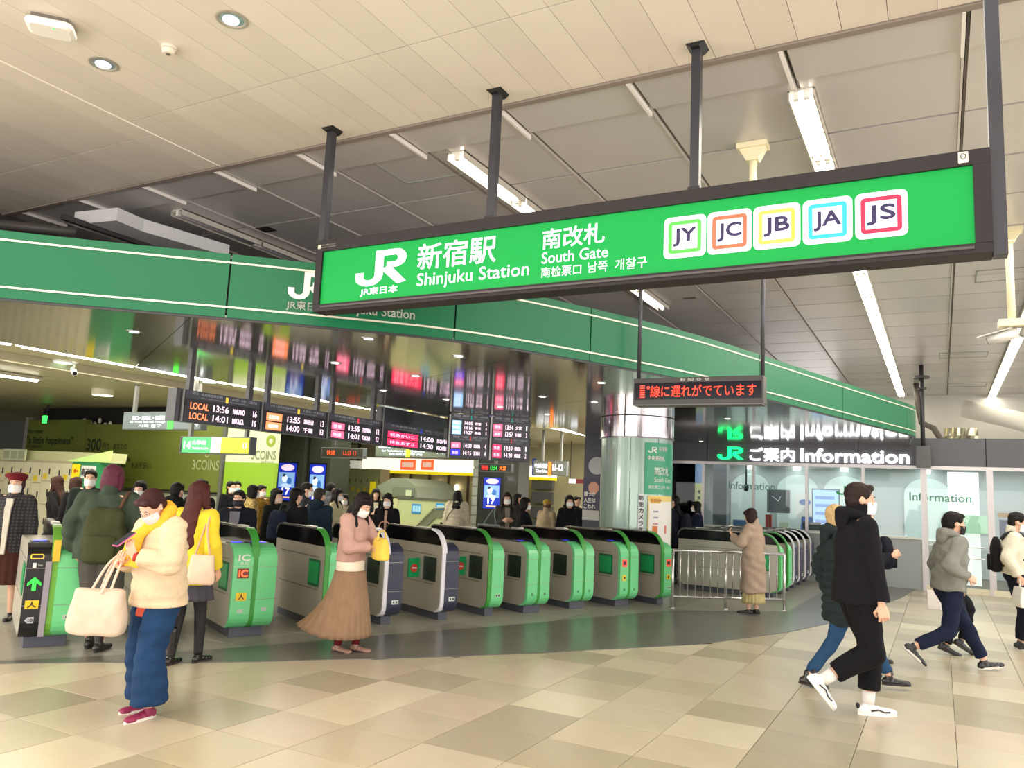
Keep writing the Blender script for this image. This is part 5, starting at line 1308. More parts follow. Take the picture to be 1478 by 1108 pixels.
for a, b in ((578, 600), (608, 626)):
    c, d, e, f = wspan(a, 663, b, 678, 23.9); p_ = MB().box(c, d, 23.88, 23.94, e, f).build('orange_sign', mat('f0683c', 0.5, emit=0.9), t)
    MB().box(c + 0.08, d - 0.08, 23.86, 23.88, e + 0.1, f - 0.1).build('sign_mark', mat('ffd8c0', 0.5, emit=0.6), p_)
for k in range(6):
    x = X0 + 0.6 + (X1 - X0 - 1) * k / 5; MB().box(x - 0.04, x + 0.04, 24.05, 24.12, 0, Z0_).build('shop_post', mat('4c3a34', 0.5), t)
    MB().ell((x + 0.35, 25.4, Z0_ - 0.42 - 0.1 * (k % 2)), (0.09, 0.09, 0.13), None, 10, 6).build('pendant_lamp', mat('fff0d0', 0.5, emit=5), t, smooth=True)
for k in range(8):
    x = X0 + 0.4 + (X1 - X0 - .8) * k / 7; MB().box(x - 0.22, x + 0.22, 26.2, 26.6, 0.0, 0.9 + 0.15 * (k % 3)).build('display_stand', mat(('5a3a30', '8a5c44', '3c2c2c', 'a87858')[k % 4], 0.6), t)
    MB().box(x - 0.18, x + 0.18, 26.9, 26.94, 1.3, 1.9).build('wall_picture', mat(('c87a5c', 'b89aa0', 'd8a890', '6a4a70')[k % 4], 0.6, emit=0.3), t)
t, X0, X1, Z0_, Z1_ = shop('shop', 'shop with peach lit wall and blue striped fascia right of the departure boards', 738, 800, 672, 688, 25.2, 0, (), 'c88a68')
for k in range(4):
    x = X0 + 0.08 + 0.26 * k; MB().box(x, x + 0.12, 25.12, 25.18, Z0_ + 0.05, Z1_ + 0.25).build('blue_stripe', mat('2c40a0', 0.5, emit=0.3), t)
MB().box(X0 + .1, X1 - 1.0, 26.8, 26.9, 1.0, Z0_ - .1).build('peach_panel', mat('f0b08a', 0.5, emit=0.7), t)
for k in range(4): MB().box(X1 - 0.9, X1 - 0.1, 25.3, 25.6, 0.3 + 0.5 * k, 0.7 + 0.5 * k).build('grey_shelf_unit', mat('56585a', 0.5), t)
t = empty('cafe_wall', 'pale wall with a golden tree drawing between the shop and the round column', 'wall panel', tuple(at_y(815, 720, 28)))
c, d, e, f = wspan(798, 682, 845, 770, 28.0); MB().box(c, d, 28, 28.1, 0, f).build('pale_panel', mat('d8ccae', 0.6), t)
rgt = random.Random(5); cx0, cz0 = (c + d) / 2, at_y(818, 706, 28)[2]
for k in range(40):
    a = rgt.uniform(0, 6.28); r0 = rgt.uniform(0, 0.75); MB().ell((cx0 + r0 * math.cos(a) * 0.9, 27.97, cz0 + r0 * math.sin(a) * 0.55), (0.12, 0.02, 0.09), None, 6, 4).build('golden_leaf', mat('c09a3a', 0.6), t)
MB().tube([(cx0, 27.97, cz0 - 1.1), (cx0 + 0.1, 27.97, cz0 - 0.3)], 0.04).build('tree_trunk', mat('8a6a30', 0.6), t)
t = empty('lit_menu_board', 'small lit white board beside a red one near the round column', 'board', tuple(at_y(826, 697, 24)))
c, d, e, f = wspan(821, 691, 830, 697, 24); MB().box(c, d, 24, 24.06, e, f).build('white_screen', mat('e8f0ff', 0.4, emit=2), t); MB().box(d + .03, d + .3, 24, 24.06, e, f).build('red_board', mat('7a2430', 0.5), t); MB().tube([(c, 24.1, f), (c, 24.1, 3.4)], .015).build('rod', M_DARK, t)
# escalator enclosure
ek = empty('escalator_housing', 'pale green escalator enclosure with blue stickers in the middle of the concourse', 'escalator', tuple(at_y(600, 780, 18)[:2]) + (0,))
EY = 19.0
c, d, e, f = wspan(571, 722, 650, 780, EY)
MB().box(c, d, EY, EY + 0.12, 0.35, f).build('side_wall', mat('b4bc8c', 0.45, coat=0.2), ek)
MB().box(c, d, EY - 0.03, EY + 0.15, f, f + 0.07).build('top_rail', mat('54564a', 0.4), ek)
q = [at_y(a, b, EY - 0.03) for a, b in ((600, 765), (627, 736), (648, 735), (648, 747), (629, 747), (597, 778))]
MB().prism([(v[0], v[2]) for v in q], EY - 0.05, EY, 'y').build('handrail_band', mat('6a6e5a', 0.4), ek)
q = [at_y(a, b, EY - 0.06) for a, b in ((598, 763), (627, 733), (649, 732))]
MB().tube([tuple(v) for v in q], 0.03, 8).build('handrail', mat('8a8e78', 0.3, 0.3), ek, smooth=True)
for (a, b, cc_, dd) in ((594, 727, 608, 741), (629, 726, 641, 736)):
    u, v, w_, x_ = wspan(a, b, cc_, dd, EY - 0.01); st = MB().box(u, v, EY - 0.02, EY, w_, x_).build('blue_sticker', mat('2a7ab4', 0.5, emit=0.2), ek)
    for k in range(3): MB().box(u + 0.04 + (v - u) * 0.3 * k, u + 0.12 + (v - u) * 0.3 * k, EY - 0.026, EY - 0.02, w_ + 0.05, x_ - 0.05).build('sticker_figure', mat('9ad0ee', 0.5), st)
u, v, w_, x_ = wspan(560, 696, 610, 722, 19.6)
MB().prism([(u, f + 0.05), (v, f + 0.05), (v - 0.1, x_ - 0.1), (v - 0.5, x_ + 0.12), (u + 0.25, x_ + 0.12), (u - 0.3, x_ - 0.15)], 19.4, 21.5, 'y').build('grey_cabin', mat('7c8270', 0.45), ek)
MB().box(v - 0.9, v - 0.12, 19.36, 19.4, f + 0.1, x_ - 0.15).build('cabin_door', mat('6c7264', 0.45), ek)
MB().box(v - 0.4, v - 0.2, 19.34, 19.36, x_ - 0.4, x_ - 0.22).build('notice', mat('c0c8a8', 0.5), ek)
MB().box(c - 0.6, c, EY - 0.02, EY + 1.6, 0, f).build('end_wall', mat('c0c090', 0.5), ek)
t, _, _ = lockers((474, 548), 0, 23.0, 2.25, 0.5, 'row of greenish coin lockers behind the waiting women, left of the escalator', 'aeb684', 9)
c, d, e, f = wspan(533, 695, 541, 712, 22.9); MB().box(c, d, 22.9, 22.96, e, f).build('yellow_sign', mat('f0d820', 0.5, emit=0.4), t)
t = empty('shop_awning', 'pale shop sign with red and green stripes left of the long lit fascia', 'sign', tuple(at_y(480, 680, 24)))
c, d, e, f = wspan(474, 664, 518, 682, 24.5); MB().box(c, d, 24.5, 24.7, e, f).build('board', mat('e6e4d2', 0.5, emit=0.5), t)
for x in (c + .1, d - .1): MB().box(x - .04, x + .04, 24.55, 24.65, f, IZ).build('hanger', M_DARK, t)
for k, cl_ in enumerate(('d04a3c', '5c8a5c', '8a5c4c')): MB().box(c + 0.1, d - 0.4, 24.48, 24.5, e + 0.06 + 0.14 * k, e + 0.12 + 0.14 * k).build('stripe', mat(cl_, 0.5), t)
# dark poster wall left of the column
c = at_x(842, 720, -6.62)
p0 = at_y(842, 735, 17.15); p1 = at_y(862, 690, 17.15)
t = empty('poster', 'dark poster with white japanese lettering and a peach shape beside the round column', 'poster', (-7.0, 17.15, 0.9))
X0, X1, Z0_, Z1_ = wspan(841, 690, 866, 735, 17.1)
MB().box(X0, X1, 17.1, 17.2, 0, 3.04).build('dark_panel', mat('4a4a58', 0.5), t)
MB().box(X0 + 0.0, X1, 17.08, 17.1, Z0_, Z1_).build('poster_sheet', mat('241f48', 0.4), t)
MB().ell(((X0 + X1) / 2 + 0.06, 17.075, Z1_ - 0.22), (0.13, 0.01, 0.14)).build('peach_shape', mat('d49a84', 0.5), t)
for k, s_ in enumerate(('勝つか', '人生は', 'こわれ')): text(s_, face_y(X0 + 0.04, Z0_ + 0.30 - 0.14 * k, 17.07), 0.28, 0.10, M_WHITE, t, 'poster_lettering', 0.02)
MB().box(X0, X1, 17.08, 17.1, Z0_ - 0.24, Z0_ - 0.02).build('white_foot', mat('c4c2c4', 0.5), t)
MB().cyl(((X0 + X1) / 2 + 0.15, 17.0, at_y(860, 672, 17)[2]), 0.2, 0.04, 24, 'y').build('round_disc', mat('aeb0b4', 0.4), t)
# machinery and white beam seen above the canopy at left
t = empty('white_beam', 'pale slanting ceiling beam seen above the left part of the green canopy', 'beam', tuple(at_z(180, 345, 4.3)))
q = [at_z(x, y, 4.45) for x, y in ((106, 324), (168, 318), (206, 334), (330, 370), (325, 376), (203, 362))]
bm_ = MB(); bm_.prism([(v[0], v[1]) for v in q], 4.45, 4.6); bm_.build('beam_face', mat('e2e0e0', 0.5), t)
q = at_z(204, 350, 4.44); MB().box(q[0] - 0.03, q[0] + 0.03, q[1] - 1.0, q[1] + 1.0, 4.40, 4.46).build('beam_joint', M_DARK, t)
MB().box(-30, -10.4, 6.0, 12, 4.0, 4.6).build('wall_dark_backdrop', mat('1a1818', 0.9), kind='structure')  # black backdrop; its colour stands in for the shade of the open gap
MB().box(-30, -9.95, 5.0, 30, 4.62, 4.7).build('wall_soffit', mat('3b3838', 0.9), kind='structure')
t = empty('roof_pipework', 'dark pipes in the shadow above the left end of the canopy', 'pipes', tuple(at_z(40, 345, 4.2)))
for k in range(4):
    a = at_z(-20, 322 + 8 * k, 4.1); b = at_z(110, 335 + 8 * k, 4.1); MB().tube([tuple(a), tuple(b)], 0.05, 8).build('pipe', mat('3e3a38', 0.5), t, smooth=True)

# ================================================================ PEOPLE
V = Vector
def cap(mb, p0, r0, p1, r1, seg=12):
    """tapered limb piece with rounded ends"""
    p0, p1 = V(p0), V(p1); d = (p1 - p0); L = d.length
    if L < 1e-6: return mb.ell(p0, (r0, r0, r0))
    d.normalize(); a = V((0, 0, 1)) if abs(d.z) < 0.9 else V((1, 0, 0)); u = d.cross(a).normalized(); w = d.cross(u); rr = []
    for t in (-0.9, -0.5, 0): rr.append([p0 + d * r0 * t + (u * math.cos(k / seg * 6.2832) + w * math.sin(k / seg * 6.2832)) * r0 * math.sqrt(1 - t * t) for k in range(seg)])
    for t in (0, 0.5, 0.9): rr.append([p1 + d * r1 * t + (u * math.cos(k / seg * 6.2832) + w * math.sin(k / seg * 6.2832)) * r1 * math.sqrt(1 - t * t) for k in range(seg)])
    return mb.rings(rr)

def limb(mb, pts, rs, flat_end=False):
    for i in range(len(pts) - 1):
        if flat_end and i == len(pts) - 2:
            mb.tube([pts[i], pts[i + 1]], [rs[i], rs[i + 1]], 14); cap(mb, pts[i], rs[i], V(pts[i]) * 0.999 + V(pts[i + 1]) * 0.001, rs[i])
        else: cap(mb, pts[i], rs[i], pts[i + 1], rs[i + 1])
    return mb

def hull(mb, ringspec, T=None, seg=20):
    """stack of elliptical rings (z, half width, half depth, y shift) passed through the posture function T"""
    rr = []
    for q in ringspec:
        z, a, b = q[:3]; dy = q[3] if len(q) > 3 else 0; dx = q[4] if len(q) > 4 else 0
        ring = [V((dx + a * math.cos(k / seg * 6.2832), dy + b * math.sin(k / seg * 6.2832), z)) for k in range(seg)]
        rr.append([T(v) for v in ring] if T else ring)
    return mb.rings(rr)

def weld(mb, name, m, parent, vox, smooth=4, fold=0.0, seed=0, fl=1.0, clampz=None, kw=None):
    """fuse the pieces into one skin (voxel remesh), relax it and add soft folds"""
    me = mb.mesh(None); o = bpy.data.objects.new('tmp', me)
    r_ = o.modifiers.new('r', 'REMESH'); r_.mode = 'VOXEL'; r_.voxel_size = vox; r_.adaptivity = 0
    s_ = o.modifiers.new('s', 'SMOOTH'); s_.factor = 0.5; s_.iterations = smooth
    nm = bake(o); bpy.data.objects.remove(o); bpy.data.meshes.remove(me)
    n = len(nm.vertices); co = np.empty(n * 3, np.float32); nm.vertices.foreach_get('co', co); co = co.reshape(-1, 3)
    if fold:
        no = np.empty(n * 3, np.float32); nm.vertices.foreach_get('normal', no); no = no.reshape(-1, 3)
        rs = np.random.RandomState(seed); d = np.zeros(n, np.float32)
        for k in range(5):
            w = rs.normal(size=3) * np.array([14, 14, 22]) * fl; ph = rs.uniform(0, 6.28); w2 = rs.normal(size=3) * 7
            d += np.sin(co @ w + ph + 1.5 * np.sin(co @ w2)) * (1 / 2.2)
        co = co + no * (d * fold)[:, None]
    if clampz is not None: co[:, 2] = np.maximum(co[:, 2], clampz)
    nm.vertices.foreach_set('co', co.reshape(-1)); nm.materials.clear(); nm.materials.append(m)
    nm.polygons.foreach_set('use_smooth', [True] * len(nm.polygons)); nm.update()
    o = bpy.data.objects.new(name, nm); link(o, parent)
    return tag(o, **(kw or {}))

def ik(a, c, l1, l2, pole):
    a, c = V(a), V(c); d = c - a; L = min(d.length, (l1 + l2) * 0.999); dn = d.normalized(); c = a + dn * L
    x = (l1 * l1 - l2 * l2 + L * L) / (2 * L); h = math.sqrt(max(0, l1 * l1 - x * x)); p = V(pole); p = (p - dn * p.dot(dn)).normalized()
    return a + dn * x + p * h, c

SKIN = lambda h='e2b498': mat(h, 0.5, bump=0.05, bscale=200, var=0.03, spec=0.35)

def hand(mb_fn, wrist, fdir, pnorm, side, curl, s=1.0):
    """palm, four unequal fingers and a thumb; returns an MB"""
    mb = MB(); f = V(fdir).normalized(); n = V(pnorm); n = (n - f * n.dot(f)).normalized(); r = f.cross(n) * side   # r points to the thumb side
    w = V(wrist)
    P_ = lambda a, b, c: w + (f * a + r * b + n * c) * s
    rr = []
    for a, hw, hd in ((-0.03, 0.024, 0.021), (0.0, 0.025, 0.017), (0.03, 0.036, 0.016), (0.065, 0.040, 0.015), (0.088, 0.036, 0.011)):
        rr.append([P_(a, hw * math.cos(k / 12 * 6.2832), hd * math.sin(k / 12 * 6.2832)) for k in range(12)])
    mb.rings(rr)
    for b, L, rd in ((0.030, 0.075, 0.0082), (0.010, 0.083, 0.0084), (-0.010, 0.077, 0.0080), (-0.029, 0.060, 0.0072)):
        p = P_(0.080, b, 0); ang_ = 0; d = f.copy(); segs = (0.45, 0.30, 0.25)
        for i, q in enumerate(segs):
            ang_ += curl * (0.9, 1.1, 0.8)[i]; d = f * math.cos(ang_) + n * math.sin(ang_); p2 = p + d * L * q * s
            cap(mb, p, rd * s * (1 - 0.08 * i), p2, rd * s * (0.94 - 0.08 * i), 8); p = p2
    t0 = P_(0.022, 0.026, 0.004); t1 = P_(0.050, 0.050, 0.016 + 0.01 * curl); t2 = P_(0.078, 0.056 - 0.02 * curl, 0.026 + 0.02 * curl)
    cap(mb, t0, 0.012 * s, t1, 0.0105 * s, 8); cap(mb, t1, 0.0105 * s, t2, 0.009 * s, 8)
    return mb

def person(label, pos, face, H=1.65, build=1.0, lean=0, bow=0, turn=0, tilt=0, feet=None, hands=None, skin='e2b498', top=None, bottom=None, shoes=None,
           hair=None, mask='f4f2ee', near=False, group=None, hipz=None, seed=0, fold=0.006, knee_f=1.0, scarf=None, twist=0, vox=None):
    s = H / 1.65; vx = vox or (0.011 if near else 0.020)
    root = empty('person', label, 'person', (0, 0, 0), 0, group)
    k = s * build
    fem = 0.93 if (hair or {}).get('f', 0) else 1.0
    hz = (hipz if hipz is not None else 0.86) * s
    la = R(lean); ch, sh = math.cos(la), math.sin(la); tw = R(twist)
    def T(v):                                 # bends everything above the hip forward and twists the chest
        v = V(v)
        if v.z <= hz: return v
        z = v.z - hz; f_ = min(1, z / (0.25 * s)); a = la * f_; y = v.y; x = v.x
        tq = tw * min(1, z / (0.4 * s)); x, y = x * math.cos(tq) - y * math.sin(tq), x * math.sin(tq) + y * math.cos(tq)
        return V((x, y * math.cos(a) + z * math.sin(a), hz + z * math.cos(a) - y * math.sin(a)))
    dz = hz - 0.86 * s
    up = lambda x, y, z: T(V((x * s, y * s, z * s + dz)))
    # joints
    nb = up(0, 0.0, 1.40); 
    ba = R(bow) + la * 0.55; tn = R(-turn); tl_ = R(tilt)
    HM = Matrix.Rotation(tw + tn, 3, 'Z') @ Matrix.Rotation(-ba, 3, 'X') @ Matrix.Rotation(tl_, 3, 'Y')
    hp = lambda x, y, z: nb + HM @ V((x * s, y * s, z * s + 0.0))        # head space: origin at the neck base
    hc = lambda x, y, z: hp(x, y + 0.018, z + 0.135)
    fem_w = 0.162 if fem < 1 else 0.18
    shoulder = {sd: up(sd * fem_w * build, 0, 1.345) for sd in (-1, 1)}
    hip = {sd: V((sd * 0.088 * s, 0, hz)) for sd in (-1, 1)}
    feet = feet or {-1: (-0.1, 0.0, 0), 1: (0.1, 0.02, 0)}
    hands = hands or {}
    ank, knee, elb, wri, hdir = {}, {}, {}, {}, {}
    for sd in (-1, 1):
        f_ = feet[sd]; pitch = R(f_[3]) if len(f_) > 3 else 0; x, y, z = f_[0] * s, f_[1] * s, f_[2] * s
        # toe-down pitch turns the foot about its ball
        ball = V((x, y + 0.10 * s, z)); a_ = ball + V((0, -0.10 * s * math.cos(pitch) + 0.0, 0.085 * s * 1.0 + 0.10 * s * math.sin(pitch)))
        knee[sd], ank[sd] = ik(hip[sd], a_, 0.398 * s, 0.388 * s, (sd * 0.06, knee_f, 0.1))
        h_ = hands.get(sd, {}); w_ = h_.get('at', (sd * 0.25, 0.03, 0.80)); wv = T(V((w_[0] * s, w_[1] * s, w_[2] * s + dz))) if not h_.get('raw') else V(w_) * s
        elb[sd], wri[sd] = ik(shoulder[sd], wv, 0.285 * s, 0.25 * s, h_.get('pole', (sd * 0.5, -1, -0.4)))
    # ---------------- body: one continuous skin
    mb = MB()
    hull(mb, [(z * s + dz, a * k, b * k, c * s) for z, a, b, c in ((0.82, 0.10, 0.08, 0), (0.88, 0.155, 0.10, -0.01), (1.02, 0.125, 0.085, 0), (1.18, 0.145, 0.10, 0.005), (1.30, 0.165, 0.095, 0), (1.37, 0.11, 0.07, -0.005), (1.40, 0.055, 0.055, 0))], T)
    cap(mb, nb - V((0, 0, 0.03 * s)), 0.054 * s, hp(0, 0.012, 0.09), 0.050 * s)
    for sd in (-1, 1):
        limb(mb, [up(sd * 0.10, 0, 1.35), shoulder[sd], elb[sd], wri[sd]], [0.055 * k, 0.052 * k, 0.038 * k, 0.024 * k])
        limb(mb, [hip[sd], knee[sd], ank[sd]], [0.085 * k, 0.052 * k, 0.036 * k])
    # head
    def he(c, rad): mb.ell(hc(*c), tuple(q * s for q in rad), HM, 16, 12)
    he((0, -0.008, 0.025), (0.075, 0.094, 0.090)); he((0, 0.022, -0.040), (0.056, 0.068, 0.068)); he((0, 0.066, -0.088), (0.024, 0.020, 0.018))
    he((0, 0.068, 0.016), (0.052, 0.024, 0.014)); he((0, 0.095, -0.022), (0.012, 0.016, 0.017)); he((0, 0.088, -0.006), (0.008, 0.012, 0.024)); he((0, 0.080, -0.062), (0.024, 0.014, 0.010))
    for sd in (-1, 1): he((sd * 0.076, -0.006, -0.008), (0.010, 0.018, 0.030)); he((sd * 0.040, 0.062, -0.03), (0.022, 0.022, 0.020))
    body = weld(mb, 'body', SKIN(skin), root, min(vx, 0.0095) if near else 0.013, 2)
    # hands, joined into the body mesh
    bm = bmesh.new(); bm.from_mesh(body.data)
    for sd in (-1, 1):
        h_ = hands.get(sd, {})
        fd = V(h_['dir']).normalized() if 'dir' in h_ else (wri[sd] - elb[sd]).normalized()
        pn = V(h_.get('palm', (-sd, 0.15, 0))); hdir[sd] = fd
        hm = hand(None, wri[sd], fd, pn, -1 if sd > 0 else 1, h_.get('curl', 0.35), s * (1.0 if fem == 1 else 0.92))
        if near: tmp = weld(hm, 'tmp_hand', SKIN(skin), None, 0.0034, 1)
        else: tmp = hm.build('tmp_hand', None)
        bm.from_mesh(tmp.data); bpy.data.objects.remove(tmp)
    bm.to_mesh(body.data); bm.free(); body.data.polygons.foreach_set('use_smooth', [True] * len(body.data.polygons))
    # eyes, brows
    frontal = True
    for sd in (-1, 1):
        MB().ell(hc(sd * 0.030, 0.082, -0.001), (0.013 * s, 0.006 * s, 0.0065 * s), HM, 10, 6).build('eye', mat('f2efea', 0.3), body, smooth=True)
        MB().ell(hc(sd * 0.030, 0.0865, -0.001), (0.006 * s, 0.004 * s, 0.006 * s), HM, 8, 6).build('iris', mat('241812', 0.2), body, smooth=True)
        MB().ell(hc(sd * 0.032, 0.086, 0.022), (0.019 * s, 0.006 * s, 0.0035 * s), HM, 8, 5).build('eyebrow', mat('2c1c16', 0.8), body, smooth=True)
    MB().ell(hc(0, 0.0915, -0.062), (0.019 * s, 0.006 * s, 0.005 * s), HM, 10, 6).build('lips', mat('b8685c', 0.5), body, smooth=True)
    if mask:
        mb = MB(); rows = []
        for j in range(9):
            v = j / 8; z = -0.018 - 0.088 * v; row = []
            for i in range(13):
                u = (i / 12 - 0.5) * 2; a = u * R(78); wv_ = 0.064 - 0.012 * abs(v - 0.4)
                fr = 0.100 - 0.006 * abs(v - 0.35) * 2 + 0.010 * math.exp(-(u * 3) ** 2) * (1 - v)
                row.append(hc(wv_ * math.sin(a) * 1.12, 0.012 + (fr - 0.008) * math.cos(a) - 0.010 * max(0, v - 0.75), z))
            rows.append(row)
        vs = [tuple(q) for r_ in rows for q in r_]; mb.add(vs, [(j * 13 + i, j * 13 + i + 1, (j + 1) * 13 + i + 1, (j + 1) * 13 + i) for j in range(8) for i in range(12)])
        o = mb.build('face_mask', mat(mask, 0.85, bump=0.1, bscale=80), root, smooth=True); s_ = o.modifiers.new('s', 'SOLIDIFY'); s_.thickness = 0.003; s_.offset = 1
        for sd in (-1, 1):
            MB().tube([hc(sd * 0.069, 0.035, -0.03), hc(sd * 0.077, 0.010, -0.012), hc(sd * 0.082, -0.016, -0.004)], 0.0016, 5).build('ear_loop', mat(mask, 0.8), o)
    # ---------------- hair or hat
    h = hair or {'kind': 'short', 'col': '1c1614'}; kd = h['kind']; mb = MB()
    def hh(c, rad): mb.ell(hc(*c), tuple(q * s for q in rad), HM, 16, 12)
    if kd in ('short', 'bob', 'long', 'curly'):
        g = 1.0 if kd == 'short' else 1.05
        hh((0, -0.020, 0.042), (0.083 * g, 0.098, 0.088 * g)); hh((0, -0.052, -0.005), (0.074 * g, 0.058, 0.075))
        hh((0.02, 0.052, 0.082), (0.052, 0.036, 0.028)); hh((-0.03, 0.050, 0.078), (0.045, 0.036, 0.028))
        for sd in (-1, 1): hh((sd * 0.066, 0.012, 0.045), (0.020, 0.045, 0.045))
    if kd == 'bob':
        hh((0, -0.045, -0.055), (0.088, 0.062, 0.085))
        for sd in (-1, 1): hh((sd * 0.078, -0.005, -0.035), (0.026, 0.050, 0.095)); hh((sd * 0.074, 0.022, -0.02), (0.018, 0.035, 0.085))
        hh((0.0, 0.072, 0.058), (0.060, 0.022, 0.030))
    if kd in ('long', 'curly'):
        Ld = h.get('len', 0.42)
        pts = [hc(0, -0.05, 0.0), hc(0, -0.075, -0.12), up(0, -0.115 - h.get('out', 0), 1.30), up(0, -0.125 - h.get('out', 0), 1.40 - Ld * 0.75), up(0, -0.11, 1.42 - Ld)]
        wd = [0.085, 0.095, 0.105, 0.10, 0.07] if kd == 'curly' else [0.082, 0.088, 0.100, 0.095, 0.07]
        rr = []
        for i, p in enumerate(pts):
            d_ = 0.05 if i < 2 else 0.038
            ax = HM @ V((1, 0, 0)) if i < 2 else (T(V((1, 0, 1.3 * s))) - T(V((0, 0, 1.3 * s)))).normalized()
            ay = HM @ V((0, 1, 0)) if i < 2 else V((0, 1, 0))
            rr.append([p + ax * wd[i] * s * math.cos(t_ / 14 * 6.2832) + ay * d_ * s * math.sin(t_ / 14 * 6.2832) for t_ in range(14)])
        mb.rings(rr)
        for sd in (-1, 1):
            hh((sd * 0.076, 0.0, -0.03), (0.024, 0.048, 0.10))
            limb(mb, [hc(sd * 0.076, 0.015, 0.03), hc(sd * 0.086, 0.018, -0.10), up(sd * 0.105, 0.075, 1.31), up(sd * 0.09, 0.105, 1.31 - Ld * 0.42)], [0.024 * s, 0.026 * s, 0.028 * s, 0.016 * s])
        hh((0.0, 0.070, 0.060), (0.058, 0.022, 0.030))
    if kd in ('beret', 'beanie', 'cap'):
        hh((0, -0.045, -0.02), (0.078, 0.055, 0.075)); 
        for sd in (-1, 1): hh((sd * 0.072, 0.0, -0.01), (0.018, 0.04, 0.06))
        hm_ = MB(); hm_.ell(hc(0, -0.012, 0.062), (0.094 * s, 0.108 * s, 0.070 * s), HM, 20, 12)
        if kd == 'beret': hm_.ell(hc(0.02, -0.02, 0.085), (0.125 * s, 0.125 * s, 0.042 * s), HM, 20, 10); hm_.tube([hc(0.02, -0.02, 0.12), hc(0.02, -0.02, 0.14)], 0.006 * s, 6)
        weld(hm_, 'beret' if kd == 'beret' else 'knit_hat', cloth(h['hat']), root, vx * 0.7, 3)
    ho = weld(mb, 'hair', mat(h['col'], 0.62, bump=0.8, bscale=90, stretch=(1, 1, 0.08), var=0.25, spec=0.22), root, 0.0075 if near else 0.013, 2, fold=0.0022 if kd != 'curly' else 0.008, seed=seed, fl=4.0 if kd != 'curly' else 3.0)
    # ---------------- trousers / skirt
    if bottom:
        m = bottom['m'] if 'm' in bottom else cloth(bottom['col'])
        if bottom['kind'] == 'trousers':
            mb = MB(); w = bottom.get('w', 1.0); hem = bottom.get('hem', 0.06); wh = bottom.get('wh', w)
            hull(mb, [(z * s + dz, a * k, b * k, c * s) for z, a, b, c in ((0.80, 0.15, 0.10, 0), (0.86, 0.172, 0.118, -0.012), (0.94, 0.160, 0.112, -0.005), (1.03, 0.138, 0.10, 0))], T)
            for sd in (-1, 1):
                an = ank[sd]; kn = knee[sd]; e = an + (an - kn).normalized() * (0.085 - hem) * s * 0.0 + (kn - an).normalized() * (hem - 0.05) * s
                limb(mb, [hip[sd] + V((0, 0, -0.01)), kn, e], [0.098 * k * (0.5 + 0.5 * w), 0.068 * k * w, 0.052 * k * wh], flat_end=True)
            weld(mb, 'trousers', m, root, vx, 4, fold, seed + 1)
        else:
            zt, zb, r0, r1 = bottom.get('zt', 0.98), bottom['zb'], bottom.get('r0', 0.15), bottom['r1']
            if bottom.get('tights'):
                mb = MB(); hull(mb, [(z * s + dz, a * k, b * k, c * s) for z, a, b, c in ((0.82, 0.13, 0.09, 0), (0.90, 0.16, 0.105, -0.01), (0.98, 0.14, 0.09, 0))], T)
                for sd in (-1, 1): limb(mb, [hip[sd], knee[sd], ank[sd]], [0.090 * k, 0.057 * k, 0.042 * k])
                weld(mb, 'tights', mat(bottom['tights'], 0.7), root, vx, 3)
            n = 72; pl = bottom.get('pleats', 18); rr = []; sx_, sy_ = bottom.get('drag', (0, 0)); amp = bottom.get('amp', 0.012)
            for j in range(15):
                t_ = j / 14; z = (zt + (zb - zt) * t_) * s; r_ = (r0 + (r1 - r0) * t_ ** 0.9)
                ring = []
                for i in range(n):
                    a = i / n * 6.2832; q = r_ * (1 + 0.0) + amp * t_ * math.sin(a * pl) + amp * 0.7 * t_ * math.sin(a * 5 + seed)
                    dr = max(0, math.cos(a - math.atan2(sy_, sx_))) if (sx_ or sy_) else 0
                    zz = z + (bottom.get('lift', 0) * dr * t_ ** 2) * s
                    v = V(((q * math.cos(a)) * s + sx_ * dr * t_ ** 2.2 * s, (q * 0.85 * math.sin(a)) * s + sy_ * dr * t_ ** 2.2 * s, zz)); ring.append(T(v) if z > hz else v)
                rr.append(ring)
            mb = MB(); mb.rings(rr, caps=False); o = mb.build('skirt', m, root, smooth=True); s_ = o.modifiers.new('s', 'SOLIDIFY'); s_.thickness = 0.006
    # ---------------- coat / jacket
    if top:
        m = top['m'] if 'm' in top else cloth(top['col'], top.get('bump', 0.35), top.get('bs', 35.0)); zh = top.get('zh', 0.86); l = top.get('loose', 1.0); fl_ = top.get('flare', 0.0)
        mb = MB(); a0 = 0.172 if fem < 1 else 0.19
        R_ = [(1.405, 0.062, 0.060, 0), (1.375, 0.115, 0.080, -0.005), (1.33, a0 * 0.98, 0.115, -0.005), (1.22, a0 * l, 0.132 * l, 0.003), (1.05, (a0 - 0.012) * l + fl_ * 0.3, 0.128 * l + fl_ * 0.2, 0.003), (0.92, a0 * l + fl_ * 0.5, 0.138 * l + fl_ * 0.4, 0)]
        if zh < 0.9:
            R_ = [q for q in R_ if q[0] > zh + 0.04]; zz = 0.84
            while zz > zh + 0.03: R_.append((zz, a0 * l + fl_ * (0.5 + (0.92 - zz)), 0.140 * l + fl_ * (0.4 + (0.92 - zz)), 0)); zz -= 0.12
            R_.append((zh, a0 * l + fl_ * (0.5 + (0.92 - zh)), 0.140 * l + fl_ * (0.4 + (0.92 - zh)), 0))
        else:
            R_ = [q for q in R_ if q[0] > zh + 0.03] + [(zh, a0 * l * 0.97, 0.128 * l, 0)]
        hull(mb, [(z * s + dz, a * k, b * k, c * s) for z, a, b, c in R_[::-1]], T)
        sl = top.get('sleeve', 1.0)
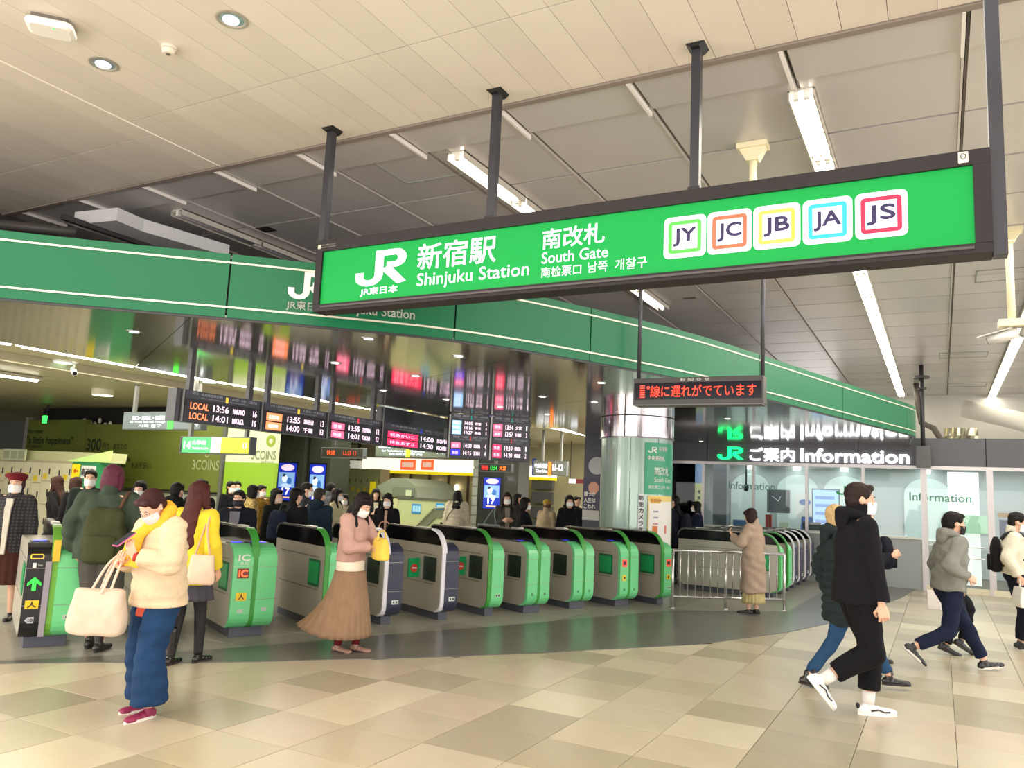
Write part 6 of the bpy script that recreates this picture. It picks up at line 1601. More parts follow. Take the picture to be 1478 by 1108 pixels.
        for sd in (-1, 1):
            e = elb[sd] + (wri[sd] - elb[sd]) * top.get('slen', 0.93)
            limb(mb, [up(sd * 0.10 * build, 0, 1.335), shoulder[sd], elb[sd], e], [0.07 * k, 0.066 * k * (0.5 + 0.5 * sl), 0.056 * k * sl, 0.044 * k * sl], flat_end=True)
        if top.get('collar', 1): limb(mb, [hp(0.0, -0.03, 0.0), hp(0, -0.035, 0.045)], [0.072 * s, 0.066 * s])
        if top.get('collar', 1) == 2: limb(mb, [hp(0.0, -0.005, 0.02), hp(0, 0.005, 0.07)], [0.082 * s, 0.078 * s])
        co = weld(mb, top.get('name', 'coat'), m, root, vx, 4, top.get('fold', fold), seed + 2, top.get('fl', 1.0))
        if top.get('quilt'):
            n_ = len(co.data.vertices); c_ = np.empty(n_ * 3, np.float32); co.data.vertices.foreach_get('co', c_); c_ = c_.reshape(-1, 3); no = np.empty(n_ * 3, np.float32); co.data.vertices.foreach_get('normal', no); no = no.reshape(-1, 3)
            c_ += no * (np.abs(np.sin(c_[:, 2] * math.pi / 0.075)) * 0.016)[:, None]; co.data.vertices.foreach_set('co', c_.reshape(-1))
        if top.get('hood'):
            mb = MB(); limb(mb, [hp(-0.075, 0.03, 0.01), hp(-0.085, -0.04, 0.03), hp(-0.045, -0.10, 0.035), hp(0.045, -0.10, 0.035), hp(0.085, -0.04, 0.03), hp(0.075, 0.03, 0.01)], [0.030 * s, 0.042 * s, 0.050 * s, 0.050 * s, 0.042 * s, 0.030 * s])
            mb.ell(hp(0, -0.105, -0.02), (0.095 * s, 0.050 * s, 0.085 * s)); weld(mb, 'hood', m, root, vx, 3, 0.004, seed + 5)
        if top.get('open'):
            z0_, z1_ = zh + 0.02, 1.36; mb = MB(); rr = []
            for j in range(12):
                z = z0_ + (z1_ - z0_) * j / 11; dpt = 0.142 * l + fl_ * max(0, 0.9 - z) + (0.02 if z < 1.25 else -0.01); wv_ = top.get('ow', 0.05) * (0.7 + 0.5 * (j / 11))
                rr.append([up(-wv_, dpt * build - 0.022, z), up(wv_, dpt * build - 0.022, z), up(wv_, dpt * build + 0.006, z), up(-wv_, dpt * build + 0.006, z)])
            mb.rings(rr).build('inner_shirt', cloth(top['open']), root, smooth=False)
        if top.get('under'):               # shirt hem showing below
            mb = MB(); z0_, c_ = top['under']; hull(mb, [(z * s + dz, a * k, b * k) for z, a, b in ((z0_, 0.178, 0.142), (z0_ + 0.12, 0.168, 0.132), (z0_ + 0.22, 0.15, 0.115))], T); weld(mb, 'shirt_hem', cloth(c_), root, vx, 2, 0.003, seed)
        if top.get('cuff'):
            for sd in (-1, 1): MB().tube([elb[sd] + (wri[sd] - elb[sd]) * 0.92, elb[sd] + (wri[sd] - elb[sd]) * 1.0], 0.034 * s, 12).build('cuff', cloth(top['cuff']), root, smooth=True)
    if scarf:
        mb = MB(); limb(mb, [hp(-0.07, 0.03, 0.02), hp(-0.075, -0.05, 0.05), hp(0.0, -0.085, 0.06), hp(0.075, -0.05, 0.05), hp(0.075, 0.03, 0.02), hp(0.02, 0.10, -0.01), hp(-0.06, 0.06, -0.0)], [0.050 * s, 0.050 * s, 0.050 * s, 0.054 * s, 0.056 * s, 0.060 * s, 0.052 * s])
        rr = []
        for p, w, d in ((hp(0.04, 0.09, 0.01), 0.07, 0.045), (up(0.05, 0.17, 1.28), 0.095, 0.035), (up(0.04, 0.215, 1.17), 0.11, 0.024), (up(0.02, 0.235, 1.07), 0.125, 0.018)):
            rr.append([p + V((w * s * math.cos(t_ / 12 * 6.2832), d * s * math.sin(t_ / 12 * 6.2832), 0)) for t_ in range(12)])
        mb.rings(rr); weld(mb, 'scarf', cloth(scarf, 0.6, 60), root, vx * 0.8, 3, 0.006, seed + 7, 1.6)
    # ---------------- shoes
    shoes = shoes or {'col': '181618'}
    for sd in (-1, 1):
        f_ = feet[sd]; pitch = R(f_[3]) if len(f_) > 3 else 0; yaw_ = R(f_[4]) if len(f_) > 4 else R(-sd * 6)
        mb = MB(); g = s * (0.93 if fem < 1 else 1.03)
        for y, hw, hh_, zz in ((-0.055, 0.033, 0.040, 0.035), (-0.02, 0.036, 0.046, 0.035), (0.03, 0.038, 0.036, 0.030), (0.075, 0.043, 0.031, 0.025), (0.115, 0.046, 0.028, 0.023), (0.138, 0.041, 0.025, 0.021)):
            mb.ell((0, y * g, zz * g), (hw * g, 0.042 * g, hh_ * g), None, 12, 8)
        bt = shoes.get('boot', 0)
        cap(mb, (0, -0.025 * g, 0.06 * g), 0.037 * g, (0, -0.022 * g, (0.085 + bt) * g), (0.036 + 0.06 * bt) * g)
        M4 = Matrix.Translation(V((ank[sd].x, ank[sd].y, ank[sd].z))) @ Matrix.Rotation(yaw_, 4, 'Z') @ Matrix.Rotation(-pitch, 4, 'X') @ Matrix.Translation(V((0, 0.022 * g, -0.085 * s)))
        o = weld(mb, 'shoe', mat(shoes['col'], shoes.get('rough', 0.4), coat=0.2), root, 0.007 if near else 0.012, 2, clampz=0.006)
        nv = len(o.data.vertices); c_ = np.empty(nv * 3, np.float32); o.data.vertices.foreach_get('co', c_); c_ = c_.reshape(-1, 3)
        sole_poly = [(0.040 * g * math.cos(a) * (1.1 if math.sin(a) > 0 else 0.92), (0.042 + 0.138 * math.sin(a)) * g) for a in [q / 20 * 6.2832 for q in range(20)]]
        o.matrix_local = M4
        so_ = MB().prism(sole_poly, 0.0, 0.020 * g).build('sole', mat(shoes.get('sole', '2a2624'), 0.6), o, smooth=False)
        if shoes.get('stripe'):
            for q in (-1, 1): MB().tube([(q * 0.043 * g, -0.02 * g, 0.035 * g), (q * 0.046 * g, 0.03 * g, 0.045 * g), (q * 0.047 * g, 0.07 * g, 0.03 * g), (q * 0.046 * g, 0.11 * g, 0.032 * g)], 0.006, 6).build('side_stripe', mat(shoes['stripe'], 0.5), o)
            MB().ell((0, -0.095 * g, 0.06 * g), (0.02 * g, 0.012 * g, 0.02 * g)).build('heel_tab', mat(shoes['stripe'], 0.5), o)
        if shoes.get('sock'): MB().tube([ank[sd] + V((0, 0, -0.01)), ank[sd] + (knee[sd] - ank[sd]) * shoes.get('sl', 0.28)], [0.040 * s, 0.046 * s], 14).build('sock', cloth(shoes['sock']), root, smooth=True)
    root.location = (pos[0], pos[1], pos[2] if len(pos) > 2 else 0)
    root.rotation_euler = (0, 0, YAW - R(face))
    Wm = Matrix.Translation(root.location) @ Matrix.Rotation(YAW - R(face), 4, 'Z')
    return root, Wm, {'wri': wri, 'elb': elb, 'sh': shoulder, 'hc': hc, 'up': up, 's': s, 'hd': hdir}

def W(Wm, p): return Wm @ V(p)

def bag(name, label, cat, Wm, c, w, h, d, col, handles=(), hcol=None, group=None, taper=0.85, soft=True, slump=0.0, extra=None, rz=0.0, ry=0.0):
    """soft bag: c is its top centre in the carrier's space; handles are lists of points in the carrier's space"""
    t = empty(name, label, cat, tuple(Wm @ V(c) - V((0, 0, h))), 0, group)
    M = Wm @ Matrix.Translation(V(c)) @ Matrix.Rotation(R(rz), 4, 'Z') @ Matrix.Rotation(R(ry), 4, 'Y')
    mb = MB(); rr = []
    n = 24
    for z, k_, kd in ((0, taper, 0.35), (-0.08 * h, taper * 1.02, 0.6), (-0.4 * h, (1 + taper) / 2, 0.95), (-0.8 * h, 1.0, 1.05), (-0.95 * h, 0.97, 0.95), (-h, 0.85, 0.75)):
        ring = []
        for i in range(n):
            a = i / n * 6.2832; ca, sa = math.cos(a), math.sin(a); e = 0.55 if soft else 0.25
            x = math.copysign(abs(ca) ** e, ca) * w / 2 * k_; y = math.copysign(abs(sa) ** e, sa) * d / 2 * kd
            ring.append(M @ V((x, y, z + (slump * h * (1 - (2 * x / w) ** 2) if z == 0 else 0) * -1)))
        rr.append(ring)
    mb.rings(rr); m = cloth(col, 0.3) if soft else mat(col, 0.6)
    if soft: weld(mb, 'bag_body', m, t, 0.012, 3, 0.005, int(w * 1000))
    else: mb.build('bag_body', m, t, smooth=False)
    for hp_ in handles:
        pts = smooth3([Wm @ V(q) for q in hp_]); MB().tube(pts, 0.009 if soft else 0.004, 8).build('handle', mat(hcol or col, 0.7), t, smooth=True)
    return t, M

def smooth3(pts, n=6):
    P_ = [np.array(p) for p in pts]; P_ = [2 * P_[0] - P_[1]] + P_ + [2 * P_[-1] - P_[-2]]; out = []
    for i in range(1, len(P_) - 2):
        p0, p1, p2, p3 = P_[i - 1:i + 3]
        for t in np.linspace(0, 1, n, endpoint=False): out.append(0.5 * ((2 * p1) + (-p0 + p2) * t + (2 * p0 - 5 * p1 + 4 * p2 - p3) * t ** 2 + (-p0 + 3 * p1 - 3 * p2 + p3) * t ** 3))
    out.append(P_[-2]); return [V(q) for q in out]

def backpack(label, Wm, J, col, w=0.30, h=0.42, d=0.16, z=1.33, y=-0.14, strap='1c1c1e', x=0.0, front=False):
    s = J['s']; up = J['up']; t = empty('backpack', label, 'backpack', tuple(Wm @ up(x, y, z - h)))
    sg_ = 1 if front else -1; rr = []
    for zz, kw_, kd in ((z, 0.55, 0.35), (z - 0.04, 0.85, 0.75), (z - h * 0.35, 1.0, 0.95), (z - h * 0.75, 1.05, 1.1), (z - h * 0.97, 0.95, 0.9), (z - h, 0.8, 0.6)):
        c = up(x, y + sg_ * d / 2, zz)
        rr.append([Wm @ (c + V((math.copysign(abs(math.cos(a)) ** 0.6, math.cos(a)) * w / 2 * kw_ * s, math.copysign(abs(math.sin(a)) ** 0.6, math.sin(a)) * d / 2 * kd * s, 0))) for a in [k / 20 * 6.2832 for k in range(20)]])
    weld(MB().rings(rr), 'pack_body', cloth(col), t, 0.013, 3, 0.006, 3)
    rr = []
    for zz, kw_ in ((z - h * 0.5, 0.7), (z - h * 0.55, 0.8), (z - h * 0.9, 0.8), (z - h * 0.95, 0.7)):
        c = up(x, y + sg_ * d * 1.02, zz); rr.append([Wm @ (c + V((math.cos(a) * w / 2 * kw_ * s, math.sin(a) * 0.035 * s, 0))) for a in [k / 14 * 6.2832 for k in range(14)]])
    MB().rings(rr).build('front_pocket', cloth(col), t, smooth=True)
    for sd in (-1, 1):
        o = 0.145 * -sg_
        pts = [up(x + sd * 0.07, y, z - 0.02), up(x + sd * 0.10, y * 0.3, 1.405), up(x + sd * 0.115, o * 0.9, 1.34), up(x + sd * 0.135, o * 1.1, 1.18), up(x + sd * 0.18, o * 0.4, z - h * 0.62), up(x + sd * 0.12, y, z - h * 0.8)]
        MB().tube([Wm @ q for q in smooth3(pts)], 0.015, 8).build('strap', mat(strap, 0.8), t, smooth=True)
    return t

def phone(label, Wm, J, sd, col='22242a', case=None, off=(0, 0.0, 0)):
    w = J['wri'][sd]; d = J['hd'][sd]; c = w + d * 0.10 * J['s'] + V(off)
    t = empty('phone', label, 'phone', tuple(Wm @ c))
    M = Wm @ Matrix.Translation(c) @ Matrix.Rotation(R(-35), 4, 'X')
    MB().prism(rounded_rect(-0.037, 0.037, -0.075, 0.075, 0.01), -0.005, 0.003, 'z', M).build('case', mat(case or col, 0.4), t)
    MB().prism(rounded_rect(-0.034, 0.034, -0.072, 0.072, 0.008), 0.003, 0.005, 'z', M).build('display', mat('30343c', 0.1), t)
    return t

# ---------------------------------------------------------------- foreground figures
def ground(px, py): return at_z(px, py, 0)
# 1 woman in cream fleece
p = ground(212, 1030)
r1, W1, J1 = person('woman in cream fleece, yellow scarf and wide blue jeans looking at a pink phone', p, -146, H=1.58, near=True, bow=38, lean=4, turn=-8,
    hands={1: dict(at=(0.10, 0.24, 1.10), dir=(-0.6, 0.55, 0.35), palm=(-0.3, -0.3, 0.9), curl=0.5, pole=(1, -0.6, -0.6)), -1: dict(at=(-0.10, 0.27, 1.16), dir=(0.1, 0.35, 0.75), palm=(0.4, -0.7, 0.2), curl=0.55, pole=(-1, -0.5, -0.6))},
    feet={-1: (-0.10, 0.06, 0), 1: (0.10, -0.04, 0.0)},
    top=dict(col='dfc6a4', zh=0.78, loose=1.30, sleeve=1.55, name='fleece_jacket', bump=0.7, bs=60, fold=0.010, slen=0.86, under=(0.70, 'd85a44'), flare=0.02, cuff='c8443c'),
    bottom=dict(kind='trousers', m=mat('1d3a5e', 0.9, bump=0.4, bscale=50, var=0.2, vscale=5, spec=0.2), w=1.55, wh=2.55, hem=0.075), shoes=dict(col='8c1f4a', sole='e4dcd4', rough=0.7),
    hair=dict(kind='short', col='38191a', f=1), mask='dcd2da', scarf='f0b437', seed=11)
phone('pink phone held up by the woman in the cream fleece', W1, J1, -1, case='e0609c', off=(0.03, 0.02, 0.03))
bag('tote_bag', 'big cream quilted tote bag hanging from the arm of the woman in the cream fleece', 'bag', W1, (0.13, 0.36, 0.86), 0.40, 0.30, 0.17, 'd0bda8',
    handles=[[(0.06, 0.33, 0.84), (0.07, 0.27, 1.02), (0.12, 0.19, 1.10), (0.17, 0.27, 1.02), (0.18, 0.33, 0.84)], [(0.06, 0.39, 0.84), (0.09, 0.30, 1.02), (0.13, 0.21, 1.11), (0.17, 0.30, 1.02), (0.19, 0.39, 0.84)]], hcol='e0c8b4', rz=30)
# 2 purple-red hair, green jacket
p = ground(133, 938)
r2, W2, J2 = person('person seen from behind with purple red hair, bulky dark green jacket and checked grey trousers', p, -6, H=1.72, near=True, build=1.12, bow=8,
    feet={-1: (-0.07, 0.10, 0.0), 1: (0.07, -0.05, 0.0)}, hands={-1: dict(at=(-0.27, 0.06, 0.86)), 1: dict(at=(0.20, 0.20, 1.02))},
    top=dict(col='3f4a3e', zh=0.80, loose=1.22, sleeve=1.35, name='jacket', fold=0.012), bottom=dict(kind='trousers', m=plaid('4a4642', '625c56', 60), w=1.35, wh=1.35, hem=0.20), shoes=dict(col='1c1614', boot=0.14),
    hair=dict(kind='bob', col='5e2a3c'), mask=None, seed=21)
backpack('olive green drawstring backpack on the person with purple red hair', W2, J2, '3d4028', w=0.34, h=0.50, d=0.18, z=1.28, strap='5a3a28', x=0.08)
# 3 yellow coat
p = ground(262, 958)
r3, W3, J3 = person('woman seen from behind with long auburn hair, bright yellow coat and short dark skirt', p, 14, H=1.60, near=True,
    feet={-1: (-0.07, -0.08, 0.0), 1: (0.08, 0.12, 0.0)}, hands={1: dict(at=(0.25, 0.04, 0.86)), -1: dict(at=(-0.25, 0.05, 0.86))},
    top=dict(col='ecd23c', zh=0.72, loose=1.12, sleeve=1.3, name='coat', flare=0.05), bottom=dict(kind='skirt', zb=0.58, zt=0.95, r1=0.225, pleats=16, col='4a4850', tights='1c191c'), shoes=dict(col='17130f', boot=0.24, rough=0.25, sock='1e1a1c', sl=0.98),
    hair=dict(kind='long', col='4c2420', len=0.42, f=1), mask=None, seed=31)
bag('handbag', 'small pale pink handbag on the arm of the woman in the yellow coat', 'bag', W3, (0.22, -0.16, 0.98), 0.24, 0.26, 0.10, 'e6c8b0', handles=[[(0.14, -0.16, 0.96), (0.17, -0.10, 1.2), (0.16, 0.0, 1.37), (0.22, -0.13, 1.2), (0.29, -0.16, 0.96)]], hcol='d0a888', rz=10)
bag('shopping_bag', 'white paper shopping bag with small drawings carried low by the woman in the yellow coat', 'bag', W3, (-0.02, -0.28, 0.66), 0.20, 0.34, 0.10, 'f4ecea', handles=[[(-0.09, -0.28, 0.65), (-0.06, -0.24, 0.74), (0.02, -0.24, 0.74), (0.05, -0.28, 0.65)]], soft=False, taper=0.95, ry=18)
# 4 pink jacket, tulle skirt
p = ground(497, 940)
r4, W4, J4 = person('woman in short pink jacket and long brown tulle skirt with a yellow bag', p, 112, H=1.58, near=True, bow=26, lean=3, turn=10,
    feet={-1: (-0.06, 0.09, 0.0), 1: (0.06, -0.05, 0.0)}, hands={1: dict(at=(0.03, 0.24, 1.10), dir=(-0.5, 0.6, -0.2), palm=(-0.6, -0.6, 0), curl=0.6, pole=(1, -0.5, -0.5)), -1: dict(at=(-0.05, 0.27, 1.12), dir=(0.6, 0.5, -0.3), palm=(0.5, -0.6, 0), curl=0.6, pole=(-1, -0.4, -0.5))},
    top=dict(col='c49c90', zh=0.92, loose=1.10, sleeve=1.3, name='jacket', under=(0.80, 'efe2cc')), bottom=dict(kind='skirt', zb=0.16, zt=0.83, r0=0.176, r1=0.29, pleats=22, col='96795f', drag=(-0.02, -0.36), lift=0.07, amp=0.012), shoes=dict(col='9a7464', sole='3a2a26', sock='6e1f24', sl=0.24),
    hair=dict(kind='long', col='1b1313', len=0.46, f=1), mask='f4f0f0', seed=41)
bag('handbag', 'soft yellow handbag held open at chest height by the woman in the tulle skirt', 'bag', W4, (0.0, 0.34, 1.13), 0.24, 0.22, 0.12, 'f2d05c', handles=[[(-0.08, 0.34, 1.11), (-0.05, 0.34, 1.19), (0.05, 0.34, 1.19), (0.08, 0.34, 1.11)]], hcol='e8c860', rz=60)
# 5 long beige coat
p = ground(1087, 886)
r5_, W5_, J5 = person('woman with dark bob in a long beige coat holding a phone by the barrier', p, -52, H=1.56, near=True, bow=14, vox=0.014,
    feet={-1: (-0.06, 0.05, 0), 1: (0.06, -0.03, 0)}, hands={-1: dict(at=(-0.14, 0.30, 1.20), dir=(0, 0.5, 0.8), palm=(0.3, -0.8, 0.2), curl=0.5, pole=(-0.6, -0.5, -0.8)), 1: dict(at=(0.22, 0.06, 0.84))},
    top=dict(col='a48f7e', zh=0.33, loose=1.16, sleeve=1.4, name='long_coat', flare=0.03), bottom=dict(kind='skirt', zb=0.17, zt=0.9, r1=0.20, pleats=20, col='b8a878'), shoes=dict(col='1a1614'),
    hair=dict(kind='bob', col='2a1a18', f=1), mask=None, seed=51)
phone('phone held up by the woman in the long beige coat', W5_, J5, -1, off=(0, 0.02, 0.02))
# 6 tall man, black hooded jacket
p = ground(1238, 1034)
r6, W6, J6 = person('tall man in a black hooded jacket, black trousers and white sneakers striding right', p, 93, H=1.86, near=True, lean=2, turn=6, mask='f2eeee',
    feet={-1: (-0.07, 0.10, 0.0, 0, 4), 1: (0.08, -0.30, 0.10, 50, -4)}, hipz=0.845, hands={1: dict(at=(0.225, 0.09, 0.80), curl=0.7), -1: dict(at=(-0.20, 0.05, 0.80))},
    top=dict(col='17161b', zh=0.80, loose=1.16, sleeve=1.25, hood=1, name='hooded_jacket', collar=2), bottom=dict(kind='trousers', col='141317', w=1.25, wh=1.45, hem=0.14), shoes=dict(col='f2f0ee', sole='f6f4f0', stripe='1a1a1e', sock='f0ece6', sl=0.2),
    hair=dict(kind='short', col='2c211d'), seed=61)
# 7 dark green padded coat
p = ground(1219, 992)
r7, W7, J7 = person('blond person in dark green padded coat and blue jeans behind the tall man', p, 98, H=1.72, near=True, lean=-5, mask=None,
    feet={1: (0.08, -0.33, 0.0, 8), -1: (-0.06, 0.42, 0.0, 0)}, hipz=0.80, hands={1: dict(at=(0.24, 0.10, 0.86)), -1: dict(at=(-0.24, -0.05, 0.86))},
    top=dict(col='273132', zh=0.62, loose=1.15, sleeve=1.35, name='padded_coat', quilt=1, hood=1, flare=0.02), bottom=dict(kind='trousers', col='2a4a6c', w=0.95, wh=1.0, hem=0.08), shoes=dict(col='19171a', boot=0.03, rough=0.3),
    hair=dict(kind='bob', col='c8a878', f=1), seed=71)
# 8 hidden companion with black backpack in front
p = ground(1248, 957)
r8, W8, J8 = person('person in black mostly hidden behind the tall man, chest turned right', p, 96, H=1.66, mask='f4f2ee', feet={1: (0.07, -0.05, 0), -1: (-0.07, 0.12, 0)},
    top=dict(col='1b1b24', zh=0.74, loose=1.2, sleeve=1.2, name='jacket'), bottom=dict(kind='trousers', col='15151c'), hair=dict(kind='short', col='1a1614'), hands={1: dict(at=(0.12, 0.26, 1.15)), -1: dict(at=(-0.12, 0.26, 1.15))}, seed=81)
backpack('black backpack worn on the chest by the person hidden behind the tall man', W8, J8, '20202a', w=0.26, h=0.34, d=0.15, z=1.34, y=0.15, front=True)
# 9 grey jacket, black mask
p = ground(1372, 966)
r9, W9, J9 = person('man in grey hooded jacket, navy trousers and black mask striding right', p, 92, H=1.72, near=True, lean=6, turn=4, mask='16161a',
    feet={1: (0.08, -0.42, 0.07, 42), -1: (-0.06, 0.38, 0.0, -8)}, hipz=0.79, hands={1: dict(at=(0.18, 0.10, 1.01), dir=(-0.2, 0.9, -0.2), palm=(-0.8, 0, -0.4), curl=1.0, pole=(0.3, -1, -0.1)), -1: dict(at=(-0.24, 0.16, 0.9))},
    top=dict(col='85857e', zh=0.86, loose=1.12, sleeve=1.2, hood=1, name='hooded_jacket'), bottom=dict(kind='trousers', col='1b2238', w=1.1, wh=1.15, hem=0.09), shoes=dict(col='1e1e22', sole='d8d4cc'),
    hair=dict(kind='short', col='17120f'), seed=91)
# 10 behind the grey jacket
p = ground(1376, 944)
r10, W10, J10 = person('person in a dark grey coat walking half hidden behind the man in the grey jacket', p, 100, H=1.60, mask='f4f2ee', feet={1: (0.05, -0.10, 0.0, 20), -1: (-0.05, 0.1, 0.03, 30)},
    top=dict(col='6c6a66', zh=0.72, loose=1.1, name='coat'), bottom=dict(kind='trousers', col='1a1a20'), hair=dict(kind='short', col='1c1816'), hands={1: dict(at=(0.22, -0.22, 0.86)), -1: dict(at=(-0.24, 0.1, 0.86))}, seed=101)
bag('shopping_bag', 'white shopping bag carried behind the man in the grey jacket', 'bag', W10, (0.22, -0.27, 0.74), 0.15, 0.22, 0.08, 'eae2da', handles=[[(0.15, -0.27, 0.73), (0.2, -0.25, 0.82), (0.24, -0.25, 0.82), (0.29, -0.27, 0.73)]], soft=False, taper=0.95, rz=80)
# 11 cream fleece at the right edge
p = ground(1470, 937)
r11, W11, J11 = person('person in cream fleece and dark trousers at the right edge with a paper bag', p, 118, H=1.68, near=True, bow=12, mask='f2eeea', vox=0.014,
    feet={-1: (-0.08, 0.03, 0), 1: (0.08, 0.06, 0)}, hands={1: dict(at=(0.25, 0.02, 0.88), curl=1.0), -1: dict(at=(-0.15, 0.24, 1.05))},
    top=dict(col='ddd6c0', zh=0.90, loose=1.2, sleeve=1.35, name='fleece_jacket', bump=0.7, bs=60), bottom=dict(kind='trousers', col='191c2a', w=1.15, hem=0.08), shoes=dict(col='1c1a1c', sole='c8c4bc'),
    hair=dict(kind='short', col='1a1412'), seed=111)
backpack('black strapped backpack worn by the person in cream fleece at the right edge', W11, J11, '1c1a1c', w=0.28, h=0.42, d=0.12)
bag('paper_bag', 'white paper bag held by the person in the cream fleece at the right edge', 'bag', W11, (0.27, 0.02, 0.78), 0.22, 0.24, 0.10, 'f0ece2', handles=[[(0.20, 0.02, 0.77), (0.25, 0.02, 0.86), (0.29, 0.02, 0.86), (0.34, 0.02, 0.77)]], soft=False, taper=0.97, rz=20)

# ---------------------------------------------------------------- people inside the concourse
def far(label, px, dist, face, H=1.6, **kw):
    return person(label, at_d(px, dist), face, H=H, group='people inside the concourse', **kw)
tr = lambda c, w=1.0: dict(kind='trousers', col=c, w=w)
SH = lambda c='1a1614': dict(kind='short', col=c)
LG = lambda c='1c1412', L=0.3: dict(kind='long', col=c, len=L, f=1)
HAND2 = {1: dict(at=(0.08, 0.24, 1.12), curl=0.6), -1: dict(at=(-0.08, 0.24, 1.12), curl=0.6)}
far('woman in red beret and dark checked coat at the left edge before the lockers', 28, 10.6, 170, 1.60, top=dict(m=plaid('2a282a', '504c4e', 26), zh=0.72, loose=1.1, sleeve=1.15, name='checked_coat', open='d8d0c0', ow=0.03), bottom=dict(kind='skirt', zb=0.4, zt=0.9, r1=0.24, col='4a2c24'), hair=dict(kind='beret', col='3a2420', hat='6a1c24', f=1), seed=1)
far('brown haired person in black striding left with a pale bag before the coin lockers', 92, 15.0, -80, 1.62, feet={1: (0.08, -0.4, 0.04, 30), -1: (-0.08, 0.35, 0, 0)}, hipz=0.80, lean=8, top=dict(col='1b191b', zh=0.8, loose=1.1), bottom=tr('1a181c'), hair=LG('3c2018', 0.3), hands={1: dict(at=(0.25, 0.2, 0.85)), -1: dict(at=(-0.25, -0.2, 0.9))}, seed=2)
a_, Wb, Jb = far('brown haired woman in black walking left just behind the striding one', 112, 14.4, -70, 1.56, top=dict(col='1d1b1f', zh=0.7, loose=1.1), bottom=tr('201e22'), hair=dict(kind='bob', col='3e241c', f=1), seed=3)
bag('tote_bag', 'pale canvas tote bag by the people walking past the coin lockers', 'bag', Wb, (0.25, 0.25, 0.95), 0.34, 0.40, 0.12, 'd8cdb0', handles=[[(0.15, 0.25, 0.93), (0.2, 0.1, 1.2), (0.18, 0.0, 1.36), (0.26, 0.1, 1.2), (0.33, 0.25, 0.93)]])
far('short haired masked man in a dark jacket just left of the purple red hair', 132, 12.8, 160, 1.68, top=dict(col='232a26', zh=0.8, name='jacket'), bottom=tr('1c1c20'), hair=SH(), seed=4)
far('masked woman with wavy black hair standing before the olive advertising wall', 205, 11.8, 175, 1.56, top=dict(col='1a181b', zh=0.7, open='cfc8bc', ow=0.025), bottom=tr('1a1a1e'), hair=LG('15100f', 0.34), seed=5)
a_, Wb, Jb = far('person from behind in black left of the auburn haired woman', 257, 11.5, 10, 1.56, top=dict(col='181a18', zh=0.8, loose=1.2, hood=1), bottom=tr('1a1a1c'), hair=SH('141210'), seed=6)
backpack('dark green backpack of the person in black before the olive wall', Wb, Jb, '1e2820')
far('masked short haired man seen just above the auburn hair, facing right', 291, 12.2, 130, 1.62, top=dict(col='2a2a2c', zh=0.8, name='jacket'), bottom=tr('1c1c20'), hair=SH(), seed=7)
far('masked man in black facing right beyond the gates near the lime panel', 334, 16.6, 120, 1.60, top=dict(col='181a1e', zh=0.7), bottom=tr('15151a'), hair=SH(), seed=8)
far('person with a pale blue mask behind the suited man', 343, 17.4, 150, 1.60, top=dict(col='1c1e24', zh=0.7), bottom=tr('15151a'), hair=SH(), mask='a8d8dc', seed=9)
far('man with black mask in a dark suit jacket over a grey sweater', 348, 11.0, 178, 1.50, top=dict(col='1b1d28', zh=0.78, name='suit_jacket', open='77747c', ow=0.06), bottom=tr('1b1d28'), hair=SH('1a1412'), mask='24222a', build=1.1, seed=10)
far('woman in a leopard print jacket to the right of the suited man', 366, 14.0, 60, 1.56, top=dict(m=mat('b89c5e', 0.9, bump=0.3, bscale=30, var=0.75, vscale=26), zh=0.8), bottom=tr('1a1a1c'), hair=dict(kind='bob', col='1c1412', f=1), seed=12)
far('person in a mustard coat beside the leopard print jacket', 378, 15.8, 120, 1.56, top=dict(col='7a5a1e', zh=0.7), bottom=tr('1a1a1c'), hair=SH('201412'), seed=13)
far('woman in black facing right before the left blue poster pillar', 400, 12.4, 120, 1.53, top=dict(col='1e1f1c', zh=0.7), bottom=tr('1a1a1c'), hair=dict(kind='bob', col='17110f', f=1), mask='e8c8b8', seed=14)
a_, Wb, Jb = far('person from behind in black carrying a navy rucksack, between the blue poster pillars', 428, 11.4, 30, 1.56, top=dict(col='161618', zh=0.8, loose=1.15), bottom=tr('17171a'), hair=SH('15110f'), mask=None, seed=15)
backpack('navy backpack with a small white tag between the blue poster pillars', Wb, Jb, '1c2438', x=-0.08)
far('man in a dark grey jacket turned right with folded hands, before the right poster pillar', 443, 13.7, 85, 1.64, top=dict(col='3b3c44', zh=0.82, loose=1.1, name='jacket'), bottom=tr('22222a'), hair=SH('1f1714'), hands=HAND2, seed=16)
far('man from behind in a petrol blue padded jacket', 462, 12.3, 20, 1.57, top=dict(col='1f303c', zh=0.80, loose=1.2, hood=1, name='padded_jacket'), bottom=tr('17171a'), hair=SH('3a342e'), mask=None, seed=17)
far('short haired man in grey beyond the petrol blue jacket', 477, 17.5, 20, 1.66, top=dict(col='55565a', zh=0.8), bottom=tr('1d1d22'), hair=SH(), mask=None, seed=18)
far('woman in a pale coat with hands raised behind the tulle skirt woman', 487, 14.6, 100, 1.56, top=dict(col='cfc6a0', zh=0.62, loose=1.1), bottom=tr('3a3834'), hair=LG('1c1412', 0.2), hands=HAND2, seed=19)
far('small masked woman in light clothes right of the pale coat', 499, 15.6, 170, 1.46, top=dict(col='b4a890', zh=0.7), bottom=tr('2c2a28'), hair=dict(kind='bob', col='17120f', f=1), seed=20)
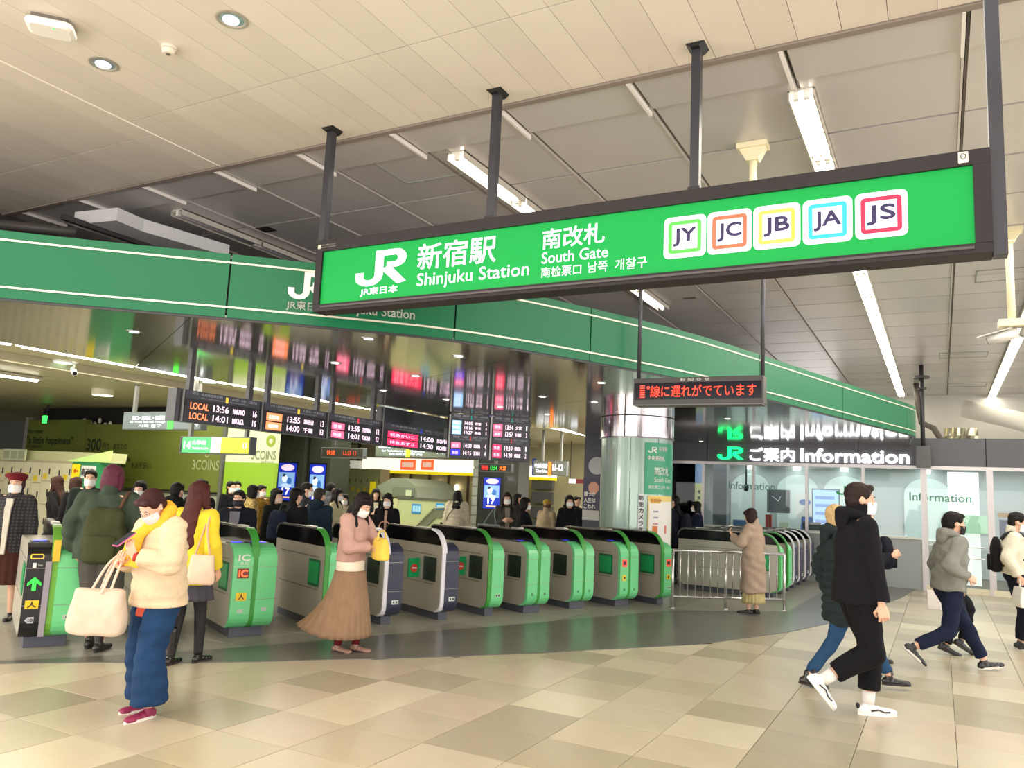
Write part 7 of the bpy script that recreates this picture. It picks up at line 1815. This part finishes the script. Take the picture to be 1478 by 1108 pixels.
far('woman in a black cardigan and grey skirt standing by the greenish lockers', 543, 17.2, 160, 1.58, top=dict(col='1c1e1c', zh=0.9, open='e4dcc0', ow=0.04), bottom=dict(kind='skirt', zb=0.35, zt=0.9, r1=0.2, col='6a6a5a'), hair=dict(kind='bob', col='181210', f=1), mask=None, hands=HAND2, seed=22)
a_, Wb, Jb = far('curly haired masked woman in black standing left of the escalator housing', 561, 13.4, 178, 1.52, top=dict(col='18161a', zh=0.9, loose=1.1, open='c8a890', ow=0.02), bottom=tr('1a181c'), hair=dict(kind='curly', col='161010', len=0.3, f=1), seed=23)
bag('tote_bag', 'salmon pink tote bag held by the curly haired woman in black', 'bag', Wb, (0.02, 0.24, 0.93), 0.42, 0.30, 0.14, 'dca288', handles=[[(-0.1, 0.24, 0.92), (-0.06, 0.22, 1.06), (0.06, 0.22, 1.06), (0.1, 0.24, 0.92)]])
a_, Wb, Jb = far('woman from behind with black hair and cream padded coat near the escalator', 661, 17.0, 5, 1.62, top=dict(col='cfc4ae', zh=0.66, loose=1.2, sleeve=1.3, quilt=1, name='padded_coat'), bottom=tr('1c1a1c'), hair=LG('171110', 0.2), mask=None, seed=24)
bag('shoulder_bag', 'small black shoulder bag across the cream padded coat', 'bag', Wb, (-0.26, 0.0, 0.95), 0.2, 0.26, 0.1, '1c1a1c', handles=[[(-0.24, 0, 0.93), (-0.12, -0.17, 1.15), (0.08, -0.15, 1.36), (0.1, 0.02, 1.42), (-0.1, 0.17, 1.15), (-0.26, 0.02, 0.93)]])
bag('paper_bag', 'tan paper bag at the right side of the cream padded coat', 'bag', Wb, (0.34, 0.05, 0.86), 0.28, 0.3, 0.12, 'c8a96c', handles=[[(0.26, 0.05, 0.85), (0.3, 0.05, 0.93), (0.37, 0.05, 0.93), (0.42, 0.05, 0.85)]], soft=False, taper=0.97)
a_, Wb, Jb = far('long haired masked woman in a grey coat before the dark poster pillar', 732, 15.6, 170, 1.63, top=dict(col='45443e', zh=0.5, loose=1.05, open='8a8478', ow=0.04, name='long_coat'), bottom=tr('2c3850'), hair=LG('2a1a16', 0.4), hands=HAND2, seed=25)
bag('tote_bag', 'big grey blue tote bag hanging from the shoulder of the long haired woman', 'bag', Wb, (0.34, 0.1, 1.02), 0.5, 0.42, 0.18, '8b9aa2', handles=[[(0.2, 0.1, 1.0), (0.24, 0.05, 1.25), (0.16, 0.0, 1.38), (0.3, 0.05, 1.25), (0.46, 0.1, 1.0)]])
far('masked woman in a long black coat turned to the right', 758, 14.6, 95, 1.55, top=dict(col='131317', zh=0.45, loose=1.2, sleeve=1.3, name='long_coat', flare=0.08), bottom=tr('131317'), hair=dict(kind='bob', col='141010', f=1), seed=26)
far('dark dressed person beyond the black coat, mostly hidden', 747, 18.5, 60, 1.62, top=dict(col='201a18', zh=0.8), bottom=tr('1a1a1c'), hair=SH(), seed=27)
far('person in a light beige coat and yellow hat near the peach lit shop', 790, 16.5, 40, 1.52, top=dict(col='bda98a', zh=0.45, loose=1.25, sleeve=1.3, name='long_coat'), bottom=tr('8a7c64'), hair=dict(kind='beanie', col='6a5040', hat='c2a04a', f=1), mask=None, seed=28)
a_, Wb, Jb = far('masked person in black with a hood facing the gates left of the round column', 822, 16.2, 172, 1.63, top=dict(col='15151a', zh=0.8, loose=1.2, hood=1, name='jacket'), bottom=tr('1c2238'), hair=LG('15100f', 0.15), seed=29)
bag('paper_bag', 'tan paper bag carried by the masked person in black', 'bag', Wb, (-0.32, 0.1, 0.92), 0.3, 0.36, 0.12, 'd8c49a', handles=[[(-0.4, 0.1, 0.91), (-0.34, 0.1, 1.0), (-0.29, 0.1, 1.0), (-0.24, 0.1, 0.91)]], soft=False, taper=0.97)
far('person in black beyond the masked one, next to the poster by the column', 833, 19.0, 150, 1.62, top=dict(col='18181e', zh=0.8), bottom=tr('16161a'), hair=SH(), mask=None, seed=30)
a_, Wb, Jb = far('person in a dark coat half hidden by the round column, seen from behind', 974, 16.4, -60, 1.72, top=dict(col='1a1c26', zh=0.72, loose=1.15), bottom=tr('17171c'), hair=SH(), mask=None, seed=32)
backpack('black backpack of the person half hidden by the round column', Wb, Jb, '1b1e2a', w=0.32, h=0.48)
far('masked dark haired woman in navy walking left between the column and the office', 1006, 18.0, -85, 1.62, top=dict(col='1b2036', zh=0.7, loose=1.15, collar=2), bottom=tr('17171c'), hair=dict(kind='bob', col='17120f', f=1), seed=33)
far('clerk in a blue uniform sitting at the counter behind the office glass', 1169, 23.3, 170, 1.62, top=dict(col='5c7ac0', zh=0.85, name='uniform_jacket'), bottom=tr('20243a'), hair=SH('1c1c28'), seed=34)

bpy.data.scenes.remove(SCR)
